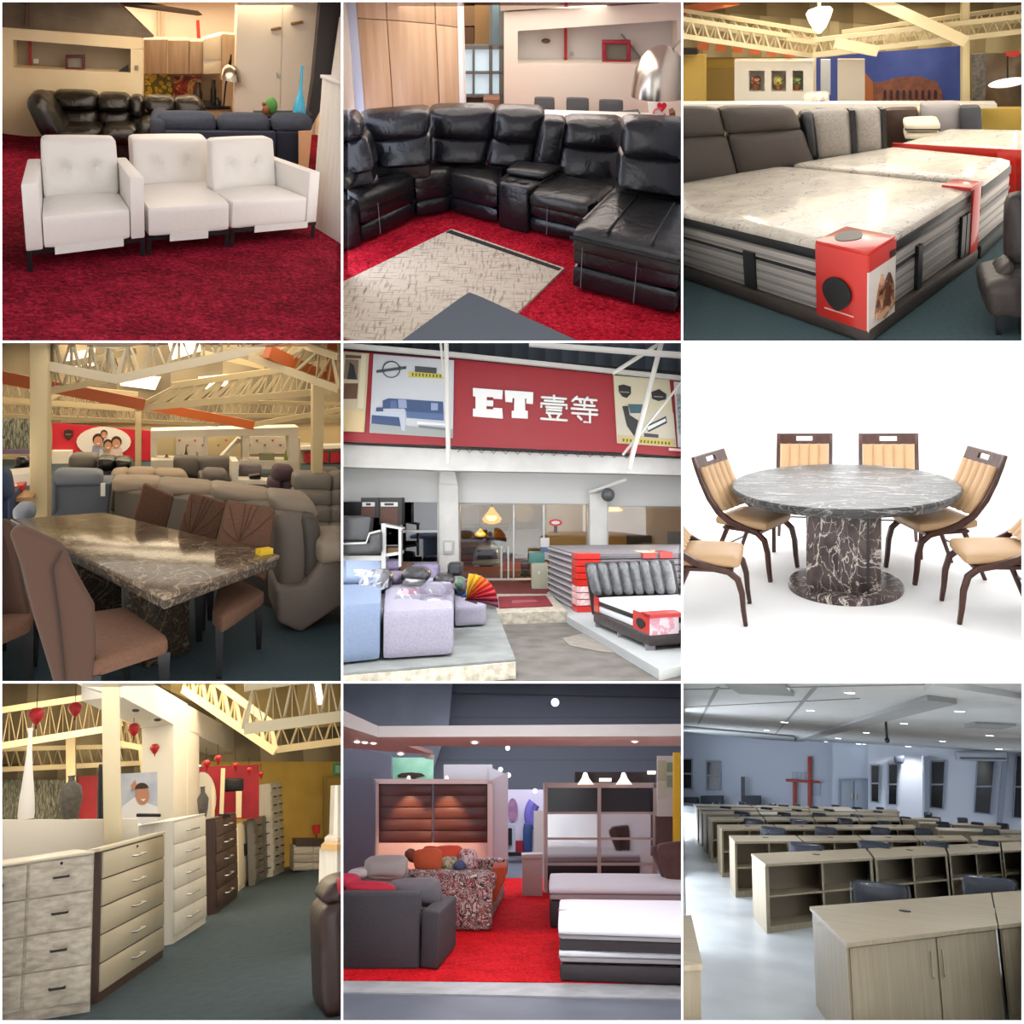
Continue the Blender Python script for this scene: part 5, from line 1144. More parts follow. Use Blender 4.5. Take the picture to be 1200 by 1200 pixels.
# solid car added inside the shop, standing in for a reflection in the glass
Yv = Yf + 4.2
t = thing('car', 'grey blue hatchback car standing in for a reflection in the shop glass', 'car', R.wl(508, 820, Yv))
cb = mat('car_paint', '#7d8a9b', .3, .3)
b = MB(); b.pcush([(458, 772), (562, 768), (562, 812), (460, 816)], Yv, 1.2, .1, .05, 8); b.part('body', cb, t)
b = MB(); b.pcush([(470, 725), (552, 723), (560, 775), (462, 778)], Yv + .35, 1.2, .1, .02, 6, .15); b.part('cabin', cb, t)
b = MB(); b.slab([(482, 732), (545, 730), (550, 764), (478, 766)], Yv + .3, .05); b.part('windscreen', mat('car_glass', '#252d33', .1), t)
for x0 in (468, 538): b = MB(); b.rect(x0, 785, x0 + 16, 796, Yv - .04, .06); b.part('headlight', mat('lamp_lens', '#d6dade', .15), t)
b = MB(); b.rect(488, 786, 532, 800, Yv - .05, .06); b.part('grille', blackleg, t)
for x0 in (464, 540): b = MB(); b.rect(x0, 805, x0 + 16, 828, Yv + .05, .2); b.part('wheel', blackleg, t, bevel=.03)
# sign
Ys = Yf - 1.6
b = MB(); b.slab([(-60, 10), (1260, 118), (1260, 412), (-60, 356)], Ys + .12, .12); b.one('sign_backing', mat('sign_back', '#141416', .6), 'black backing behind the red shop sign', 'sign')
red = mat('sign_red_board', '#8a0715', .45)
s = thing('shop_sign', 'long red shop sign reading ET with two white Chinese characters', 'sign', R.wl(675, 380, Ys))
b = MB(); b.slab([(-60, 30), (118, 46), (400, 68), (960, 124), (1260, 148), (1260, 410), (960, 392), (-60, 352)], Ys, .1); b.part('board', red, s)
lw = mat('letter_white', '#d9dad4', .5)
def sl(px, d=.05, m=lw, n='lettering', p=None): b = MB(); b.slab(px, Ys - d, d - .002); return b.part(n, m, p or s)
sl([(464, 168), (568, 176), (566, 207), (535, 205), (534, 200), (512, 199), (512, 211), (535, 212), (534, 232), (511, 231), (511, 242), (535, 243), (535, 237), (566, 239), (568, 275), (464, 267), (464, 240), (473, 240), (473, 198), (464, 196)], n='letter_e')
sl([(575, 176), (674, 183), (673, 224), (650, 222), (650, 205), (645, 205), (646, 247), (655, 248), (655, 275), (599, 272), (599, 248), (607, 247), (608, 203), (602, 203), (601, 218), (577, 216)], n='letter_t')
def glyph(strokes, q, w, name):
    x0, y0, x1, y1, sk = q; b = MB(); r_ = R.sc(Ys) * w / 2
    for st in strokes:
        P = [R.wl(x0 + a * (x1 - x0), y0 + c * (y1 - y0) + sk * a, Ys - .03) for a, c in st]
        b.tube(P, r_, 8)
        for p in P: b.sph(p, (r_, r_, r_), 8, 6)
    b.part(name, lw, s)
glyph([[(.03, .1), (.97, .1)], [(.5, 0), (.5, .22)], [(.14, .23), (.86, .23)], [(.0, .5), (.0, .36), (1, .36), (1, .5)], [(.2, .49), (.8, .49)], [(.22, .6), (.78, .6), (.78, .74), (.22, .74), (.22, .6)], [(.3, .8), (.36, .92)], [(.7, .8), (.64, .92)], [(.0, 1), (1, 1)]], (702, 192, 790, 275, 6), 9, 'character_one')
glyph([[(.2, 0), (.03, .17)], [(.15, .08), (.46, .08)], [(.3, .1), (.36, .2)], [(.62, 0), (.5, .15)], [(.58, .08), (.97, .08)], [(.75, .1), (.8, .2)], [(.1, .31), (.9, .31)], [(.5, .2), (.5, .46)], [(.0, .47), (1, .47)], [(.02, .65), (1, .65)], [(.72, .52), (.72, .97), (.5, .97)], [(.25, .76), (.38, .88)]], (808, 198, 896, 286, 6), 9, 'character_two')
pg = mat('poster_grey', '#b4b7b8', .5); pbl = mat('print_blue', '#33476a', .6); pbl2 = mat('print_blue2', '#4a5f85', .6)
p1 = sl([(118, 50), (398, 72), (394, 342), (104, 324)], .04, pg, 'poster'); p1['label'] = 'grey poster with a blue corner sofa'
def pr(px, m, d=.05, p=p1, n='print'): b = MB(); b.slab(px, Ys - d, .008); return b.part(n, m, p)
pr([(106, 292), (394, 312), (394, 341), (105, 323)], mat('print_floor', '#8f938f', .6))
pr([(150, 212), (170, 204), (360, 216), (362, 262), (232, 250), (225, 240), (150, 240)], pbl); pr([(128, 236), (150, 236), (152, 250), (126, 250)], pbl, .052)
pr([(112, 262), (205, 262), (212, 302), (110, 292)], pbl, .052); pr([(125, 250), (230, 250), (228, 318), (215, 316), (208, 270), (112, 262)], mat('print_pale', '#a9b0bb', .6), .056)
pr([(232, 250), (362, 258), (362, 282), (234, 272)], pbl2, .056); pr([(178, 212), (198, 212), (200, 240), (176, 240)], pbl2, .056); pr([(203, 208), (232, 210), (234, 238), (205, 238)], mat('print_lav', '#8590ac', .6), .058); pr([(318, 220), (342, 222), (342, 246), (318, 246)], mat('print_lav', '#8590ac', .6), .058)
pr([(270, 284), (368, 292), (368, 300), (270, 294)], mat('print_white2', '#cfd2d2', .6), .06); pr([(275, 298), (372, 308), (372, 316), (275, 306)], mat('print_tbl', '#6d716f', .6), .06)
pr([(128, 106), (232, 92), (232, 102), (128, 116)], mat('print_ink', '#3a3d40', .6), .054, n='emblem'); b = MB(); b.tube([R.wl(180 + 30 * math.cos(a), 104 + 28 * math.sin(a), Ys - .05) for a in [k * .35 for k in range(19)]], .012, 4); b.part('emblem_ring', MATS['print_ink'], p1)
pr([(262, 92), (338, 98), (337, 118), (262, 112)], MATS['print_ink'], .054, n='lettering'); pr([(240, 112), (362, 120), (361, 136), (240, 130)], mat('print_yellow', '#b6ab35', .6), .056, n='lettering')
for k in range(9): pr([(252 + k * 12, 116 + k * .7), (257 + k * 12, 116 + k * .7), (256 + k * 12, 127 + k * .7), (252 + k * 12, 126 + k * .7)], MATS['print_ink'], .06, p1, 'lettering')
p2 = sl([(953, 124), (1148, 140), (1172, 374), (966, 360)], .04, mat('poster_beige', '#b9b194', .5), 'poster'); p2['label'] = 'beige poster with a folding bed'
pr([(970, 240), (1162, 256), (1172, 372), (968, 358)], mat('print_cream', '#b7b09e', .6), .044, p2); pr([(968, 330), (1168, 345), (1171, 372), (968, 358)], mat('print_tan', '#b39f82', .6), .046, p2)
for q_ in ([(970, 160), (988, 156), (1014, 164), (1014, 188), (1000, 203), (984, 198), (972, 182)], [(1085, 182), (1112, 172), (1138, 190), (1136, 208), (1110, 214), (1088, 206)]): pr(q_, mat('print_black', '#151515', .5), .05, p2, 'emblem')
for x0, y0 in ((976, 180), (1094, 196)): pr([(x0, y0), (x0 + 32, y0 + 2), (x0 + 32, y0 + 5), (x0, y0 + 3)], mat('print_gold', '#8f8876', .5), .058, p2, 'emblem_text')
pr([(984, 232), (1004, 230), (1010, 262), (1056, 292), (1048, 312), (1028, 340), (1000, 300)], mat('print_charcoal', '#2c2a29', .6), .05, p2); pr([(1004, 224), (1058, 226), (1054, 256), (1012, 256)], mat('print_teal', '#36555b', .6), .048, p2)
pr([(1066, 300), (1136, 266), (1140, 290), (1075, 322)], MATS['print_charcoal'], .05, p2); pr([(1070, 304), (1134, 274), (1136, 284), (1074, 316)], mat('print_white2', '#cfd2d2', .6), .054, p2)
pr([(982, 341), (1160, 354), (1160, 368), (982, 356)], MATS['print_yellow'], .054, p2, 'lettering'); pr([(1060, 325), (1110, 330), (1110, 342), (1060, 338)], MATS['print_ink'], .05, p2, 'lettering')
for k in range(14): pr([(986 + k * 12.2, 345 + k * .9), (992 + k * 12.2, 345.5 + k * .9), (990 + k * 12.2, 355 + k * .9), (986 + k * 12.2, 354 + k * .9)], MATS['print_ink'], .058, p2, 'lettering')
p3 = sl([(-60, 36), (102, 48), (86, 322), (-60, 316)], .04, mat('poster_wood', '#b8a98c', .5), 'poster'); p3['label'] = 'cream poster with a wooden shelf'
pr([(20, 52), (76, 56), (74, 66), (20, 64)], mat('print_brown', '#5b3a26', .6), .05, p3); pr([(20, 68), (66, 70), (62, 140), (14, 136)], mat('print_shadow', '#6d5b47', .6), .048, p3); pr([(36, 78), (50, 90), (60, 138), (26, 138)], MATS['print_black'], .052, p3); pr([(16, 152), (64, 152), (60, 206), (12, 206)], MATS['print_brown'], .05, p3); pr([(76, 48), (92, 50), (84, 240), (62, 238)], mat('print_cream2', '#c9bf9f', .6), .05, p3); pr([(-20, 236), (86, 250), (84, 322), (-20, 316)], mat('print_sand', '#c4ae82', .6), .05, p3)
p4 = sl([(1164, 146), (1260, 154), (1260, 380), (1178, 374)], .04, mat('poster_white', '#b9bcba', .5), 'poster'); pr([(1172, 190), (1200, 190), (1200, 330), (1182, 330)], mat('print_mix', '#5c6668', .6, c2='#a3a9a6', vs=20), .05, p4)
pr([(1146, 377), (1200, 381), (1200, 390), (1146, 386)], mat('print_pinkish', '#d8b0b0', .6), .05, s, 'lettering')
b = MB(); P = []
for k in range(30): P.append(R.wl(410 + 21 * k, (370 + .75 * k) if k % 2 else (392 + .75 * k), Ys + .3))
b.tube(P, .012, 4); b.one('sign_bracing', mat('rust_steel', '#6c655d', .6), 'zigzag steel bracing under the red shop sign', 'bracing')
# roof canopy
b = MB(); b.slab([(-60, -60), (1260, -60), (1260, 140), (960, 116), (390, 46), (-60, 8)], Ys + .6, .06); b.struct('ceiling_canopy', stripes('canopy_sheet', '#4d5a66', '#39444e', 3.2, 0, .5, .6, .6, .3))
cb_ = mat('canopy_beam', '#b5b3ab', .6)
for i, (px, Y, lab) in enumerate((([(-60, 4), (390, 42), (960, 102), (1260, 132), (1260, 146), (960, 116), (390, 58), (-60, 20)], Ys - .3, 'pale canopy beam just above the red sign'), ([(660, 6), (1260, 48), (1260, 66), (660, 20)], Ys - 1.2, 'upper pale canopy beam at the top right'))):
    b = MB(); b.slab(px, Y, .15); b.one('canopy_beam', cb_, lab, 'beam')
pole = mat('pole_paint', '#c3c1b7', .5)
for i, (a, c, r_, Y, lab) in enumerate((((348, -40), (362, 130), .022, Ys - .6, 'thin pale strut left of the white upright pole'), ((370, -40), (379, 432), .04, Ys - .8, 'pale upright pole in front of the blue sofa poster'), ((1128, -20), (1006, 452), .045, Ys - .8, 'thick slanting pole in front of the bed poster'), ((1120, 10), (950, 118), .035, Ys - .7, 'short pale brace under the canopy at the right'), ((1230, 100), (985, 402), .022, Ys - .7, 'thin slanting rod crossing the bed poster'))):
    b = MB(); b.tube([R.wl(*a, Y), R.wl(*c, Y)], r_, 10); b.one('canopy_pole', pole, lab, 'pole')
t = thing('security_camera', 'dark dome security camera on a bracket above the right pillar', 'camera', R.wl(934, 550, Yf - .6))
b = MB(); b.sph(R.wl(934, 540, Yf - .7), .13); b.part('dome', mat('cctv_grey', '#55585a', .3), t)
b = MB(); b.tube([R.wl(870, 532, Yf - .5), R.wl(1000, 486, Yf - .9)], .035, 8); b.part('bracket', offw, t)
# ---- left platform goods
def block(lab, quad_floor, ytop, m, z0, name='wrapped_sofa', cat='sofa', grp=None, seam=True):
    FL, FR, BR, BL = [R.fl(x, y, z0) for x, y in quad_floor]; zt = R.hz(FL, ytop); q = Quad(FL, FR, BL, BR)
    t = thing(name, lab, cat, q.c() + V((0, 0, z0)), group=grp)
    b = MB(); b.qcush(q, 0, 1, 0, 1, z0 + .01, zt, .05, .012, 8); b.part('body', m, t)
    return t, q, zt
t, q, zt = block('powder blue sofa end at the left edge of the platform', ((-60, 1142), (143, 1120), (143, 960), (-60, 960)), 925, blu, zp)
b = MB(); b.qcush(q, 0, 1, .5, 1.3, zt, zt + .1, .05, .02, 6); b.part('cushion', blu, t)
t, q, zt = block('lilac tweed sofa block wrapped in clear film, front centre of the platform', ((148, 1120), (397, 1103), (392, 950), (160, 950)), 942, lil, zp)
def film_sheet(t, pts, lab=None):
    Z = [R.wl(x, y, Y) for x, y, Y in pts]
    b = MB(); b.surf(lambda u, v: (Z[0] * (1-u) + Z[1] * u) * (1 - v) + (Z[3] * (1-u) + Z[2] * u) * v + V((0, .05 * math.sin(9*u + 4*v), .05 * math.sin(7*u) * math.cos(11*v))), 12, 10); return b.part('plastic_film', film, t, lab)
Yb_ = q(.5, .3, 0).y
film_sheet(t, [(165, 940, Yb_ - .6), (395, 930, Yb_ - .6), (395, 850, Yb_ + .3), (230, 830, Yb_ + .3)])
b = MB(); b.pcush([(280, 855), (392, 852), (394, 935), (240, 935)], Yb_ + .2, .4, .08, .04, 6); b.part('cushion', lil, t)
b = MB(); b.rect(215, 868, 270, 886, Yb_ - .1, .02); b.part('sticker', mat('pink_label', '#c9788c', .5), t, 'pink label strip')
t, q, zt = block('low lilac seat block beside the rainbow umbrella', ((398, 1005), (511, 998), (500, 900), (398, 900)), 928, lil, zp)
Ya = Yb_ + .5
bagm = mat('black_bag', '#26272b', .25, c2='#4a4b50', vs=6); drk = leather('dark_plastic', '#2d2b2d', .25, 9, .5)
for i, (px, lab, m) in enumerate((([(75, 812), (168, 806), (175, 880), (82, 900)], 'black plastic wrapped armrest at the left of the platform', bagm), ([(208, 800), (305, 797), (308, 850), (214, 856)], 'dark plastic wrapped cushion behind the lilac block', drk), ([(322, 822), (392, 818), (396, 862), (326, 866)], 'clear wrapped dark cushion right of the pillar foot', drk), ([(150, 818), (212, 815), (214, 856), (152, 862)], 'mauve wrapped cushion between the two dark wrapped cushions', mat('mauve', '#76677a', .4)))):
    b = MB(); b.pcush(px, Ya + .3 + .15 * i, .5, .1, .04, 6); b.one('wrapped_cushion', m, lab, 'cushion')
b = MB(); b.surf(lambda u, v: R.wl(50 + 120 * u, 800 + 120 * v - 60 * u * v, Ya + .1 - .5 * v) + V((0, .06 * math.sin(12*u + 5*v), 0)), 10, 10); b.one('plastic_sheet', film, 'loose clear plastic sheet over the black wrapped armrest', 'plastic sheet')
b = MB(); b.pcush([(-40, 835), (78, 835), (86, 930), (-40, 940)], Ya + .2, .6, .08, .03, 6); b.one('wrapped_cushion', lil, 'lilac wrapped seat behind the powder blue sofa end', 'cushion')
t = thing('stool', 'black box stool in front of the left pillar foot', 'stool', R.wl(400, 822, Ya + .9)); b = MB(); b.rect(374, 780, 426, 824, Ya + .9, .4); b.part('body', blackleg, t, bevel=.03)
b = MB(); b.rect(384, 790, 416, 812, Ya + .885, .02); b.part('front', mat('speaker_cloth', '#3a3b3e', .8), t)
for i, (px, c, lab) in enumerate((([(398, 835), (432, 828), (436, 866), (400, 872)], '#3b5c44', 'dark green wrapped bundle by the umbrella'), ([(415, 876), (456, 873), (458, 896), (418, 901)], '#33548f', 'blue bundle on the low lilac seat'), ([(395, 862), (430, 860), (434, 892), (398, 896)], '#23325e', 'navy bundle on the low lilac seat'), ([(408, 842), (436, 838), (440, 880), (412, 885)], '#2b2c30', 'black film wrapped bundle beside the blue bundle'))):
    b = MB(); b.pcush(px, Yb_ + .3 + .1 * (i % 3), .3, .06, .03, 5); b.one('bundle', mat('bundle%d' % i, c, .4), lab, 'bundle')
# umbrella
Yu = Yb_ + .15
u_ = thing('umbrella', 'open rainbow umbrella lying at the right end of the left platform', 'umbrella', R.wl(520, 935, Yu))
apex = R.wl(440, 905, Yu + .3)
cols = ['#d9a521', '#dfae2b', '#d4641f', '#d9561f', '#c2262a', '#b81c27', '#8a1626', '#5d1a34']
rim = [R.wl(450 + 104 * math.sin(a) ** .9 if a > 0 else 450, 938 - 124 * math.cos(a * .98), Yu - .15 + .1 * a) for a in [k * math.pi / 2 / 8 for k in range(9)]]
for k in range(8):
    b = MB()
    def f(u, v, k=k):
        r = rim[k].lerp(rim[k + 1], v); return apex.lerp(r, u) + V((0, -.55 * u * (1 - u) - .04 * math.sin(math.pi * v), .1 * u * (1 - u)))
    b.surf(f, 8, 4, (0, .012, 0)); b.part('gore', mat('gore%d' % k, cols[k], .6), u_)
b = MB(); b.tube([apex, apex + V((.1, .5, -.1))], .015, 6); b.part('shaft', blackleg, u_)
# left: cabinets, shelf frame, sofa stack
dkc = mat('black_cabinet', '#2a2523', .5); brn = mat('russet', '#5a3a2c', .6)
for i, (x0, x1, y0, y1, lab) in enumerate(((74, 136, 550, 620, 'left one of two stacked black display boxes in the left window'), (138, 216, 550, 645, 'right one of two black display boxes in the left window'))):
    t = thing('display_box', lab, 'cabinet', R.wl((x0 + x1) / 2, y1, Yf - 1.0)); b = MB(); b.rect(x0, y0, x1, y1, Yf - .98, .45); b.part('body', dkc, t)
    b = MB(); b.rect(x0 + 5, y0 + 34, x1 - 14, y1 - 2, Yf - 1.0, .02); b.part('front', brn, t)
    b = MB(); b.rect(x0 + 5, y0 + 16, x1 - 14, y0 + 31, Yf - 1.0, .02); l_ = b.part('label', mat('label_white', '#d8d8d4', .5), t)
    b = MB(); b.rect(x0 + 18, y0 + 19, x1 - 28, y0 + 27, Yf - 1.01, .01); b.part('lettering', dkc, l_)
t = thing('shelf_frame', 'white slotted shelf frame left of the left pillar', 'shelf', R.wl(180, 830, Yf - 1.4))
for q_ in ((145, 640, 160, 830), (205, 655, 214, 790)): b = MB(); b.rect(*q_, Yf - 1.5, .1); b.part('upright', mat('frame_white', '#cfcfca', .5), t)
for px in ([(145, 640), (218, 655), (218, 662), (145, 650)], [(-40, 752), (160, 752), (160, 770), (-40, 770)], [(160, 745), (214, 738), (214, 748), (160, 756)]): b = MB(); b.slab(px, Yf - 1.48, .4); b.part('shelf_board', MATS['frame_white'], t)
b = MB(); b.rect(166, 725, 212, 742, Yf - 1.3, .2); b.one('carton', mat('carton9', '#8d6a45', .8), 'brown carton on the white slotted shelf', 'box')
t = thing('grey_sofa', 'grey leather sofa with white piping stored on the white shelf', 'sofa', R.wl(80, 745, Yf - 1.6))
gg = leather('slate_leather', '#4b4b4c', .4, 9, .3)
for px in ([(-40, 615), (110, 615), (100, 700), (-40, 705)], [(-40, 705), (95, 700), (130, 745), (-40, 750)], [(100, 668), (145, 665), (146, 745), (96, 745)]): b = MB(); b.pcush(px, Yf - 1.62, .4, .05, .02, 6); b.part('cushion', gg, t)
b = MB(); b.tube([R.wl(x, y, Yf - 1.66) for x, y in ((-20, 712), (92, 708), (104, 675), (142, 665))], .02, 6); b.part('piping', MATS['frame_white'], t)
pur_ = mat('purple_wrap', '#8f83a8', .5, c2='#a99fc0', vs=10)
for i, (px, lab) in enumerate((([(30, 770), (205, 765), (210, 800), (34, 806)], 'upper purple wrapped bundle under the white shelf'), ([(28, 800), (200, 798), (200, 835), (30, 838)], 'lower purple wrapped bundle under the white shelf'), ([(250, 782), (345, 780), (345, 845), (250, 845)], 'purple wrapped panel right of the left window sill'))):
    b = MB(); b.pcush(px, Yf - 1.3 + .1 * i, .3, .05, .03, 6); b.one('wrapped_bundle', pur_, lab, 'bundle')
b = MB(); b.rect(210, 778, 252, 845, Yf - .9, .2); b.one('wooden_crate', mat('crate', '#8a6a52', .8), 'brown board standing beside the purple wrapped panel', 'board')
# ---- mattress stack at the right
grs = stripes('grey_side', '#8a8588', '#6c676b', 26, 2, .5, .5)
A0, A1 = R.fl(726, 890, .1), R.fl(828, 948, .1)
zt_ = R.hz(A1, 742); n_ = 9
for k in range(n_):
    z0, z1 = .1 + (zt_ - .1) * k / n_, .1 + (zt_ - .1) * (k + 1) / n_ - .01
    q = Quad(A1, A1 + V((3.3, .55, 0)), A0, A0 + V((3.3, .55, 0)))
    nth = ('bottom', 'second', 'third', 'fourth', 'middle', 'sixth', 'seventh', 'eighth', 'top')[k]
    m = thing('mattress', ('bottom' if k == 0 else 'topmost' if k == 8 else nth + ' from the bottom') + ' grey mattress in the tall stack right of the shop entrance', 'mattress', q.c() + V((0, 0, z0)), group='stacked mattresses')
    b = MB(); b.qbox(q, 0, 1, 0, 1, z0, z1); b.part('body', grs, m, bevel=.03)
    b = MB(); b.qbox(q, -.005, 1, 0, 1, (z0 + z1) / 2 - .012, (z0 + z1) / 2 + .012); b.part('piping', mat('piping_pale', '#b9b4b4', .5), m)
    b = MB(); b.qbox(q, -.008, .1, -.03, .12, z0 + .005, z1 + .003); w_ = b.part('wrap', REDW if (k not in (1, 2, 3)) else mat('wrap_mixed', '#cf7a78', .4, c2='#ead8d6', vs=12), m, 'red corner wrap')
    if k == 8:
        for u in (.3, .38, .68): b = MB(); b.qbox(q, u, u + .06, -.02, .2, z0 + .005, z1 + .006); b.part('wrap', REDW, m, 'red corner wrap')
b = MB(); b.rect(1146, 742, 1260, 830, R.fl(1000, 900).y - .2, .5); b.one('mattress_carton', mat('white_carton', '#d9d3d3', .5, c2='#c98a8a', vs=3, lo=.55, hi=.62), 'white and red wrapped mattress pack at the right edge behind the headboard', 'box')
# bed
zq = R.hz(R.fl(1110, 1112, .1), 985)
T5 = lambda x, y: R.fl(x, y, zq)
q = Quad(T5(1078, 962), T5(1330, 945), T5(888, 895), T5(1230, 880))
t = thing('bed_base', 'dark brown leather bed base on the right platform before the shop', 'bed', q.c() + V((0, 0, .1)))
h5 = zq - .1
b = MB(); b.qbox(q, -.02, 1, -.02, 1.0, .1 + h5 * .12, .1 + h5 * .5); b.part('frame', leather('bed_brown', '#3d3432', .4, 9, .3), t, bevel=.03)
for u, v in ((.02, .02), (.02, .5), (.02, .95)): b = MB(); p = q(u, v, 0); b.box((p.x - .05, p.y - .05, .1), (p.x + .05, p.y + .05, .1 + h5 * .14)); b.part('foot', mat('foot_grey', '#77777a', .4), t)
m = thing('mattress', 'white mattress with dark edge tape and red corner guard on the brown bed', 'mattress', q.c() + V((0, 0, .1 + h5 * .5)))
wq = mat('white_quilt', '#dddde0', .5, bump=.2, bs=20)
b = MB(); b.qcush(q, 0, 1, 0, 1, .1 + h5 * .78, zq, .04, .01, 8); b.part('top_panel', wq, m)
b = MB(); b.qbox(q, -.005, 1, -.005, 1, .1 + h5 * .74, .1 + h5 * .9); b.part('tape', BLK, m, bevel=.01)
b = MB(); b.qbox(q, 0, 1, 0, 1, .1 + h5 * .5, .1 + h5 * .74); b.part('border', wq, m, bevel=.02)
b = MB(); b.qbox(q, -.012, -.003, -.02, .25, .1 + h5 * .45, zq + .01); b.qbox(q, -.012, .42, -.03, .12, zq - .02, zq + .02); g = b.part('corner_guard', REDW, m, 'red corner guard')
b = MB(); b.qbox(q, -.012, .38, -.022, -.008, .1 + h5 * .45, zq); g2 = b.part('corner_panel', mat('guard_white', '#e3d4d8', .5, c2='#d79aa6', vs=9, lo=.5, hi=.56), m, 'white printed corner panel')
b = MB(); b.prism(shield(lambda a, c: q(-.0135, .12 - a * .07, .1 + h5 * .72 + c), 1, h5 * .14), tuple(q(-.02, .1, 0) - q(-.0135, .1, 0))); b.part('emblem', MATS['emblem_black'], g)
b = MB(); b.qbox(q, -.01, -.003, .9, 1.0, .1 + h5 * .5, zq + .01); b.part('corner_guard', REDW, m, 'red corner guard')
hd = thing('headboard', 'grey film wrapped headboard with vertical channels behind the white mattress', 'headboard', q(.5, 1, .1))
Yh = q(.1, 1.02, 0).y + .05
lw_ = leather('film_grey', '#6f6f6f', .22, 12, .5, '#57585a')
for k in range(8):
    xa, xb = 860 + k * 37, 860 + (k + 1) * 37; f_ = lambda x: 787 - (x - 860) * .055
    xc, xd = 882 + k * 36.6, 882 + (k + 1) * 36.6
    b = MB(); b.pcush([(xa + 1, f_(xa)), (xb, f_(xb)), (xd, 890 - k), (xc + 1, 892 - k)], Yh, .18, .05, .05, 6, .05); b.part('channel', lw_, hd)
b = MB(); b.slab([(855, 778), (1165, 768), (1195, 930), (880, 960)], Yh + .2, .12); b.part('back_board', dkc, hd, bevel=.02)
bay_fill('top', 9, 6, 175, '#f4f7fb'); bay_fill('left', 12.5, 5, 110, '#f4f7fb'); bay_fill('right', 12.5, 5, 110, '#f4f7fb')
lamp('POINT', 'shop_lamp', R.wl(640, 600, Yf + 4.5), 110, .25, '#ffd089'); lamp('POINT', 'shop_lamp', R.wl(1060, 610, Yf + 3.5), 30, .25, '#ffd089')

# ================================================================== middle right: round marble table on white
room(Room(2, 1, 1000, 600, 13.8, 2.4, 798, 398, 402 / 1194))
wht = mat('studio_white', '#ffffff', .85)
zt = .76; c0 = R.fl(560, 502, zt); c0.z = 0
rr = (R.fl(961, 505, zt) - R.fl(160, 505, zt)).length / 2
b = MB(); b.box((-8, 2, -.12), (8, c0.y + 4.5, 0)); b.struct('floor', wht)
b = MB(); b.box((-8, c0.y + 4.4, -1), (8, c0.y + 4.6, 8)); b.struct('wall_back', wht)
M1 = marble('grey_marble', '#3a3939', '#525150', '#95938f', 2.2, .4, .016, (.5, 2.2, 1))
M2 = marble('plum_marble', '#3b3232', '#5a4e4b', '#cfc4ba', 1.7, .25, .014, (1.6, 1.6, .7))
t = thing('round_table', 'round grey marble dining table on a marble pedestal and disc base', 'table', c0)
b = MB(); b.lathe([(rr * .9, zt - .085), (rr * .965, zt - .08), (rr * .975, zt - .055), (rr * .99, zt - .05), (rr, zt - .035), (rr, zt - .015), (rr * .988, zt - .002), (rr * .97, zt)], c0, 72); b.part('tabletop', M1, t)
rb = (R.fl(768, 848, .03) - R.fl(372, 848, .03)).length / 2; cb0 = R.fl(570, 852, .03); cb0.z = 0
b = MB(); b.lathe([(rb * .99, 0), (rb, .02), (rb, .045), (rb * .97, .06)], cb0, 64); b.part('base_disc', M2, t)
P = [R.fl(x, y, .06) for x, y in ((437, 872), (652, 878), (697, 866))]
dp = V((0, rb * 1.0, 0)); zt2 = zt - .07
pts = [P[0], P[1], P[2], P[2] + dp, P[0] + dp]
for p in pts: p.z = .055
b = MB(); b.prism(pts, (0, 0, zt2 - .055)); b.part('pedestal', M2, t, bevel=.006)
b = MB(); g = P[1] + V((0, -.006, 0)); b.box((g.x - .012, g.y, .06), (g.x + .008, g.y + .02, zt2)); b.part('groove', blackleg, t)
walnut = wood('walnut', '#4a2214', '#32160d', 2, 12, .3); creaml = leather('tan_leather', '#b9966f', .5, 18, .08)
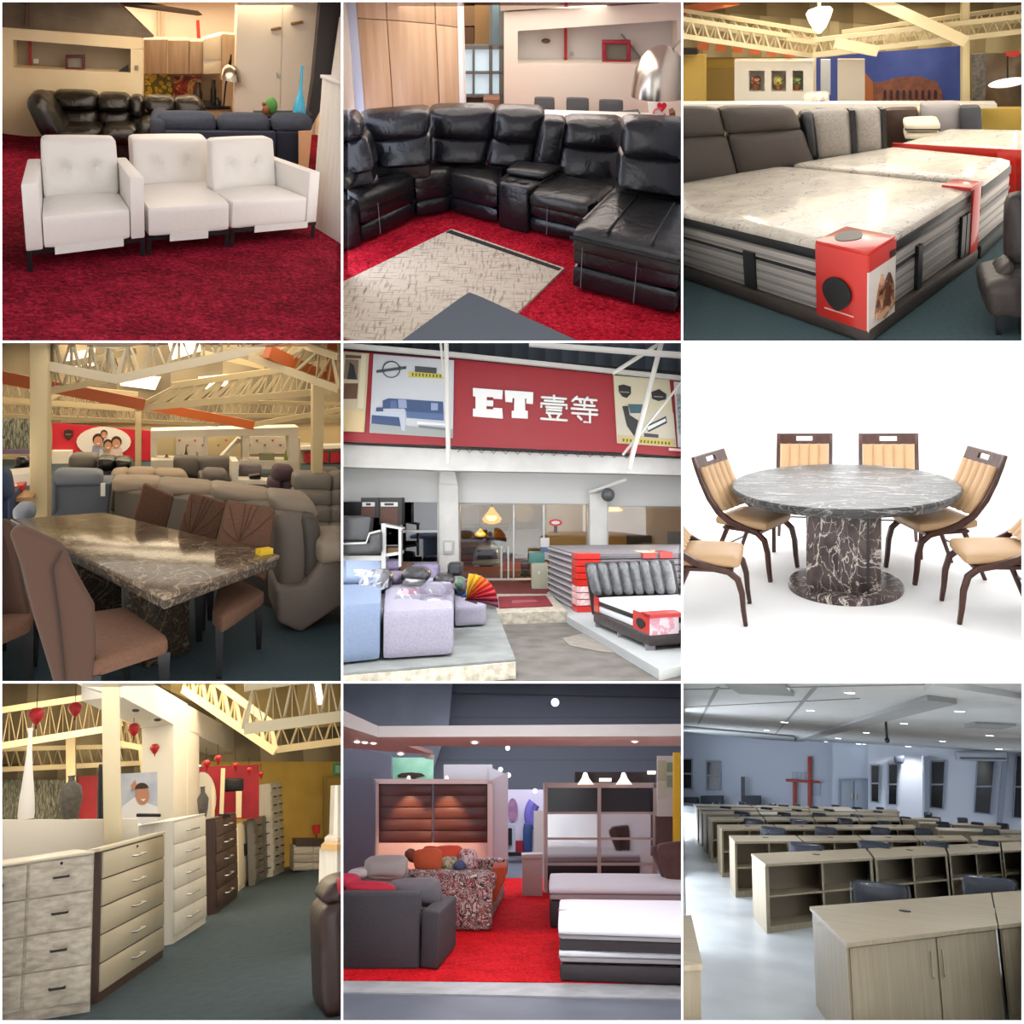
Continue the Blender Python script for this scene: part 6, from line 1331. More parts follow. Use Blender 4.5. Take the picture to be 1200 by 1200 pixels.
def make_side_chair(label, group):
    t = thing('dining_chair', label, 'chair', (0, 0, 0), group=group)
    w = .245
    prof = [(-.44, 1.02), (-.41, .93), (-.36, .80), (-.29, .66), (-.2, .55), (-.08, .475), (.06, .435), (.17, .41), (.235, .355), (.262, .25), (.27, .12), (.285, 0)]
    wid = [.03, .034, .038, .042, .05, .055, .05, .046, .046, .042, .036, .03]
    for s in (-1, 1):
        b = MB(); vs = []; fs = []
        for i, (y, z) in enumerate(prof):
            p = V((0, y, z)); a = V((0, *prof[max(0, i - 1)])); c = V((0, *prof[min(len(prof) - 1, i + 1)])); tg = (c - a).normalized(); nrm = V((0, tg.z, -tg.y)) * (wid[i] / 2)
            for dx, sg in ((-.018, -1), (.018, -1), (.018, 1), (-.018, 1)): vs.append(p + nrm * sg + V((s * w + dx, 0, 0)))
        n = len(prof)
        for i in range(n - 1):
            for k in range(4): fs.append((i*4 + k, i*4 + (k+1) % 4, i*4 + 4 + (k+1) % 4, i*4 + 4 + k))
        fs += [(3, 2, 1, 0), tuple(range((n-1)*4, n*4))]
        b.add(vs, fs); b.part('side_frame', walnut, t, room=False, bevel=.006)
        b = MB(); b.tube([(s * (w - .03), -.12, .44), (s * (w - .02), -.2, .25), (s * (w + .0), -.3, 0)], [.024, .021, .016], 8); b.part('leg', walnut, t, room=False)
    def bf(v): # back curve
        i = v * 4.0; k = min(3, int(i)); f = i - k; a, c = prof[k], prof[k + 1]; return a[0] + (c[0] - a[0]) * f, a[1] + (c[1] - a[1]) * f
    b = MB()
    y0, z0 = bf(.0); y1, z1 = bf(.27)
    for za, zb, xa, xb in ((.0, .07, -w, w), (.19, .27, -w, w), (.07, .19, -w, -.075), (.07, .19, .075, w)):
        (ya, pa), (yb, pb) = bf(za), bf(zb)
        b.hexa([(xa, ya - .012, pa), (xb, ya - .012, pa), (xb, ya + .016, pa), (xa, ya + .016, pa), (xa, yb - .012, pb), (xb, yb - .012, pb), (xb, yb + .016, pb), (xa, yb + .016, pb)])
    b.part('top_rail', walnut, t, room=False)
    b = MB()
    for k in range(5):
        xa = -w + .02 + k * (2 * w - .04) / 5; xw = (2 * w - .04) / 5
        def f(u, v, xa=xa, xw=xw): y, z = bf(.27 + .73 * v); return V((xa + xw * u, y + .035 + .022 * math.sin(math.pi * u) ** .6, z + .01))
        b.surf(f, 6, 10, (0, -.035, -.01))
    b.part('back_pad', creaml, t, room=False)
    b = MB(); b.cush(.47, .5, .085, .035, .02, 8, None, (0, .0, .47), .018); b.part('seat', creaml, t, room=False)
    b = MB(); b.box((-w, -.16, .405), (w, .2, .43)); b.part('seat_rail', walnut, t, room=False)
    b = MB(); b.tube([(-w + .03, -.22, .22), (w - .03, -.22, .22)], .009, 6); b.part('stretcher', blackleg, t, room=False)
    return t
def seat_at(x, y): p = R.fl(x, y, .47); p.z = 0; return p
def yawto(dx, dy): return math.atan2(-dx, dy)
G = 'walnut and tan chairs around the round marble table'
pos = [((252, 620), (1, -.42), 'walnut chair with tan channelled back, left of the round table, whole back in view'),
       ((880, 625), (-1, -.45), 'walnut chair with tan channelled back, right of the round table, whole back in view'),
       ((95, 745), (1, .05), 'walnut chair with tan seat at the lower left, its back cut by the left edge'),
       ((1090, 735), (-1, -.15), 'walnut chair with tan seat at the lower right, its back cut by the right edge')]
proto = make_side_chair(pos[0][2], G)
for i, (s_, d, lab) in enumerate(pos):
    at, yw = seat_at(*s_), yawto(*d)
    SCL = 1.0
    if i == 0:
        L = M.Translation(at) @ M.Rotation(yw, 4, 'Z') @ M.Scale(SCL, 4); proto.matrix_world = R.mw @ L; LOCAL[proto.name] = L
    else: dup(proto, at, yw, lab, SCL)
for x, lab in ((430, 'walnut chair behind the table, left of the two whose top rails rise over the tabletop'), (721, 'walnut chair behind the table, right of the two whose top rails rise over the tabletop')):
    p = R.fl(x, 333, 1.0); p.z = 0; dup(proto, p + V((0, -.44, 0)), yawto(0, -1), lab, 1.0)
bay_fill('top', 8.5, 4, 95, '#ffffff', .9); bay_fill('left', 9.5, 3.5, 35, '#ffffff', .9); bay_fill('right', 9.5, 3.5, 35, '#ffffff', .9)

# ================================================================== bottom left: row of chests of drawers
room(Room(0, 2, 200, 1000, 3, 1.7, 0, 798, K, 402 / 1200))
b = MB(); b.box((-9, 3, -.12), (9, 75, 0)); b.struct('floor', mat('slate_carpet', '#35464e', .95, c2='#2e3e45', vs=8, bump=.4, bs=150))
cr = mat('cream_post2', '#dccfae', .6); wl_ = wood('white_lam', '#dedad0', '#d3cec4', 2, 10, .5)
silver = mat('silver', '#c9c7c2', .25, .9)
def chest(lab, A, B, side_px, ytop, rows, cols, mb, mf, mh, top=None, name='chest_of_drawers', group='chests of drawers along the wall', hw=.3, lock=False, doors=False, base=0.06, tm=None, back=None):
    A, B = R.fl(*A), R.fl(*B); H = R.hz(B if back else A, ytop)
    d = A.x - R.wl(side_px, 900, A.y).x
    bk = V(back) if back else V((-d, 0, 0)); q = Quad(A, B, A + bk, B + bk)
    t = thing(name, lab, 'chest of drawers' if not doors else 'cabinet', q.c(), group=group)
    b = MB(); b.qbox(q, 0, 1, .0, 1, 0, H - .02); b.part('body', mb, t)
    b = MB()
    if top == 'over': b.qbox(q, -.03, 1.02, -.12, 1.0, H - .02, H + .012)
    else: b.qbox(q, 0, 1, -.03, 1, H - .02, H)
    b.part('top', tm or mf, t, bevel=.005)
    z0, z1 = base * H / .5 * .5, H - .03; D = q.D; f = .02 / D
    for c in range(cols):
        ua, ub = c / cols + .012, (c + 1) / cols - .012
        for r in range(rows):
            za = z0 + (z1 - z0) * r / rows + .006; zb = z0 + (z1 - z0) * (r + 1) / rows - .006
            b = MB(); b.qbox(q, ua, ub, -f, 0, za, zb); dr = b.part('door' if doors else 'drawer', mf, t, bevel=.004)
            um, zm = (ua + ub) / 2, (za + zb) / 2 + (0 if doors else .0)
            h_ = hw / 2 * (ub - ua)
            if mh is None: continue
            if doors: b = MB(); b.qbox(q, (ub - .12 if c == 0 else ua + .06), (ub - .06 if c == 0 else ua + .12), -f * 2.5, -f, zm - .05, zm + .15)
            else: b = MB(); P = [q(um + h_ * s_, -f * (3.4 if k else 1), zm) for s_, k in ((-1, 0), (-1, 1), (1, 1), (1, 0))]; b.tube(P, .011, 6)
            b.part('handle' if not doors else 'knob', mh, dr)
            if lock and r == rows - 1: b = MB(); b.sph(q(um, -f * 1.1, zb - .03), .014, 8, 6); b.part('lock', black_metal, dr)
    return t, q, H
ash = wood('grey_ash', '#cfc9bd', '#a79f92', 0, 16, .45, 9)
# nearest chest
zz = R.hz(R.fl(313, 1158), 594); A1 = R.fl(-130, 661, zz)
def unproj(P):   # plan point back to a floor pixel (for the chest helper)
    q = R.Q @ (V((P.x, P.y, 0)) - R.C); return ((PX + F * q.x / q.y - R.o[0]) / R.o[2], (PY - F * q.z / q.y - R.o[1]) / R.o[3])
t, q, H = chest('pale grey ash wide chest of drawers with black bar handles, nearest at left', unproj(A1), (313, 1158), 0, 594, 4, 2, ash, ash, mat('black_handle', '#1d1a1d', .4), tm=mat('ash_top', '#d8cfbd', .45), lock=True, hw=.24, back=(-.25, 1.1, 0))
taupe_f = mat('greige_gloss', '#b0a68f', .25, coat=.2); dkw = wood('dark_walnut', '#4a3228', '#3a261e', 2, 10, .45)
chest('greige glossy five drawer chest with dark walnut body and overhanging top', (338, 1128), (567, 966), 296, 588, 5, 1, dkw, taupe_f, silver, top='over', hw=.14, lock=True, tm=mat('greige_top', '#c9bfa8', .3))
chest('white five drawer chest beside the greige chest', (602, 920), (716, 846), 473, 487, 5, 1, wl_, wl_, silver, hw=.3)
chest('dark brown five drawer chest right of the white chest', (752, 815), (826, 756), 721, 479, 5, 1, dkw, dkw, silver, hw=.3)
chest('cream two door cabinet on short legs right of the dark brown chest', (830, 735), (878, 702), 822, 500, 1, 2, cream2, cream2, black_metal, doors=True)
greyc = mat('grey_gloss', '#77726c', .3)
chest('grey glossy chest with two columns of drawers before the tall white cabinet', (888, 714), (942, 680), 870, 482, 5, 2, greyc, greyc, black_metal, hw=.3)
chest('tall white cabinet of many small drawers at the end of the row', (950, 684), (988, 665), 880, 358, 10, 2, wl_, wl_, black_metal, hw=.25)
# sideboard at the far wall
Ye = R.fl(1070, 664).y
t = thing('sideboard', 'light ash sideboard with dark top against the yellow wall', 'sideboard', R.fl(1070, 664))
b = MB(); b.rect(1022, 575, 1122, 664, Ye, .6); b.part('body', ash, t)
b = MB(); b.rect(1030, 552, 1128, 577, Ye - .05, .6); b.part('top', dkw, t)
for x0, x1 in ((1024, 1088), (1091, 1120)):
    for y0 in (580, 608, 636): b = MB(); b.rect(x0, y0, x1, y0 + 25, Ye - .03, .03); b.part('drawer', ash, t, bevel=.006)
t = thing('table_lamp', 'small table lamp with red shade on the sideboard', 'lamp', R.wl(1102, 552, Ye + .2)); s = R.sc(Ye)
b = MB(); b.lathe([(10*s, 0), (13*s, 24*s), (11*s, 25*s)], R.wl(1102, 534, Ye + .2), 14); b.part('lamp_shade', mat('lampred', '#c0202a', .5), t)
b = MB(); b.lathe([(7*s, 0), (3*s, 4*s), (3*s, 20*s)], R.wl(1102, 552, Ye + .2), 10); b.part('base', mat('lamp_base', '#6d4a2c', .4), t)
# walls at the end
yw = mat('mustard_wall', '#c8a856', .8, c2='#bd9c4a', vs=2)
b = MB(); b.rect(700, 282, 1300, 720, Ye + 1.6, .2); b.struct('wall_back', yw)
b = MB(); b.rect(-60, -100, 1300, 292, Ye + 1.65, .2); b.struct('wall_upper', stripes('corrugated_tan', '#a3967c', '#7c715c', 1.1, 0, .5, .7, .6, .2))
t = thing('door', 'mustard yellow door in a pale frame at the far right', 'door', R.wl(1165, 560, Ye + 1.5))
b = MB(); b.rect(1138, 340, 1260, 575, Ye + 1.5, .04); b.part('leaf', mat('door_mustard', '#b8984b', .7), t)
b = MB(); b.rect(1128, 333, 1138, 575, Ye + 1.48, .1); b.rect(1138, 333, 1260, 341, Ye + 1.48, .1); b.part('frame', mat('frame_mustard', '#a08a4e', .6), t)
t = thing('exit_sign', 'small green sign above the mustard door at the right edge', 'sign', R.wl(1175, 328, Ye + 1.4))
b = MB(); b.rect(1162, 288, 1260, 328, Ye + 1.4, .1); b.part('board', mat('exit_green', '#1f7a4d', .5, emit=.3), t)
b = MB(); b.rect(1168, 295, 1184, 321, Ye + 1.38, .02); b.part('symbol', mat('exit_white', '#9fc7b4', .5), t)
# ---- white openings wall
p0 = R.fl(660, 905); p1 = R.fl(958, 672); dirw = (p1 - p0); dirw.z = 0; dirw.normalize(); nw = V((dirw.y, -dirw.x, 0)); nw = nw if nw.x > 0 else -nw
wp0 = p0 + nw * -.9
def wpl(px, t=.35, off=0, m=None): b = MB(); b.plate(px, wp0 + nw * off, nw, t); return b
pw = mat('partition_white', '#dcd9d2', .6)
b = MB()
for px in ([(418, -60), (652, 80), (652, 160), (605, 152), (418, 52)], [(605, 150), (652, 158), (652, 560), (605, 600)]): b.plate(px, wp0, nw, .5)
b.struct('wall_opening_left', pw)
b = MB()
for px in ([(655, 85), (956, 252), (956, 318), (692, 192), (655, 174)], [(655, 170), (693, 188), (693, 545), (655, 570)], [(938, 300), (956, 310), (956, 420), (938, 430)]): b.plate(px, wp0 + nw * .02, nw, .5)
b.struct('wall_opening_right', pw)
Yp = R.fl(500, 1010).y
b = MB(); b.slab([(-60, 486), (366, 484), (366, 640), (-60, 680)], Yp + .2, .2); b.struct('wall_low', mat('low_white', '#ded8cc', .6))
b = MB(); b.slab([(420, 482), (480, 482), (480, 700), (420, 700)], Yp + .25, .2); b.struct('wall_low_return', MATS['low_white'])
b = MB(); b.slab([(352, -60), (411, -60), (422, 640), (362, 640)], Yp - .1, .25); b.one('roof_post', cr, 'cream square post between the ash chest and the white opening', 'post', bevel=.01)
b = MB(); b.slab([(140, -60), (420, -60), (420, 55), (300, 20)], Yp + .1, .3); b.struct('trim_20', pw)
for i, (x, y) in enumerate(((472, 103), (548, 136))):
    b = MB(); b.slab(disc(x, y, 13, 5, 0), Yp - .0 + 2 * i, .05); b.one('downlight', black_metal, ('black downlight in the soffit of the white opening, nearer one', 'black downlight in the soffit of the white opening, farther one')[i], 'lamp')
# behind the openings
Yz = Yp + 9
b = MB(); b.slab([(-60, 345), (275, 345), (275, 560), (-60, 560)], Yz, .1); b.struct('wall_tree_paper', blotch('tree_paper2', [(0, '#55584f'), (.42, '#7d8077'), (.5, '#a3a59a'), (.56, '#686b62')], 3, .7, 1.5, (7, 1, 1)))
redm = mat('red_drape', '#b01f33', .6, c2='#9a182b', vs=3)
b = MB(); b.slab([(272, 333), (342, 330), (342, 560), (276, 560)], Yz - .3, .08); b.one('red_panel_screen', redm, 'red panel standing behind the black drape in the left opening', 'screen')
b = MB(); b.pcush([(340, 290), (362, 292), (366, 560), (336, 560)], Yp + 1.2, .2, .05, .02, 6); b.one('drape', black_metal, 'black hanging drape left of the cream post', 'curtain')
Ypo = Yp + 3.5
t = thing('photo_poster', 'poster of a smiling man in a white shirt seen through the left opening', 'poster', R.wl(480, 480, Ypo))
b = MB(); b.slab([(412, 325), (548, 318), (548, 500), (412, 500)], Ypo, .06); b.part('sheet', mat('poster_pale', '#c9cdd6', .6, c2='#a9b3c6', vs=3), t)
b = MB(); b.slab([(425, 440), (470, 405), (520, 430), (548, 440), (548, 500), (420, 500)], Ypo - .02, .01); b.part('shirt', mat('poster_white2', '#e4e4e6', .6), t)
b = MB(); b.slab(disc(496, 400, 24, 34, 0), Ypo - .03, .008); b.part('face', skin, t)
b = MB(); b.slab(disc(494, 378, 24, 22, 0, a0=math.pi, a1=6.283), Ypo - .038, .006); b.part('hair', hair, t)
b = MB(); b.slab([(488, 414), (508, 412), (500, 421)], Ypo - .04, .004); b.part('smile', MATS['print_white'], t)
b = MB(); b.slab([(455, 365), (470, 345), (478, 372), (462, 385)], Ypo - .03, .006); b.part('hand', skin, t)
t = thing('tray', 'long black tray on the white chest before the opening', 'tray', R.wl(518, 476, Yp + 1.2))
b = MB(); b.rect(474, 464, 560, 476, Yp + 1.2, .25); b.part('body', black_metal, t, bevel=.01)
b = MB(); b.slab([(680, 300), (902, 292), (902, 482), (680, 482)], Ye - 1.0, .08); b.one('red_curtain', redm, 'red curtain seen through the right opening behind the vases', 'curtain')
b = MB(); b.slab(disc(705, 410, 48, 92, 0), Ye - 1.2, .05); b.one('white_disc', mat('disc_white', '#d3d0c8', .6), 'large white oval board behind the small grey vase', 'board')
b = MB(); b.slab([(782, 340), (848, 340), (848, 385), (782, 388)], Ye - 1.5, .2); b.one('hanging_speaker', black_metal, 'black box hanging before the red curtain', 'box', bevel=.03)
for i, px in enumerate(([(770, 305), (784, 305), (778, 470), (764, 470)], [(822, 385), (842, 385), (840, 478), (822, 478)], [(735, 370), (747, 368), (747, 480), (737, 480)])):
    b = MB(); b.slab(px, Ye - 1.8, .1); b.one('pale_post', cr, ('tall pale slanting post before the red curtain', 'short pale block before the red curtain', 'thin pale rod beside the white oval board')[i], 'post')
# vases on the low wall and chests
def vase(lab, x, y0, y1, prof, Y, m):
    p = R.wl(x, y1, Y); s = R.sc(Y); H = (y1 - y0) * s
    b = MB(); b.lathe([(r * s, z * H) for r, z in prof], p, 24); b.one('vase', m, lab, 'vase')
gv = mat('grey_ceramic', '#5d574f', .7, c2='#4c463f', vs=20, bump=.3, bs=60)
vase('tall white bottle vase with a long neck on the low white wall', 90, 235, 484, [(20, 0), (22, .05), (20, .2), (12, .5), (7, .75), (6, .95), (8, 1)], Yp + .3, mat('white_ceramic', '#dfdcd8', .35))
vase('grey jug vase with narrow neck beside the red panel', 244, 365, 483, [(18, 0), (24, .15), (32, .5), (26, .75), (9, .87), (8, .95), (11, 1)], Yp + .3, gv)
vase('small grey vase in the right opening before the white oval board', 707, 390, 478, [(9, 0), (14, .25), (17, .6), (7, .8), (6, .95), (8, 1)], R.fl(735, 840).y, gv)
vase('green bottle vase on the cream cabinet', 866, 390, 474, [(8, 0), (9, .3), (5, .55), (3, .8), (4, 1)], R.fl(850, 735).y + 1, mat('green_glass', '#6fa32d', .2))
b = MB(); b.rect(760, 466, 800, 478, R.fl(790, 790).y, .15); b.one('tray', black_metal, 'small black tray on the dark brown chest', 'tray')
# lanterns
lr = mat('lantern_red', '#b8141f', .35, c2='#8d0d18', vs=20)
for i, (x, y, r, lab) in enumerate(((127, 120, 23, 'red heart lantern, leftmost, hanging before the trusses'), (262, 97, 20, 'red heart lantern left of the cream post'), (466, 168, 18, 'red heart lantern right of the cream post under the soffit'), (539, 236, 14, 'red heart lantern hanging lowest in the left opening'),
        (719, 290, 12, 'leftmost small red lantern in the right opening'), (759, 272, 11, 'small red lantern above the slanting pale post'), (820, 297, 10, 'small red lantern in the middle of the right opening'), (868, 312, 9, 'small red lantern near the right end of the red curtain'), (909, 327, 8, 'small red lantern at the far end beside the tall white cabinet'))):
    Y = Yp + 1.5 + i if i < 4 else Ye - 2.2 - (8 - i) * .1; c = R.wl(x, y, Y); s = R.sc(Y)
    t = thing('lantern', lab, 'lantern', c, group='red hanging lanterns')
    b = MB(); b.lathe([(2*s, -1.25*r*s), (.6*r*s, -.7*r*s), (r*s, 0), (.95*r*s, .5*r*s), (.55*r*s, .9*r*s), (.12*r*s, .95*r*s)], c, 14); b.part('body', lr, t)
    b = MB(); b.tube([c + V((0, 0, .95*r*s)), c + V((0, 0, 4*r*s))], .006, 4); b.part('cord', black_metal, t)
    b = MB(); b.tube([c + V((0, 0, -1.2*r*s)), c + V((0, 0, -1.7*r*s))], .012, 5); b.part('tassel', mat('tassel_dark', '#3a1418', .6), t)
# right side: counter and leather sofa
Yr_ = R.fl(1110, 950).y
t = thing('counter', 'white counter with honey wooden top at the right of the aisle', 'counter', R.fl(1150, 950))
b = MB(); b.prism([R.wl(x, y, Yr_) for x, y in ((1112, 588), (1300, 592), (1300, 980), (1104, 955))], dirw * 2.2); b.part('body', wl_, t)
b = MB(); b.prism([R.wl(x, y, Yr_ - .05) for x, y in ((1118, 572), (1300, 575), (1300, 596), (1118, 592))], dirw * .6); b.part('top', mat('honey_top', '#c9a46c', .45), t)
b = MB(); b.prism([R.wl(x, y, Yr_ + .3) for x, y in ((1130, 548), (1300, 540), (1300, 574), (1130, 572))], dirw * .6); b.part('shelf', wl_, t)
b = MB(); b.slab([(1166, 365), (1300, 360), (1300, 545), (1160, 545)], Yr_ + .5, .3); b.one('white_screen', wl_, 'white upright board standing on the counter at the right edge', 'board')
Yl_ = R.fl(1150, 1180).y
t = thing('leather_sofa', 'dark brown leather sofa end at the right edge of the aisle', 'sofa', R.fl(1160, 1190))
b = MB(); b.pcush([(1118, 800), (1330, 690), (1330, 1200), (1132, 1200)], Yl_, .7, .08, .05, 8); b.part('body', leather('oxblood_leather', '#2c1512', .35, 9, .3), t)
b = MB(); b.pcush([(1120, 780), (1160, 700), (1330, 660), (1330, 830)], Yl_ + .05, .6, .08, .05, 8); b.part('armrest', MATS['oxblood_leather'], t)
b = MB(); b.pcush([(1186, 690), (1330, 690), (1330, 760), (1186, 760)], Yl_ - .1, .3, .05, .02, 4); b.one('red_cushion', redm, 'red cushion on the dark leather sofa at the right edge', 'cushion')
# trusses and roof
stc = mat('steel_cream3', '#d6c8a6', .55)
truss('cream truss hanging over the end of the aisle at the right', (850, 168), (1300, 108), (850, 20), (1300, -40), Ye - 10, Ye - 10, 7, stc, .075)
truss('cream truss against the corrugated wall at the far end', (948, 242), (1300, 196), (948, 160), (1300, 110), Ye - 1, Ye - 1, 6, stc, .1)
truss('cream truss running above the white openings', (640, 30), (960, 248), (640, -80), (960, 160), Yp + 6, Ye - 2, 8, stc, .1)
truss('cream truss at the upper left behind the red lanterns', (-40, 235), (420, 160), (-40, 110), (420, 40), Yz - 2, Yz - 2, 10, stc, .09)
truss('lower cream truss behind the lanterns in the left opening', (-40, 312), (600, 282), (-40, 240), (600, 225), Yz - .6, Yz - .6, 18, stc, .07)
truss('cream truss seen in the left opening right of the post', (400, 215), (620, 262), (400, 120), (620, 200), Yz - 1.4, Yz - 1.4, 8, stc, .08)
for a, c, Y, lab in (((500, 240), (525, 480), Yp + 5, 'cream beam before the photo poster'), ((246, 180), (250, 480), Yz - 1, 'cream post behind the grey jug vase')):
    b = MB(); b.bar(R.wl(*a, Y), R.wl(*c, Y), .16); b.one('roof_beam', stc, lab, 'beam')
b = MB(); b.slab([(-60, 300), (620, 300), (620, 480), (-60, 480)], Yz + .3, .1); b.struct('wall_far', stripes('corrugated_far', '#a2977f', '#7f7562', 1.4, 0, .5, .7, .5, .2))
b = MB(); b.slab([(-60, -80), (640, -80), (640, 310), (-60, 310)], Yz + .6, .1); b.struct('ceiling_left', stripes('roof_left', '#8f8468', '#6f6650', .9, 0, .5, .7, .5, .2))
b = MB(); b.slab([(560, -80), (1300, -80), (1300, 150), (900, 175), (560, 20)], Ye + .4, .1); b.struct('ceiling_right', stripes('roof_right', '#bda979', '#9b885c', .8, 0, .5, .7, .5, .2))
for i, (px, Y) in enumerate((([(1092, -20), (1112, -20), (1128, 82), (1108, 82)], Ye - 2), ([(196, 120), (270, 105), (280, 180), (215, 190)], Yz + .4), ([(290, 140), (345, 130), (345, 175), (300, 180)], Yz + .4), ([(440, 70), (540, 100), (545, 150), (450, 130)], Yz + .4))):
    b = MB(); b.slab(px, Y, .08)
    if i == 0: b.one('tube_light', mat('tube_glow', '#fff4d8', .4, emit=2.0), 'glowing fluorescent tube under the roof at the upper right', 'lamp')
    else: b.struct('window_%d' % (29 + i), MATS['skylight'])
bay_fill('top', 11, 5, 80, '#fff6ea'); bay_fill('top', 14.6, 2.4, 170, '#ffe6bb');  bay_fill('right', 8.5, 3, 26, '#fff2e0'); lamp('POINT', 'hall_fill', R.wl(150, 150, Yz - 3.5), 50, .1, '#ffe9c0'); lamp('POINT', 'hall_fill', R.wl(330, 380, Yz - 3.0), 45, .1, '#ffe9c0')  # all added fill, the point lights brighten the hall behind the openings

# ================================================================== bottom middle: showroom booth with beds and sofas
room(Room(1, 2, 600, 1000, 3.5, 1.6, 398, 798, K, 402 / 1200))
b = MB(); b.box((-12, 3, -.14), (12, 60, -.02)); b.struct('floor', mat('slate_floor', '#5a5f68', .5, c2='#50555e', vs=2))
Yst = R.fl(600, 1050).y
b = MB(); b.prism([R.fl(x, y) for x, y in ((-80, 1044), (1280, 1058), (1280, 690), (-80, 690))], (0, 0, -.1)); b.struct('floor_carpet', shag('shag_vivid_red', '#8e060d', '#c70f19', '#e0252d', 26))
b = MB(); b.prism([R.fl(x, y, -.02) for x, y in ((-80, 1092), (1280, 1118), (1280, 1062), (-80, 1046))], (0, 0, .012)); b.struct('trim_30', mat('grey_edge', '#a3a3a1', .5, c2='#8f908f', vs=5))
gsofa = mat('graphite_cloth', '#3b383a', .85, c2='#343134', vs=40, bump=.2, bs=200)
Ys = R.fl(140, 1008).y
t = thing('sofa', 'dark graphite sofa seen from behind at the left front of the booth', 'sofa', R.fl(140, 1008))
b = MB(); b.slab([(-80, 742), (276, 742), (276, 1010), (-80, 1012)], Ys, .3); b.part('back', gsofa, t, bevel=.03, seg=3)
z1 = R.hz(R.fl(342, 1014), 806)
P0, P1, P2 = R.fl(278, 1005), R.fl(342, 1014), R.fl(405, 930)
P3 = V((P2.x - (P1.x - P0.x), P2.y, 0))
b = MB(); b.prism([P0, P1, P2, P3], (0, 0, z1)); b.part('arm', gsofa, t, bevel=.03, seg=3)
b = MB(); b.prism([P0 + V((-1.9, .3, 0)), P0 + V((0, .3, 0)), P3 + V((0, -.2, 0)), P3 + V((-1.9, -.2, 0))], (0, 0, z1 * .7)); b.part('seat', gsofa, t)
crim = mat('crimson_cushion', '#a3152c', .8); 
for i, (px, m, lab, dY) in enumerate((([(-20, 680), (64, 682), (62, 736), (-20, 738)], mat('rose_cushion', '#b02140', .8), 'rose red cushion at the left end of the graphite sofa', .55), ([(20, 706), (182, 712), (186, 752), (22, 752)], crim, 'crimson bolster cushion lying along the graphite sofa back', .4), ([(168, 700), (345, 692), (352, 800), (176, 770)], mat('smoke_cushion', '#5f5a5d', .8), 'smoke grey cushion between the crimson bolster and the sofa arm', .7))):
    b = MB(); b.pcush(px, Ys + dY, .22, .06, .06, 7); b.one('cushion', m, lab, 'cushion')
# light sofa behind with pillow
Yl = Ys + 2.6
lg = mat('pale_grey_cloth', '#a5a29e', .85)
t = thing('sofa', 'pale grey sofa behind the graphite sofa with a light pillow', 'sofa', R.wl(130, 800, Yl))
b = MB(); b.pcush([(30, 660), (232, 660), (232, 740), (30, 740)], Yl, .5, .05, .03, 6); b.part('back', lg, t)
b = MB(); b.pcush([(-60, 690), (232, 700), (232, 820), (-60, 820)], Yl + .1, .6, .05, .02, 5); b.part('body', gsofa, t)
b = MB(); b.pcush([(84, 620), (230, 616), (222, 692), (86, 690)], Yl - .15, .2, .06, .08, 8, .1); b.one('cushion', mat('pearl_cushion', '#b1aca5', .7), 'pearl grey square cushion on the pale grey sofa', 'cushion')
b = MB(); b.pcush([(28, 662), (92, 660), (92, 690), (28, 692)], Yl - .2, .2, .04, .03, 5); b.one('cushion', mat('white_cushion', '#d5d2ce', .7), 'small white cushion left of the pearl grey cushion', 'cushion')
# patterned sofa
pat = blotch('leaf_pattern', [(0, '#d2c5ba'), (.40, '#3a2a2c'), (.47, '#ad9a8f'), (.5, '#8a2a30'), (.555, '#d2c5ba'), (.6, '#2b2022'), (.64, '#c9bbb0')], 11, .85, 1.2)
Yp = R.fl(470, 874).y
Q0, Q1, Q2 = R.fl(400, 872), R.fl(530, 876), R.fl(580, 760)
zA = R.hz(Q1, 676)
t = thing('sofa', 'sofa in leaf patterned cloth with orange cushions in the middle of the booth', 'sofa', Q1)
b = MB(); b.prism([Q0 + V((-.6, 0, 0)), Q1, Q1 + V((0, .35, 0)), Q0 + V((-.6, .35, 0))], (0, 0, zA)); b.part('arm', pat, t, bevel=.06, seg=3)
b = MB(); b.prism([Q1 + V((-1.3, .35, 0)), Q1 + V((-.05, .35, 0)), V((Q2.x - .03, Q2.y, 0)), V((Q2.x - 1.1, Q2.y, 0))], (0, 0, zA * .62)); b.part('seat', pat, t, bevel=.05)
ora_ = mat('orange_throw', '#b5451f', .85, c2='#a03a18', vs=14)
b = MB(); b.slab([(530, 655), (584, 650), (575, 700), (535, 780), (528, 770)], Q1.y + .5, .9); b.part('seat_cushion', ora_, t, 'orange seat cushion', bevel=.03)
b = MB(); b.pcush([(470, 622), (584, 622), (584, 680), (470, 668)], Q2.y + .1, .35, .05, .03, 6); b.part('arm', pat, t)
b = MB(); b.pcush([(222, 662), (545, 668), (540, 735), (222, 735)], Q1.y + .4, .35, .05, .03, 7); b.part('back', pat, t)
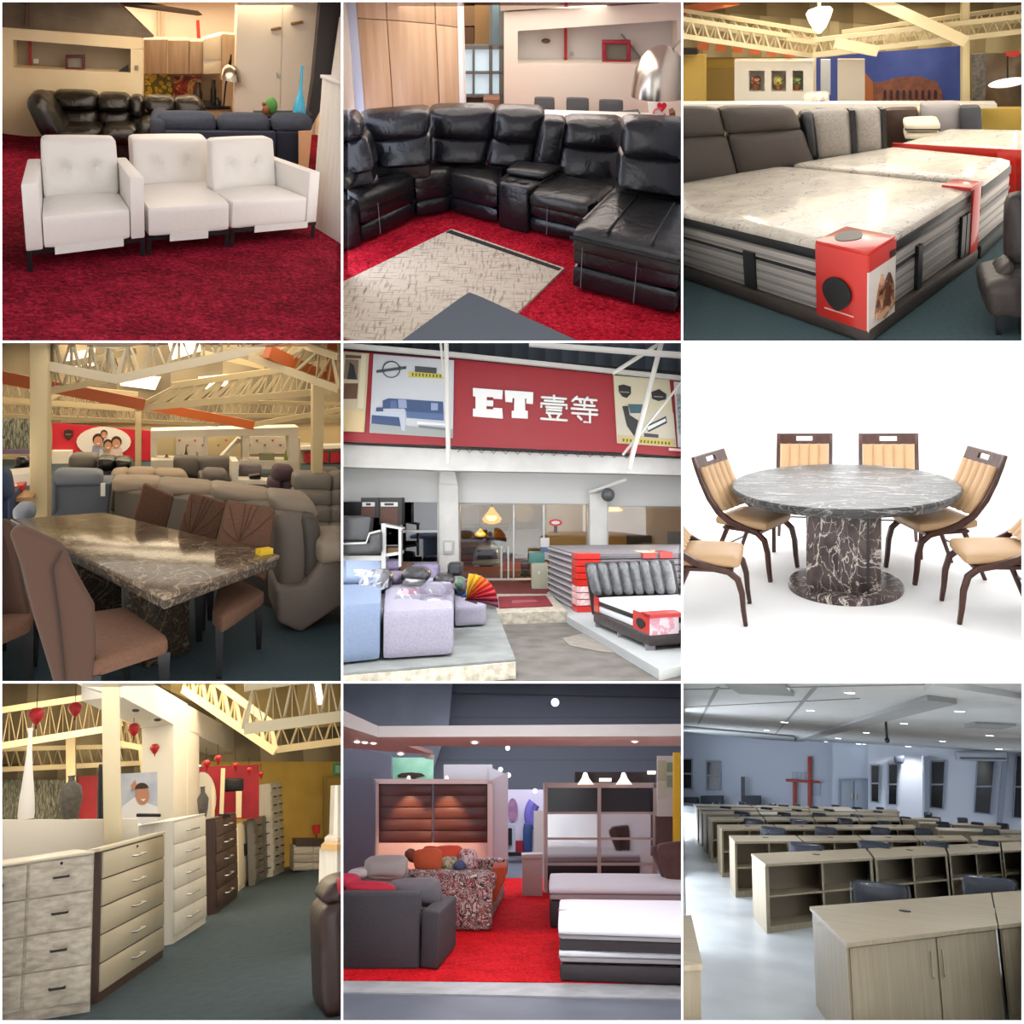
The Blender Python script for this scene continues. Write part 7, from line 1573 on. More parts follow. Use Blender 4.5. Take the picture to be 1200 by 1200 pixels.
for i, (px, c, lab, dY) in enumerate((([(252, 596), (350, 590), (352, 668), (262, 664)], '#c0542b', 'large burnt orange cushion on the leaf patterned sofa', .55), ([(330, 582), (425, 580), (420, 640), (332, 640)], '#cf4a2c', 'bright orange cushion behind the burnt orange one', 1.0), ([(285, 582), (345, 584), (345, 640), (285, 640)], '#c43f2a', 'red orange cushion between the other orange cushions', 1.3), ([(228, 590), (262, 596), (262, 640), (225, 620)], '#7a3a24', 'rust brown cushion at the left end of the patterned sofa', 1.2), ([(350, 620), (412, 622), (410, 668), (350, 666)], '#b9b08f', 'beige and olive cushion below the bright orange one', .7), ([(415, 592), (476, 596), (472, 665), (418, 662)], '#c8b3b0', 'white and red flowered cushion at the right of the patterned sofa', .75), ([(396, 634), (436, 636), (434, 668), (396, 666)], '#3d4c6d', 'small blue cushion on the patterned sofa', .5))):
    m = mat('cush%d' % i, c, .8) if i not in (4, 5) else blotch('cushp%d' % i, [(0, c), (.48, '#8a2f33' if i == 5 else '#6b6a45'), (.56, c)], 16, .8)
    b = MB(); b.pcush(px, Q1.y + dY, .2, .05, .06, 6, .08); b.one('cushion', m, lab, 'cushion')
# left wardrobe with slatted doors
Yw = R.fl(330, 690).y
fr_ = mat('rose_white_frame', '#b9aaa2', .5)
t = thing('wardrobe', 'wardrobe with two dark slatted sliding doors and pale frame, left of the booth', 'wardrobe', R.fl(330, 690))
b = MB()
for q_ in ((118, 350, 135, 690), (515, 350, 533, 690)): b.rect(*q_, Yw, .6)
b.rect(118, 343, 533, 360, Yw, .6); b.part('frame', fr_, t)
b = MB(); b.slab([(533, 345), (586, 318), (586, 690), (533, 690)], Yw + .05, .5); b.part('side', mat('side_white', '#a9a8ab', .5), t)
dm = wood('rosewood', '#4e2a22', '#3a1f1a', 0, 10, .35)
for x0, x1 in ((135, 322), (327, 515)):
    b = MB(); b.rect(x0, 360, x1, 566, Yw + .06, .05); d_ = b.part('door', dm, t)
    for k in range(5):
        y0 = 362 + k * 41; b = MB(); b.rect(x0 + 3, y0, x1 - 2, y0 + 37, Yw + .04, .02); b.part('slat', dm, d_, bevel=.006)
b = MB(); b.rect(135, 566, 515, 690, Yw + .05, .05); b.part('base_panel', mat('rose_beige', '#c2a79c', .5), t)
for x0 in (240, 372):
    lamp('SPOT', 'wardrobe_spot', R.wl(x0, 335, Yw - .45), 170, .03, '#ffd9b0', aim=R.wl(x0, 520, Yw), spot=62)
    h_ = thing('picture_light', ('left', 'right')[x0 > 300] + ' small white spotlight over the slatted wardrobe', 'lamp', R.wl(x0, 345, Yw - .3))
    b = MB(); b.lathe([(.05, 0), (.03, .06), (.02, .07)], R.wl(x0, 344, Yw - .3), 12); b.part('shade', mat('spot_white', '#e6ded6', .4), h_)
    b = MB(); b.tube([R.wl(x0, 338, Yw - .3), R.wl(x0, 342, Yw)], .01, 5); b.part('arm', fr_, h_)
# left grey wall, box and poster above the wardrobe
lgw = mat('blue_grey_wall', '#4b505c', .7)
b = MB(); b.rect(-80, 345, 120, 760, Yw - .2, .2); b.struct('wall_left_panel', lgw)
b = MB(); b.slab([(-80, 200), (180, 262), (180, 345), (-80, 345)], Yw + .4, .2); b.struct('wall_left_upper', mat('slate_upper', '#5b606c', .7))
t = thing('tree_poster', 'green backlit poster with a dark tree above the slatted wardrobe', 'poster', R.wl(250, 340, Yw + .8))
b = MB(); b.rect(178, 268, 326, 345, Yw + .8, .08); b.part('sheet', mat('mint_glow', '#7fc4a0', .5, c2='#a9dcc0', vs=2, emit=0), t)
b = MB(); b.slab([(200, 330), (215, 322), (250, 320), (285, 323), (298, 332), (270, 338), (262, 345), (246, 345), (240, 338), (205, 337)], Yw + .78, .015); b.part('tree', mat('tree_dark', '#2c2417', .7), t)
b = MB(); b.rect(362, 292, 530, 350, Yw + .9, .8); b.slab([(520, 300), (586, 328), (586, 600), (545, 600), (520, 350)], Yw + .85, .5); b.struct('wall_booth_box', mat('box_white', '#b5b6b8', .6))
# middle distance exhibits
Ym = Yw + 5
b = MB(); b.rect(575, 380, 720, 640, Ym, .2); b.struct('wall_exhibit', mat('exhibit_white', '#cfc9d6', .6))
t = thing('exhibit_banner', 'white exhibition wall poster with a purple ring beyond the booth', 'poster', R.wl(690, 500, Ym))
b = MB(); P = [R.wl(712 + 48 * math.cos(a), 470 + 62 * math.sin(a), Ym - .2) for a in [math.pi * .75 + k * .12 for k in range(14)]]; b.tube(P, .16, 8); b.part('ring', mat('purple_ring', '#6a5fae', .5), t)
b = MB(); b.slab(disc(602, 452, 18, 42, 0), Ym - .08, .02); b.part('figure', mat('mauve_fig', '#9a6f88', .5, c2='#7d5b7c', vs=6), t)
b = MB(); b.rect(537, 390, 572, 490, Ym - 1.2, .06); b.one('purple_lightbox', mat('violet_box', '#6a55d8', .4, emit=.7), 'glowing violet light box beside the wardrobe end', 'light box')
b = MB(); b.rect(550, 515, 600, 575, Ym - .8, .1); b.one('television', black_metal, 'black television on a white stand beyond the booth', 'television')
b = MB(); b.rect(550, 500, 612, 616, Ym - .7, .3); b.one('display_stand', mat('stand_white', '#aeb2bd', .5), 'pale display stand carrying the television', 'stand')
b = MB(); b.pcush([(640, 498), (672, 500), (670, 610), (638, 610)], Ym - .5, .3, .05, .02, 5); b.one('blue_chair', mat('blue_seat', '#2d4373', .7), 'blue upright chair beyond the booth', 'chair')
b = MB(); b.rect(612, 560, 640, 600, Ym - .4, .3); b.one('red_stool', crim, 'red block stool beside the blue chair', 'stool')
b = MB(); b.rect(676, 455, 712, 625, Ym - .9, .25); b.one('display_column', mat('col_cream', '#b3a79f', .5), 'pale display column left of the mirrored wardrobe', 'column')
b = MB(); b.rect(560, 600, 640, 612, Ym - .9, .2); b.one('low_plinth', black_metal, 'low dark plinth before the television stand', 'plinth')
Yc = R.fl(670, 752).y
t = thing('bedside_cabinet', 'rose beige bedside cabinet at the foot of the mirrored wardrobe', 'cabinet', R.fl(670, 752))
b = MB(); b.rect(636, 618, 706, 754, Yc, .5); b.part('body', mat('rose_cab', '#b5958f', .5), t, bevel=.01)
b = MB(); b.slab([(634, 608), (708, 606), (708, 620), (634, 620)], Yc - .03, .55); b.part('top', fr_, t)
# mirrored wardrobe
Yv = R.fl(900, 740).y
t = thing('wardrobe', 'wide wardrobe with black glass above and mirrored doors, right of the booth', 'wardrobe', R.fl(900, 740))
b = MB()
for q_ in ((712, 358, 724, 760), (898, 358, 910, 760), (1092, 358, 1106, 760)): b.rect(*q_, Yv, .5)
b.rect(712, 356, 1106, 374, Yv, .5); b.part('frame', fr_, t)
for y0, y1 in ((458, 466), (548, 556), (636, 646)): b = MB(); b.rect(724, y0, 1092, y1, Yv + .02, .05); b.part('rail', fr_, t)
mir = mat('mirror', '#c4c4c4', .04, 1.0)
for x0, x1 in ((724, 898), (910, 1092)):
    b = MB(); b.rect(x0, 374, x1, 458, Yv + .05, .03); b.part('black_glass', mat('black_glass', '#15151a', .08), t)
    b = MB(); b.rect(x0, 466, x1, 760, Yv + .05, .03); b.part('mirror_door', mir, t)
for i, x0 in enumerate((856, 990)):
    h_ = thing('picture_light', ('left', 'right')[i] + ' white cone spotlight over the mirrored wardrobe', 'lamp', R.wl(x0, 360, Yv - .3))
    b = MB(); s = R.sc(Yv); b.lathe([(26*s, 0), (12*s, 18*s), (6*s, 34*s), (3*s, 36*s)], R.wl(x0, 362, Yv - .25), 14); b.part('shade', mat('cone_glow', '#fff1de', .4, emit=1.0), h_)
    b = MB(); b.tube([R.wl(x0, 352, Yv - .25), R.wl(x0, 356, Yv)], .01, 5); b.part('arm', fr_, h_)
b = MB(); b.rect(820, 318, 1100, 356, Yv + .9, .3); b.struct('trim_31', mat('dark_bulkhead', '#2e2626', .6))
for q_, lab in (((905, 340, 946, 352), 'small white strip lamp on the dark bulkhead'), ((1074, 314, 1100, 326), 'white lamp at the right end of the dark bulkhead')):
    b = MB(); b.rect(*q_, Yv + .7, .1); b.one('strip_lamp', mat('strip_glow', '#fff6ea', .4, emit=1.5), lab, 'lamp')
# right side wall, yellow pole, poster
b = MB(); b.rect(1104, 472, 1280, 620, Yv - .3, .15); b.struct('wall_right_panel', mat('cocoa_wall', '#5f4a45', .7))
t = thing('info_board', 'white info board with green pictures at the right edge', 'board', R.wl(1140, 475, Yv - .4))
b = MB(); b.rect(1106, 262, 1280, 474, Yv - .4, .06); b.part('sheet', mat('board_white', '#cfcfca', .5), t)
for q_, c in (((1108, 278, 1136, 350), '#b5b79a'), ((1140, 285, 1164, 318), '#7f9a7c'), ((1140, 330, 1164, 372), '#8fa48c'), ((1108, 360, 1136, 410), '#c9cab8')): b = MB(); b.rect(*q_, Yv - .42, .015); b.part('print', mat('p' + c, c, .6), t)
for x0, x1, y0, y1, lab in ((1164, 1186, 250, 572, 'yellow pole at the right edge before the info board'),):
    b = MB(); b.rect(x0, y0, x1, y1, Yv - .9, .12); b.one('yellow_pole', mat('pole_yellow', '#e0b614', .5), lab, 'pole')
# beds
Yb1 = R.fl(740, 856).y
wm = mat('mattress_white', '#dcdcdf', .7, bump=.3, bs=22); sidem = mat('mattress_side', '#a8a09f', .7); bdk = mat('bed_dark', '#2b2225', .6)
z1, z2 = R.hz(R.fl(728, 850), 755), R.hz(R.fl(728, 850), 708)
def flatbed(lab, mlab, px, z0, z1, z2, group=None):
    q = Quad(*[R.fl(x, y, z2) for x, y in px]); t = None
    if lab:
        t = thing('bed_base', lab, 'bed', q.c()); b = MB(); b.qbox(q, 0, 1, .0, 1, z0, z1 - .01); b.part('frame', bdk, t, bevel=.03)
    m = thing('mattress', mlab, 'mattress', q.c() + V((0, 0, z1)), group=group)
    b = MB(); b.qcush(q, -.005, 1, -.01, 1, z1 + (z2 - z1) * .4, z2, .05, .01, 8); b.part('top_panel', wm, m)
    b = MB(); b.qbox(q, 0, 1, 0, 1, z1, z1 + (z2 - z1) * .6); b.part('border', sidem, m, bevel=.03)
    b = MB(); b.qbox(q, -.004, 1, -.004, 1, z1 + (z2 - z1) * .40, z1 + (z2 - z1) * .48); b.part('piping', mat('pipe_grey', '#6f6a6c', .6), m)
    return q
q1 = flatbed('dark bed base of the farther white bed, before the mirrored wardrobe', 'white mattress of the farther bed with the brown headboard', ((730, 718), (1230, 722), (734, 668), (1230, 672)), 0, z1, z2)
Z = R.hz(R.fl(762, 1040), 872), R.hz(R.fl(762, 1040), 800), R.hz(R.fl(762, 1040), 990), R.hz(R.fl(762, 1040), 955)
za = R.hz(R.fl(760, 1052), 985); zb = R.hz(R.fl(760, 1052), 940); zc_ = R.hz(R.fl(760, 1052), 905); zd = R.hz(R.fl(760, 1052), 862)
flatbed('dark brown bed base under the two stacked white mattresses at the front right', 'lower white mattress of the front stack of two', ((764, 940), (1260, 952), (778, 905), (1260, 905)), 0, za, zb, 'front mattress stack')
q2 = flatbed(None, 'upper white mattress of the front stack, nearest at the right', ((762, 862), (1260, 878), (768, 760), (1260, 766)), 0, zc_ - .0, zd, 'front mattress stack')
b = MB(); b.qbox(q2, .005, 1, .005, .9, zb, zc_); b.one('mattress_pad', bdk, 'thin black pad between the two stacked front mattresses', 'pad')
b = MB(); b.slab([(762, 800), (1260, 806), (1260, 812), (762, 806)], q2(0, .55, 0).y, .03); b.one('quilt_strap', sidem, 'grey fold line band across the upper front mattress', 'strap')
hd = thing('headboard', 'brown padded headboard of the farther white bed at the right', 'headboard', q1(.9, 1, 0))
bh = mat('brown_plush', '#4d302b', .8, c2='#5a3a33', vs=6)
b = MB(); b.pcush([(1105, 572), (1260, 562), (1260, 775), (1168, 768)], q1(.9, .5, 0).y, .3, .08, .06, 7); b.part('panel', bh, hd)
b = MB(); b.pcush([(1085, 582), (1125, 576), (1180, 770), (1150, 740)], q1(.9, .6, 0).y, .3, .06, .04, 6); b.part('panel', bh, hd)
# booth fascia with downlights
fw = mat('fascia_white', '#b9b3ac', .6); fu = mat('fascia_rose', '#b08d80', .6)
Yf = Yst + 1.2
b = MB(); b.slab([(130, 158), (1280, 150), (1280, 192), (130, 196)], Yf, .1); b.struct('trim_32', fw)
b = MB(); b.slab([(-80, 60), (135, 158), (135, 196), (-80, 128)], Yf - .02, .12); b.struct('trim_33', fw)
def und(px, Y0, Y1):
    n = len(px) // 2; A = [R.wl(x, y, Y0) for x, y in px[:n]]; B = [R.wl(x, y, Y1) for x, y in px[n:]]
    return A + B
b = MB(); P = und([(130, 195), (1280, 191), (1280, 228), (150, 228)], Yf + .05, Yf + 1.6); b.prism(P, (0, 0, .05)); b.struct('ceiling_fascia', fu)
b = MB(); P = und([(-80, 128), (135, 195), (325, 255), (60, 228), (-80, 226)][:2] + [(325, 258), (-80, 228)], Yf + .05, Yf + 3); b.prism(P, (0, 0, .05)); b.struct('ceiling_fascia_left', fu)
b = MB(); b.slab([(225, 228), (328, 258), (328, 275), (300, 272)], Yf + 2.9, .1); b.struct('trim_34', fw)
for i, (x, y, Y, lab) in enumerate(((470, 214, Yf + .8, 'recessed downlight in the fascia above the slatted wardrobe'), (1028, 210, Yf + .8, 'recessed downlight in the fascia above the mirrored wardrobe'), (118, 216, Yf + 1.2, 'recessed downlight in the left fascia, nearest the corner'), (60, 212, Yf + 1.1, 'recessed downlight at the far left of the fascia'), (212, 254, Yf + 2.2, 'recessed downlight in the deep part of the left fascia'), (88, 214, Yf + 1.15, 'small recessed downlight between two others in the left fascia'))):
    t = thing('downlight', lab, 'lamp', R.wl(x, y, Y)); s = R.sc(Y)
    b = MB(); b.slab(disc(x, y, 16, 8, 0), Y, .04); b.part('trim_ring', mat('ring_chrome', '#c9bdb5', .3, .6), t)
    b = MB(); b.slab(disc(x, y + 1, 9, 4, 0), Y - .01, .03); b.part('lens', mat('lens_glow', '#fff3e6', .4, emit=3.0), t)
lamp('SPOT', 'booth_spot', R.wl(470, 240, Yf + .9), 60, .08, '#fff4ea', aim=R.fl(560, 950), spot=90); lamp('SPOT', 'booth_spot', R.wl(1000, 240, Yf + .9), 62, .08, '#f6f4ff', aim=R.fl(950, 950), spot=90)
# hall shell
hall = stripes('hall_panels', '#71757e', '#676b74', .8, 2, .96, .7, 0, .01)
b = MB(); b.rect(-80, -80, 1300, 700, Ym + 4, .3); b.struct('wall_back', hall)
b = MB(); b.slab([(-80, -80), (400, -80), (380, 150), (330, 300), (-80, 320)], Ym + 3, .3); b.struct('wall_hall_left', mat('hall_left', '#8a8f98', .7, c2='#7b8089', vs=.8))
b = MB(); b.slab([(370, -80), (1300, -80), (1300, 60), (380, 40)], Ym + 3.2, .3); b.struct('ceiling_hall', mat('hall_dark', '#4d5057', .7))
for i, (x, y) in enumerate(((750, 75), (585, 235), (560, 310), (588, 330), (680, 385))):
    b = MB(); b.sph(R.wl(x, y, Ym + 2.5 if y < 200 else Ym - .2), .06 if y > 200 else .12, 10, 8); b.one('spotlight', mat('spot_glow', '#eef2ff', .4, emit=2.0), ('round hall lamp high on the grey hall ceiling', 'small lamp on the hall wall left of the mirrored wardrobe', 'small spotlight above the white booth box', 'small spotlight lower beside the white booth box', 'small spotlight over the white exhibition wall')[i], 'lamp')
bay_fill('top', 8, 2.5, 60, '#f2f4ff'); bay_fill('top', 11, 2.5, 45, '#f4f4ff'); bay_fill('top', 20, 8, 450, '#eef2ff')

# ================================================================== bottom right: hall with rows of desks
room(Room(2, 2, 1000, 1000, 5, 2.0, 798, 798, 402 / 1200, None, 3.5))
ZC = 2.62
tile = mat('pale_tile', '#c3c8ca', .35, c2='#adb3b6', vs=1.2)
b = MB(); b.box((-16, 3, -.12), (16, 60, 0)); b.struct('floor', tile)
oak = wood('grey_oak', '#9a8f79', '#8a7e66', 2, 12, .5); oakt = wood('grey_oak_top', '#a6987f', '#96886e', 0, 10, .45); oakd = mat('oak_inner', '#7d725f', .6)
ZT = .75
def T(x, y, z=ZT): return R.fl(x, y, z)
GD = 'grey oak desks in rows'
def desk_unit(lab, q, shelves, full, doors=False):
    """q: plan quad of the desktop, FL FR BL BR"""
    t = thing('desk', lab, 'desk', q.c(), group=GD)
    b = MB(); b.qbox(q, 0, 1, 0, 1, ZT - .03, ZT); b.part('desktop', oakt, t)
    if not full:
        b = MB(); b.qbox(q, .02, .98, .03, .97, 0, ZT - .03); b.part('body', oak, t); return t
    zb = .07
    if doors:
        b = MB(); b.qbox(q, .005, .985, .03, .96, 0, ZT - .03); b.part('body', oak, t)
        for u0, u1, hu in ((.02, .545, .51), (.555, .975, .585)):
            b = MB(); b.qbox(q, u0, u1, .02, .03, zb, ZT - .04); d = b.part('door', oak, t, bevel=.004)
            b = MB(); b.tube([q(hu, .018, ZT * .58), q(hu, .005, ZT * .6), q(hu, .005, ZT * .8), q(hu, .018, ZT * .82)], .008, 6); b.part('handle', chrome, d)
        b = MB(); c = q(.44, .62, ZT); b.lathe([(.05, 0), (.05, .006)], c, 14); b.part('grommet', black_metal, t, 'black cable grommet')
        return t
    th = .03
    b = MB(); b.qbox(q, 0, th, .03, .97, 0, ZT - .03); b.part('side_panel', oak, t)
    b = MB(); b.qbox(q, 1 - th, 1, .03, .97, 0, ZT - .03); b.part('side_panel', oak, t)
    b = MB(); b.qbox(q, th, 1 - th, .45, .5, 0, ZT - .03); b.part('back_panel', oakd, t)
    b = MB(); b.qbox(q, th, 1 - th, .03, .45, 0, zb); b.part('plinth', oak, t)
    b = MB(); b.qbox(q, th, 1 - th, .04, .45, ZT * .5, ZT * .5 + .022); b.part('shelf', oak, t)
    b = MB(); b.qbox(q, .49, .51, .04, .45, zb, ZT - .03); b.part('divider', oak, t)
    b = MB(); c = q(.5, .6, ZT); b.lathe([(.05, 0), (.05, .006)], c, 12); b.part('grommet', black_metal, t)
    return t
# front row
f0, f1, b0, b1 = T(580, 917), T(1250, 838), T(450, 789), T(1250, 728)
q = Quad(f0, f1, b0, b1); uS = .78
desk_unit('grey oak desk with two cupboard doors, nearest to the viewer', q.sub(0, .748, 0, 1), 0, True, True)
desk_unit('grey oak desk beside the nearest one, cut by the right edge', q.sub(.755, 1.6, 0, 1), 0, True, True)
q0 = Quad(T(-120, 1003), T(75, 992), T(-150, 838), T(36, 818))
desk_unit('grey oak desk corner at the left edge of the front row', q0, 0, False)
# second row with open shelves
f0, f1, b0, b1 = T(290, 641), T(1230, 588), T(240, 604), T(1230, 560)
q2 = Quad(f0, f1, b0, b1); cuts = [0, .325, .602, .842, 1.06]
nm2 = ('leftmost open shelf desk in the second row', 'open shelf desk second from the left in the second row', 'open shelf desk third from the left in the second row', 'open shelf desk at the right end of the second row')
for k in range(4): desk_unit(nm2[k] + ' of grey oak desks', q2.sub(cuts[k] + .004, cuts[k + 1] - .004, 0, 1), 2, True)
# further rows on the left block: (front-left, front-right, back-left, back-right)
rows = [((185, 562), (1008, 556), (165, 540), (985, 540)), ((140, 518), (830, 516), (123, 502), (815, 503)), ((104, 487), (770, 488), (92, 474), (758, 476)), ((82, 466), (760, 470), (70, 455), (750, 460)), ((66, 450), (768, 458), (56, 442), (758, 450)), ((52, 438), (600, 448), (42, 430), (590, 441))]
ordn = ('third', 'fourth', 'fifth', 'sixth', 'seventh', 'eighth')
for r_, (a, c, d, e) in enumerate(rows):
    qq = Quad(T(*a), T(*c), T(*d), T(*e)); n = (4, 4, 4, 4, 4, 3)[r_]
    for k in range(n):
        pos = 'left end' if k == 0 else 'right end' if k == n - 1 else ('second from the left' if k == 1 else 'third from the left')
        desk_unit('grey oak desk at the %s of the %s row' % (pos, ordn[r_]) if k in (0, n - 1) else 'grey oak desk %s in the %s row' % (pos, ordn[r_]), qq.sub(k / n + .003, (k + 1) / n - .004, 0, 1), 2, r_ < 3)
# right hand block
rb = [((1022, 560), (1260, 552), (1010, 542), (1260, 536)), ((905, 522), (1240, 534), (890, 512), (1230, 522)), ((950, 503), (1120, 508), (942, 496), (1110, 500)), ((835, 498), (945, 501), (828, 491), (938, 494)), ((775, 484), (905, 486), (770, 478), (900, 480))]
nmr = ('nearest', 'second', 'third', 'fourth', 'farthest')
for r_, (a, c, d, e) in enumerate(rb):
    qq = Quad(T(*a), T(*c), T(*d), T(*e))
    desk_unit('grey oak desk in the %s row of the right hand block' % nmr[r_], qq, 2, r_ < 1)
# chairs
navy = mat('navy_fabric', '#1d2532', .85, bump=.2, bs=200)
wrapm = glass('chair_film', '#f6f8fc', .04, .25)
def chair_proto(lab):
    t = thing('office_chair', lab, 'chair', (0, 0, 0), group='navy chairs behind the desks')
    b = MB(); b.cush(.46, .07, .36, .05, .01, 7, None, (0, 0, .82), py=.02); b.part('backrest', navy, t, room=False)
    b = MB(); b.cush(.53, .11, .37, .07, .01, 6, None, (0, .01, .83), py=.02); b.part('plastic_wrap', wrapm, t, 'clear plastic wrap', room=False)
    b = MB(); b.cush(.48, .46, .07, .03, .01, 5, None, (0, .27, .47)); b.part('seat', navy, t, room=False)
    for sx in (-.2, .2): b = MB(); b.tube([(sx, .48, 0), (sx, .45, .44), (sx, .05, .44), (sx, -.02, .8)], .012, 6); b.part('leg_frame', chrome, t, room=False)
    return t
cpx = [(620, 780, 700, 768, 'first row'), (1025, 1165, 682, 740, 'first row'), (380, 485, 563, 600, 'second row'), (630, 728, 558, 592, 'second row'), (865, 935, 558, 590, 'second row'), (1055, 1115, 555, 586, 'second row'),
 (275, 358, 508, 538, 'third row'), (470, 538, 508, 538, 'third row'), (670, 730, 510, 537, 'third row'), (825, 880, 513, 537, 'third row'), (1070, 1118, 517, 540, 'third row'), (215, 275, 480, 502, 'fourth row'), (380, 438, 482, 504, 'fourth row'), (550, 598, 478, 504, 'fourth row'), (692, 735, 487, 506, 'fourth row'), (900, 940, 490, 508, 'fourth row'), (1025, 1062, 492, 511, 'fourth row'), (1115, 1150, 495, 513, 'fourth row'),
 (180, 235, 455, 474, 'fifth row'), (335, 380, 458, 475, 'fifth row'), (460, 505, 460, 479, 'fifth row'), (595, 635, 465, 482, 'fifth row'), (770, 805, 473, 488, 'fifth row'), (880, 910, 473, 488, 'fifth row'), (975, 1005, 476, 490, 'fifth row'),
 (130, 170, 437, 452, 'sixth row'), (275, 315, 440, 456, 'sixth row'), (385, 420, 447, 460, 'sixth row'), (500, 535, 447, 461, 'sixth row'), (675, 705, 453, 467, 'sixth row'), (855, 880, 458, 471, 'sixth row'), (228, 260, 430, 441, 'seventh row'), (338, 373, 431, 445, 'seventh row'), (447, 478, 437, 451, 'seventh row'), (600, 633, 440, 453, 'seventh row'), (685, 710, 440, 452, 'seventh row'), (390, 416, 430, 441, 'eighth row'), (526, 553, 432, 444, 'eighth row'), (305, 330, 427, 438, 'eighth row'), (196, 220, 421, 432, 'eighth row'), (105, 128, 421, 432, 'eighth row')]
from collections import Counter
tot = Counter(c[4] for c in cpx); seen = Counter(); cp = None
words_ = ('first', 'second', 'third', 'fourth', 'fifth', 'sixth', 'seventh')
for x0, x1, y0, y1, rw in sorted(cpx, key=lambda c: (cpx.index([d for d in cpx if d[4] == c[4]][0]), c[0])):
    k = seen[rw]; seen[rw] += 1; n = tot[rw]
    lab = 'navy chair with plastic wrapped back behind the %s of desks, %s from the left' % (rw, words_[k])
    cx = (x0 + x1) / 2
    e = R.fl(cx, y1 - 4, ZT); at = V((e.x, e.y + .32, 0)); hz_ = R.hz(at, y0)
    sx = (x1 - x0) * R.sc(at.y) / .53 * 1.02; sz = hz_ / 1.015
    LL = M.Translation(at) @ M.Diagonal((sx, min(1.3, max(.8, sx)), sz, 1))
    if cp is None: cp = chair_proto(lab); o = cp
    else: o = dup(cp, at, 0, lab)
    o.matrix_world = R.mw @ LL; LOCAL[o.name] = LL
# hall shell
Yb = R.fl(300, 446).y
wb = mat('cool_white_wall', '#c9d2e0', .75); wb2 = mat('cool_white_wall2', '#d5dbe6', .75)
b = MB(); b.rect(-80, -80, 1300, 560, Yb, .2); b.struct('wall_back', wb)
b = MB(); b.rect(530, 200, 680, 520, Yb - .6, .2); b.struct('wall_back_recess', wb)
b = MB(); b.slab([(655, 200), (850, 200), (850, 520), (655, 520)], Yb - 1.2, .2); b.struct('wall_right_far', wb2)
Yr = min(R.fl(1150, 510).y, Yb - 4)
b = MB(); b.slab([(845, 200), (1300, 200), (1300, 540), (845, 540)], Yr + 1.5, .2); b.struct('wall_right_near', wb2)
wn = mat('night_pane', '#12151c', .12); wfr = mat('window_grey', '#8e97a5', .5)
k = 40
for px, Y in (([(6, 275), (36, 276), (36, 374), (6, 374)], Yb), ([(92, 284), (136, 285), (136, 378), (92, 378)], Yb), ([(666, 296), (692, 296), (690, 424), (667, 420)], Yb - 1.2), ([(728, 293), (757, 292), (753, 432), (727, 430)], Yb - 1.2), ([(878, 284), (922, 282), (914, 446), (874, 440)], Yr + 1.5), ([(1040, 280), (1096, 278), (1080, 464), (1028, 458)], Yr + 1.5), ([(1176, 264), (1240, 262), (1240, 482), (1164, 476)], Yr + 1.5)):
    b = MB(); b.slab(px, Y - .06, .05); b.struct('window_%d' % k, wn)
    (ax, ay), (bx, by), (cx, cy), (dx, dy) = px; b = MB(); my = (ay + dy) / 2
    for g in ([(ax - 5, ay - 5), (bx + 5, by - 5), (bx + 4, by), (ax - 4, ay)], [(ax - 5, ay - 5), (ax, ay), (dx, dy), (dx - 5, dy + 4)], [(bx, by), (bx + 5, by - 5), (cx + 5, cy + 4), (cx, cy)], [(dx - 5, dy + 4), (dx, dy), (cx, cy), (cx + 5, cy + 4)], [((ax + dx) / 2, my - 3), ((bx + cx) / 2, my - 3), ((bx + cx) / 2, my + 3), ((ax + dx) / 2, my + 3)]): b.slab(g, Y - .09, .08)
    b.struct('window_%d_frame' % k, wfr); k += 1
t = thing('double_door', 'pale grey double door in the back wall right of the red cross', 'door', R.wl(606, 446, Yb - .7))
gd = mat('door_grey', '#a3adbb', .5)
for x0, x1 in ((558, 604), (607, 654)):
    b = MB(); b.rect(x0, 350, x1, 470, Yb - .68, .05); d = b.part('leaf', gd, t, bevel=.01)
    b = MB(); hx = x1 - 8 if x0 < 600 else x0 + 4; b.rect(hx, 395, hx + 4, 415, Yb - .72, .04); b.part('handle', chrome, d)
b = MB(); b.rect(550, 342, 558, 470, Yb - .72, .1); b.rect(654, 342, 661, 470, Yb - .72, .1); b.rect(558, 342, 654, 350, Yb - .72, .1); b.part('frame', wfr, t)
t = thing('wall_cross', 'tall red wooden cross with a second upright standing on the white back wall', 'cross', R.wl(450, 434, Yb - .15))
rc = mat('cross_red', '#a8402f', .5)
b = MB(); b.rect(443, 264, 457, 446, Yb - .2, .15); b.part('upright', rc, t, bevel=.02)
b = MB(); b.slab([(366, 342), (486, 350), (486, 358), (366, 352)], Yb - .24, .1); b.part('crossbar', rc, t, bevel=.02)
b = MB(); b.rect(391, 350, 404, 446, Yb - .2, .12); b.part('second_upright', rc, t, bevel=.02)
for i, (q_, lab) in enumerate((((388, 318, 408, 342), 'small grey notice above the cross arm, left one'), ((416, 318, 436, 342), 'small grey notice above the cross arm, right one'), ((459, 360, 487, 402), 'small framed notice right of the cross upright'))):
    b = MB(); b.rect(*q_, Yb - .04, .03); b.one('notice', mat('notice_grey2', '#b1b8c6', .6), lab, 'notice')
b = MB(); b.rect(210, 335, 223, 440, Yb - .5, .06); b.one('loudspeaker_stand', mat('dark_stand', '#3a3f4c', .5), 'slim dark column speaker by the back wall at the left', 'speaker')
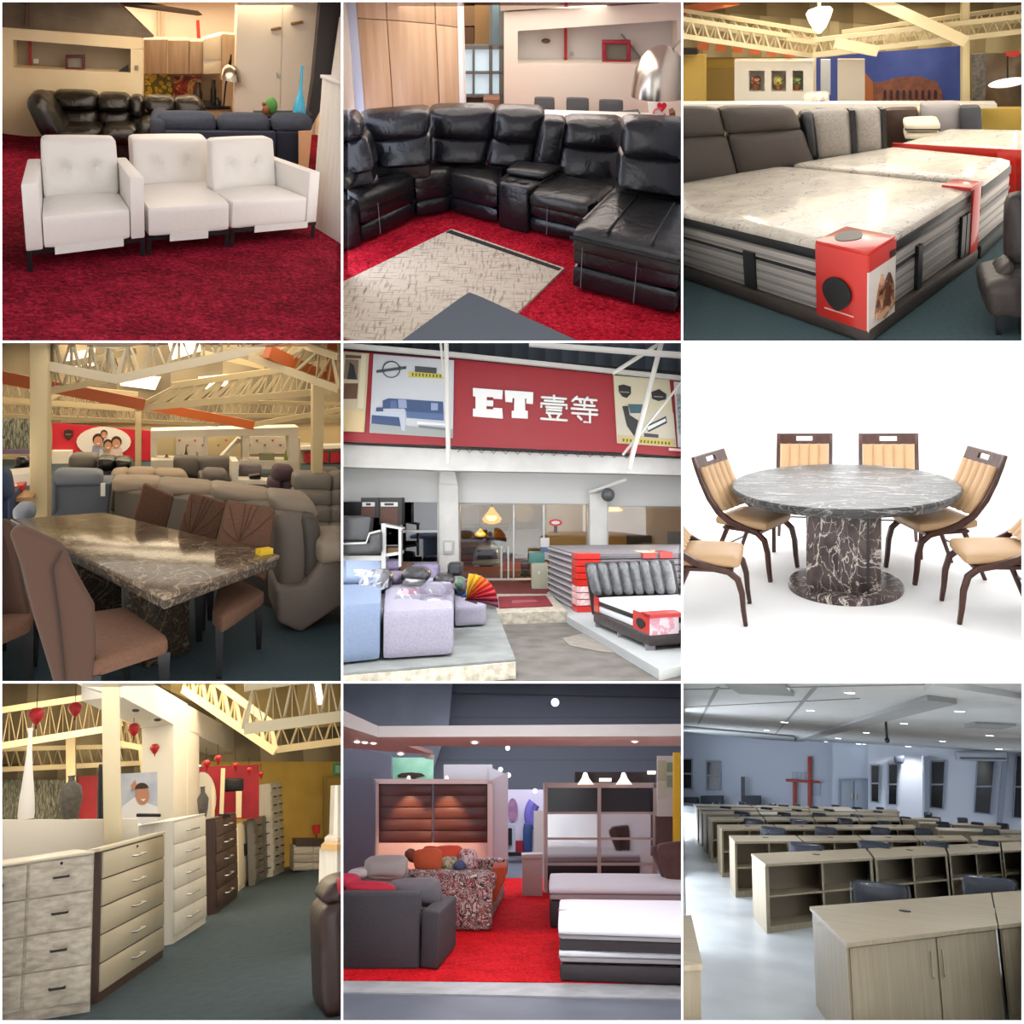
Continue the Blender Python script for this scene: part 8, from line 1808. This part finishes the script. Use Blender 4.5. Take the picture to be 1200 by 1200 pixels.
for i, (q_, lab) in enumerate((((215, 402, 278, 446), 'dark keyboard stand by the back wall at the left'), ((-40, 408, 58, 470), 'dark low cabinet at the left end of the back wall'), ((68, 402, 145, 440), 'dark bench between the two left windows'))):
    b = MB(); b.rect(*q_, Yb - .9, .4); b.one(('keyboard_stand', 'low_cabinet', 'bench')[i], mat('dark_blue_grey', '#2f3541', .6), lab, ('stand', 'cabinet', 'bench')[i], bevel=.02)
# pipes and air conditioner
for i, (px, lab) in enumerate((([(850, 264), (872, 262), (868, 470), (854, 470)], 'grey pipe duct on the right wall beside the middle window'), ([(1126, 268), (1146, 266), (1124, 510), (1106, 508)], 'grey pipe duct right of the air conditioner'))):
    b = MB(); b.slab(px, Yr + 1.2, .2); b.one('pipe_duct', mat('duct_grey', '#8a93a0', .5), lab, 'duct')
t = thing('air_conditioner', 'long silver air conditioner under the ceiling at the right wall', 'air conditioner', R.wl(1055, 278, Yr + .8))
b = MB(); b.pcush([(960, 244), (1142, 244), (1142, 282), (966, 278)], Yr + .7, .5, .05, .02, 6); b.part('body', mat('ac_silver', '#b5bac2', .3, .4), t)
b = MB(); b.slab([(975, 266), (1138, 268), (1138, 276), (978, 273)], Yr + .66, .05); b.part('vent', mat('vent_dark', '#5a606a', .4), t)
b = MB(); b.pcush([(745, 262), (782, 260), (780, 290), (748, 288)], Yb - 1.8, .4, .05, .02, 5); b.one('projector', mat('proj_dark', '#4a505c', .5), 'small dark projector under the ceiling at the right of the doors', 'projector')
# ceiling
ct = mat('ceiling_grey', '#bcbebd', .8, c2='#b2b4b3', vs=.6)
b = MB(); b.box((-16, 4, ZC), (16, Yb + 2, ZC + .2)); b.struct('ceiling', ct)
C_ = lambda x, y, dz=0: R.fl(x, y, ZC - dz)
def csl(px, dz, n, m): b = MB(); b.prism([C_(x, y) for x, y in px], (0, 0, -dz)); b.struct(n, m)
cb = mat('ceiling_beam', '#8f9190', .8)
csl([(395, 205), (412, 212), (965, 62), (860, 48)], .05, 'trim_40', cb); csl([(-80, 148), (395, 190), (400, 210), (-80, 165)], .05, 'trim_41', cb)
csl([(850, 12), (1300, 85), (1300, 60), (880, -10)], .05, 'trim_42', ct)
gl = mat('grid_line', '#838584', .8)
for a, c in (((130, 20), (60, 150)), ((470, 20), (330, 185)), ((-60, 95), (620, 60)), ((-60, 30), (900, 10))):
    A, B = C_(*a), C_(*c); d = (B - A).normalized(); nx = V((-d.y, d.x, 0)) * .02
    b = MB(); b.prism([A - nx, B - nx, B + nx, A + nx], (0, 0, -.008)); b.struct('trim_43', gl)
b = MB(); c = C_(280, 22); b.cbox(c + V((0, 0, -.02)), (.55, 1.2, .03)); b.one('air_vent', cb, 'rectangular grey air vent in the ceiling at the upper left', 'vent')
b = MB(); c = C_(1075, 152); b.cbox(c + V((0, 0, -.02)), (.5, 1.4, .03)); b.one('air_vent', cb, 'rectangular grey air vent in the ceiling at the right', 'vent')
dl = [(590, 40, 18), (453, 102, 16), (362, 143, 15), (300, 172, 11), (975, 105, 18), (780, 148, 14), (648, 180, 12), (550, 200, 11), (1080, 190, 13), (915, 210, 11), (795, 228, 11), (623, 248, 10), (218, 207, 9), (188, 220, 8), (165, 232, 9), (420, 228, 8), (375, 237, 8), (335, 245, 8), (1112, 237, 12), (510, 262, 7), (645, 274, 7)]
dpl = ('nearest', 'second', 'third', 'fourth')
proto = None
for i, (x, y, r) in enumerate(dl):
    p = C_(x, y)
    if p.y > Yb - 1 or p.y < 0: p = R.wl(x, y, Yb - 1); p.z = ZC
    side = 'left' if x < 470 else 'middle' if x < 720 else 'right'
    rr_ = min(.3, r * R.sc(p.y) * .95)
    if proto is None:
        proto = thing('downlight', 'x', 'lamp', p, group='round ceiling downlights in the desk hall')
        b = MB(); b.lathe([(.13, -.012), (.13, 0)], (0, 0, 0), 20); b.part('trim_ring', mat('ring_white', '#d7d9da', .4), proto, room=False)
        b = MB(); b.lathe([(.1, -.02), (.1, -.012)], (0, 0, 0), 20); b.part('lens', mat('downlight_glow', '#f7fbff', .4, emit=6.0), proto, room=False)
        o = proto; o.matrix_world = R.mw @ M.Translation(p) @ M.Scale(max(rr_, .06) / .13, 4)
    else: o = dup(proto, p, 0, None, max(rr_, .06) / .13)
    o['label'] = 'round ceiling downlight, one of the %s ones in the %s of the desk hall' % ('near' if y < 150 else 'mid distance' if y < 215 else 'far', side)
    o['group'] = 'downlights ' + side + (' near' if y < 150 else ' mid' if y < 215 else ' far')
    if r >= 11:
        l = bpy.data.lights.new('downlight_beam', 'SPOT'); l.energy = 70 * (p.y / 20) ; l.spot_size = rad(150); l.spot_blend = .5; l.shadow_soft_size = .1
        lo = bpy.data.objects.new('downlight_beam', l); COL.objects.link(lo); lo.matrix_world = R.mw @ M.Translation(p + V((0, 0, -.06)))
b = MB(); c0 = C_(716, 135); b.tube([c0, c0 + V((0, 0, -.28))], .02, 6); b.sph(c0 + V((0, 0, -.3)), .04, 8, 6); b.one('microphone', black_metal, 'small black device hanging from the ceiling centre', 'microphone')
bay_fill('top', 8.5, 3, 90, '#f4f8ff'); bay_fill('left', 12, 6, 200, '#eef4ff'); bay_fill('left', 30, 4, 260, '#e8f0ff', .6); bay_fill('left', 24, 9, 800, '#e8f0ff', .6)

# ------------------------------------------------------------------ the building's partitions between the bays
R0 = Room(0, 0, PX, PY, 0, 0, 0, 0, 1); room(R0)
white = mat('partition_paint', '#fbfbfb', .7)
def part_v(x, name):
    a = (x - PX) / F; n = V((1, -a, 0)).normalized() * (TH / 2); b = MB()
    z0, z1 = (PY - BYS[0]) / F, (PY - BYS[3]) / F; q = []
    for sg in (-1, 1):
        for d, z in ((D0, z1), (D1, z1), (D1, z0), (D0, z0)): q.append(V((a * d, d, z * d)) + n * sg)
    b.hexa(q); b.struct(name, white)
def part_h(y, name):
    a = (PY - y) / F; n = V((0, -a, 1)).normalized() * (TH / 2); b = MB()
    x0, x1 = (BX[0] - PX) / F, (BX[3] - PX) / F; q = []
    for sg in (-1, 1):
        for d, x in ((D0, x0), (D1, x0), (D1, x1), (D0, x1)): q.append(V((x * d, d, a * d)) + n * sg)
    b.hexa(q); b.struct(name, white)
part_v(BX[0], 'wall_left'); part_v(BX[1], 'wall_between_left_bays'); part_v(BX[2], 'wall_between_right_bays'); part_v(BX[3], 'wall_right')
part_h(BYS[0], 'ceiling'); part_h(BYS[1], 'floor_upper_storey'); part_h(BYS[2], 'floor_middle_storey'); part_h(BYS[3], 'floor')

# ------------------------------------------------------------------ everything ends at its own bay's partitions
bpy.context.view_layer.update()
def root(o):
    while o.parent: o = o.parent
    return o
GONE = set()
for nm in [o.name for o in SC.objects if o.type == 'MESH']:
    if nm in GONE: continue
    o = bpy.data.objects[nm]
    r = ROOMOF.get(root(o).name)
    if r is None or r is R0: continue
    x0, x1 = [(BX[r.ix + k] - PX) / F for k in (0, 1)]; y0, y1 = [(PY - BYS[r.iy + k]) / F for k in (0, 1)]
    planes = [V((1, -x0, 0)), V((-1, x1, 0)), V((0, y0, -1)), V((0, -y1, 1))]
    mw = o.matrix_world; co = [mw @ v.co for v in o.data.vertices]
    planes = [p.normalized() for p in planes]; eps = TH / 2 + .0015
    cut = [p for p in planes if any(c.dot(p) < eps - .0005 for c in co)]
    near = any(c.y < D0 * .86 for c in co)
    if not cut and not near: continue
    if o.data.users > 1: o.data = o.data.copy()
    inv3 = mw.to_3x3().transposed(); bm = bmesh.new(); bm.from_mesh(o.data); mwi = mw.inverted()
    todo = [(p, p * eps) for p in cut]
    if near: todo.append((V((0, 1, 0)), V((0, D0 * .86, 0))))
    for p, pt in todo:
        res = bmesh.ops.bisect_plane(bm, geom=bm.verts[:] + bm.edges[:] + bm.faces[:], dist=1e-6,
            plane_co=mwi @ pt, plane_no=(inv3 @ p).normalized(), clear_inner=True)
        ed = [g for g in res['geom_cut'] if isinstance(g, bmesh.types.BMEdge) and g.is_valid and g.is_boundary]
        if ed and len(bm.faces) < 20000:
            try: bmesh.ops.edgeloop_fill(bm, edges=ed)
            except Exception: pass
    if not bm.faces:
        bm.free()
        for c in list(o.children_recursive): GONE.add(c.name); bpy.data.objects.remove(c)
        GONE.add(o.name); bpy.data.objects.remove(o); continue
    # a lattice the bay's edge cuts apart goes on as several members of the same truss
    left = set(bm.verts); isl = []
    while o.name.startswith('web') and left:
        st_ = [left.pop()]; cur = set(st_)
        while st_:
            for e in st_.pop().link_edges:
                for v in e.verts:
                    if v in left: left.discard(v); cur.add(v); st_.append(v)
        isl.append(cur)
    for cur in isl[1:]:
        vs = list(cur); ix = {v: i for i, v in enumerate(vs)}
        me = bpy.data.meshes.new('web'); me.from_pydata([v.co[:] for v in vs], [], [[ix[v] for v in f.verts] for f in bm.faces if f.verts[0] in cur])
        for m_ in o.data.materials: me.materials.append(m_)
        n_ = bpy.data.objects.new('web', me); COL.objects.link(n_); n_.parent = o.parent
    if len(isl) > 1: bmesh.ops.delete(bm, geom=[v for c in isl[1:] for v in c], context='VERTS')
    bm.to_mesh(o.data); bm.free()
for o in [o for o in SC.objects if o.type == 'EMPTY' and o.parent is None]:
    if not any(c.type == 'MESH' for c in o.children_recursive): bpy.data.objects.remove(o)

# ------------------------------------------------------------------ daylight outside the open front, camera
w = bpy.data.worlds.new('daylight'); SC.world = w; w.use_nodes = True
bg = w.node_tree.nodes['Background']; bg.inputs['Color'].default_value = (1, 1, 1, 1); bg.inputs['Strength'].default_value = WORLD
cd = bpy.data.cameras.new('camera'); co = bpy.data.objects.new('camera', cd); COL.objects.link(co)
co.rotation_euler = (rad(90), 0, 0); cd.sensor_fit = 'HORIZONTAL'; cd.sensor_width = 36; cd.lens = 36 * F / 1200
cd.shift_y = (PY - 600) / 1200; cd.clip_end = 400; cd.clip_start = .05
SC.camera = co
SC.view_settings.view_transform = 'Standard'; SC.view_settings.look = 'None'
SC.view_settings.gamma = 1; SC.view_settings.use_curve_mapping = False; SC.view_settings.exposure = EXPO
SC.cycles.use_denoising = True
SC.cycles.max_bounces = 8; SC.cycles.transparent_max_bounces = 12
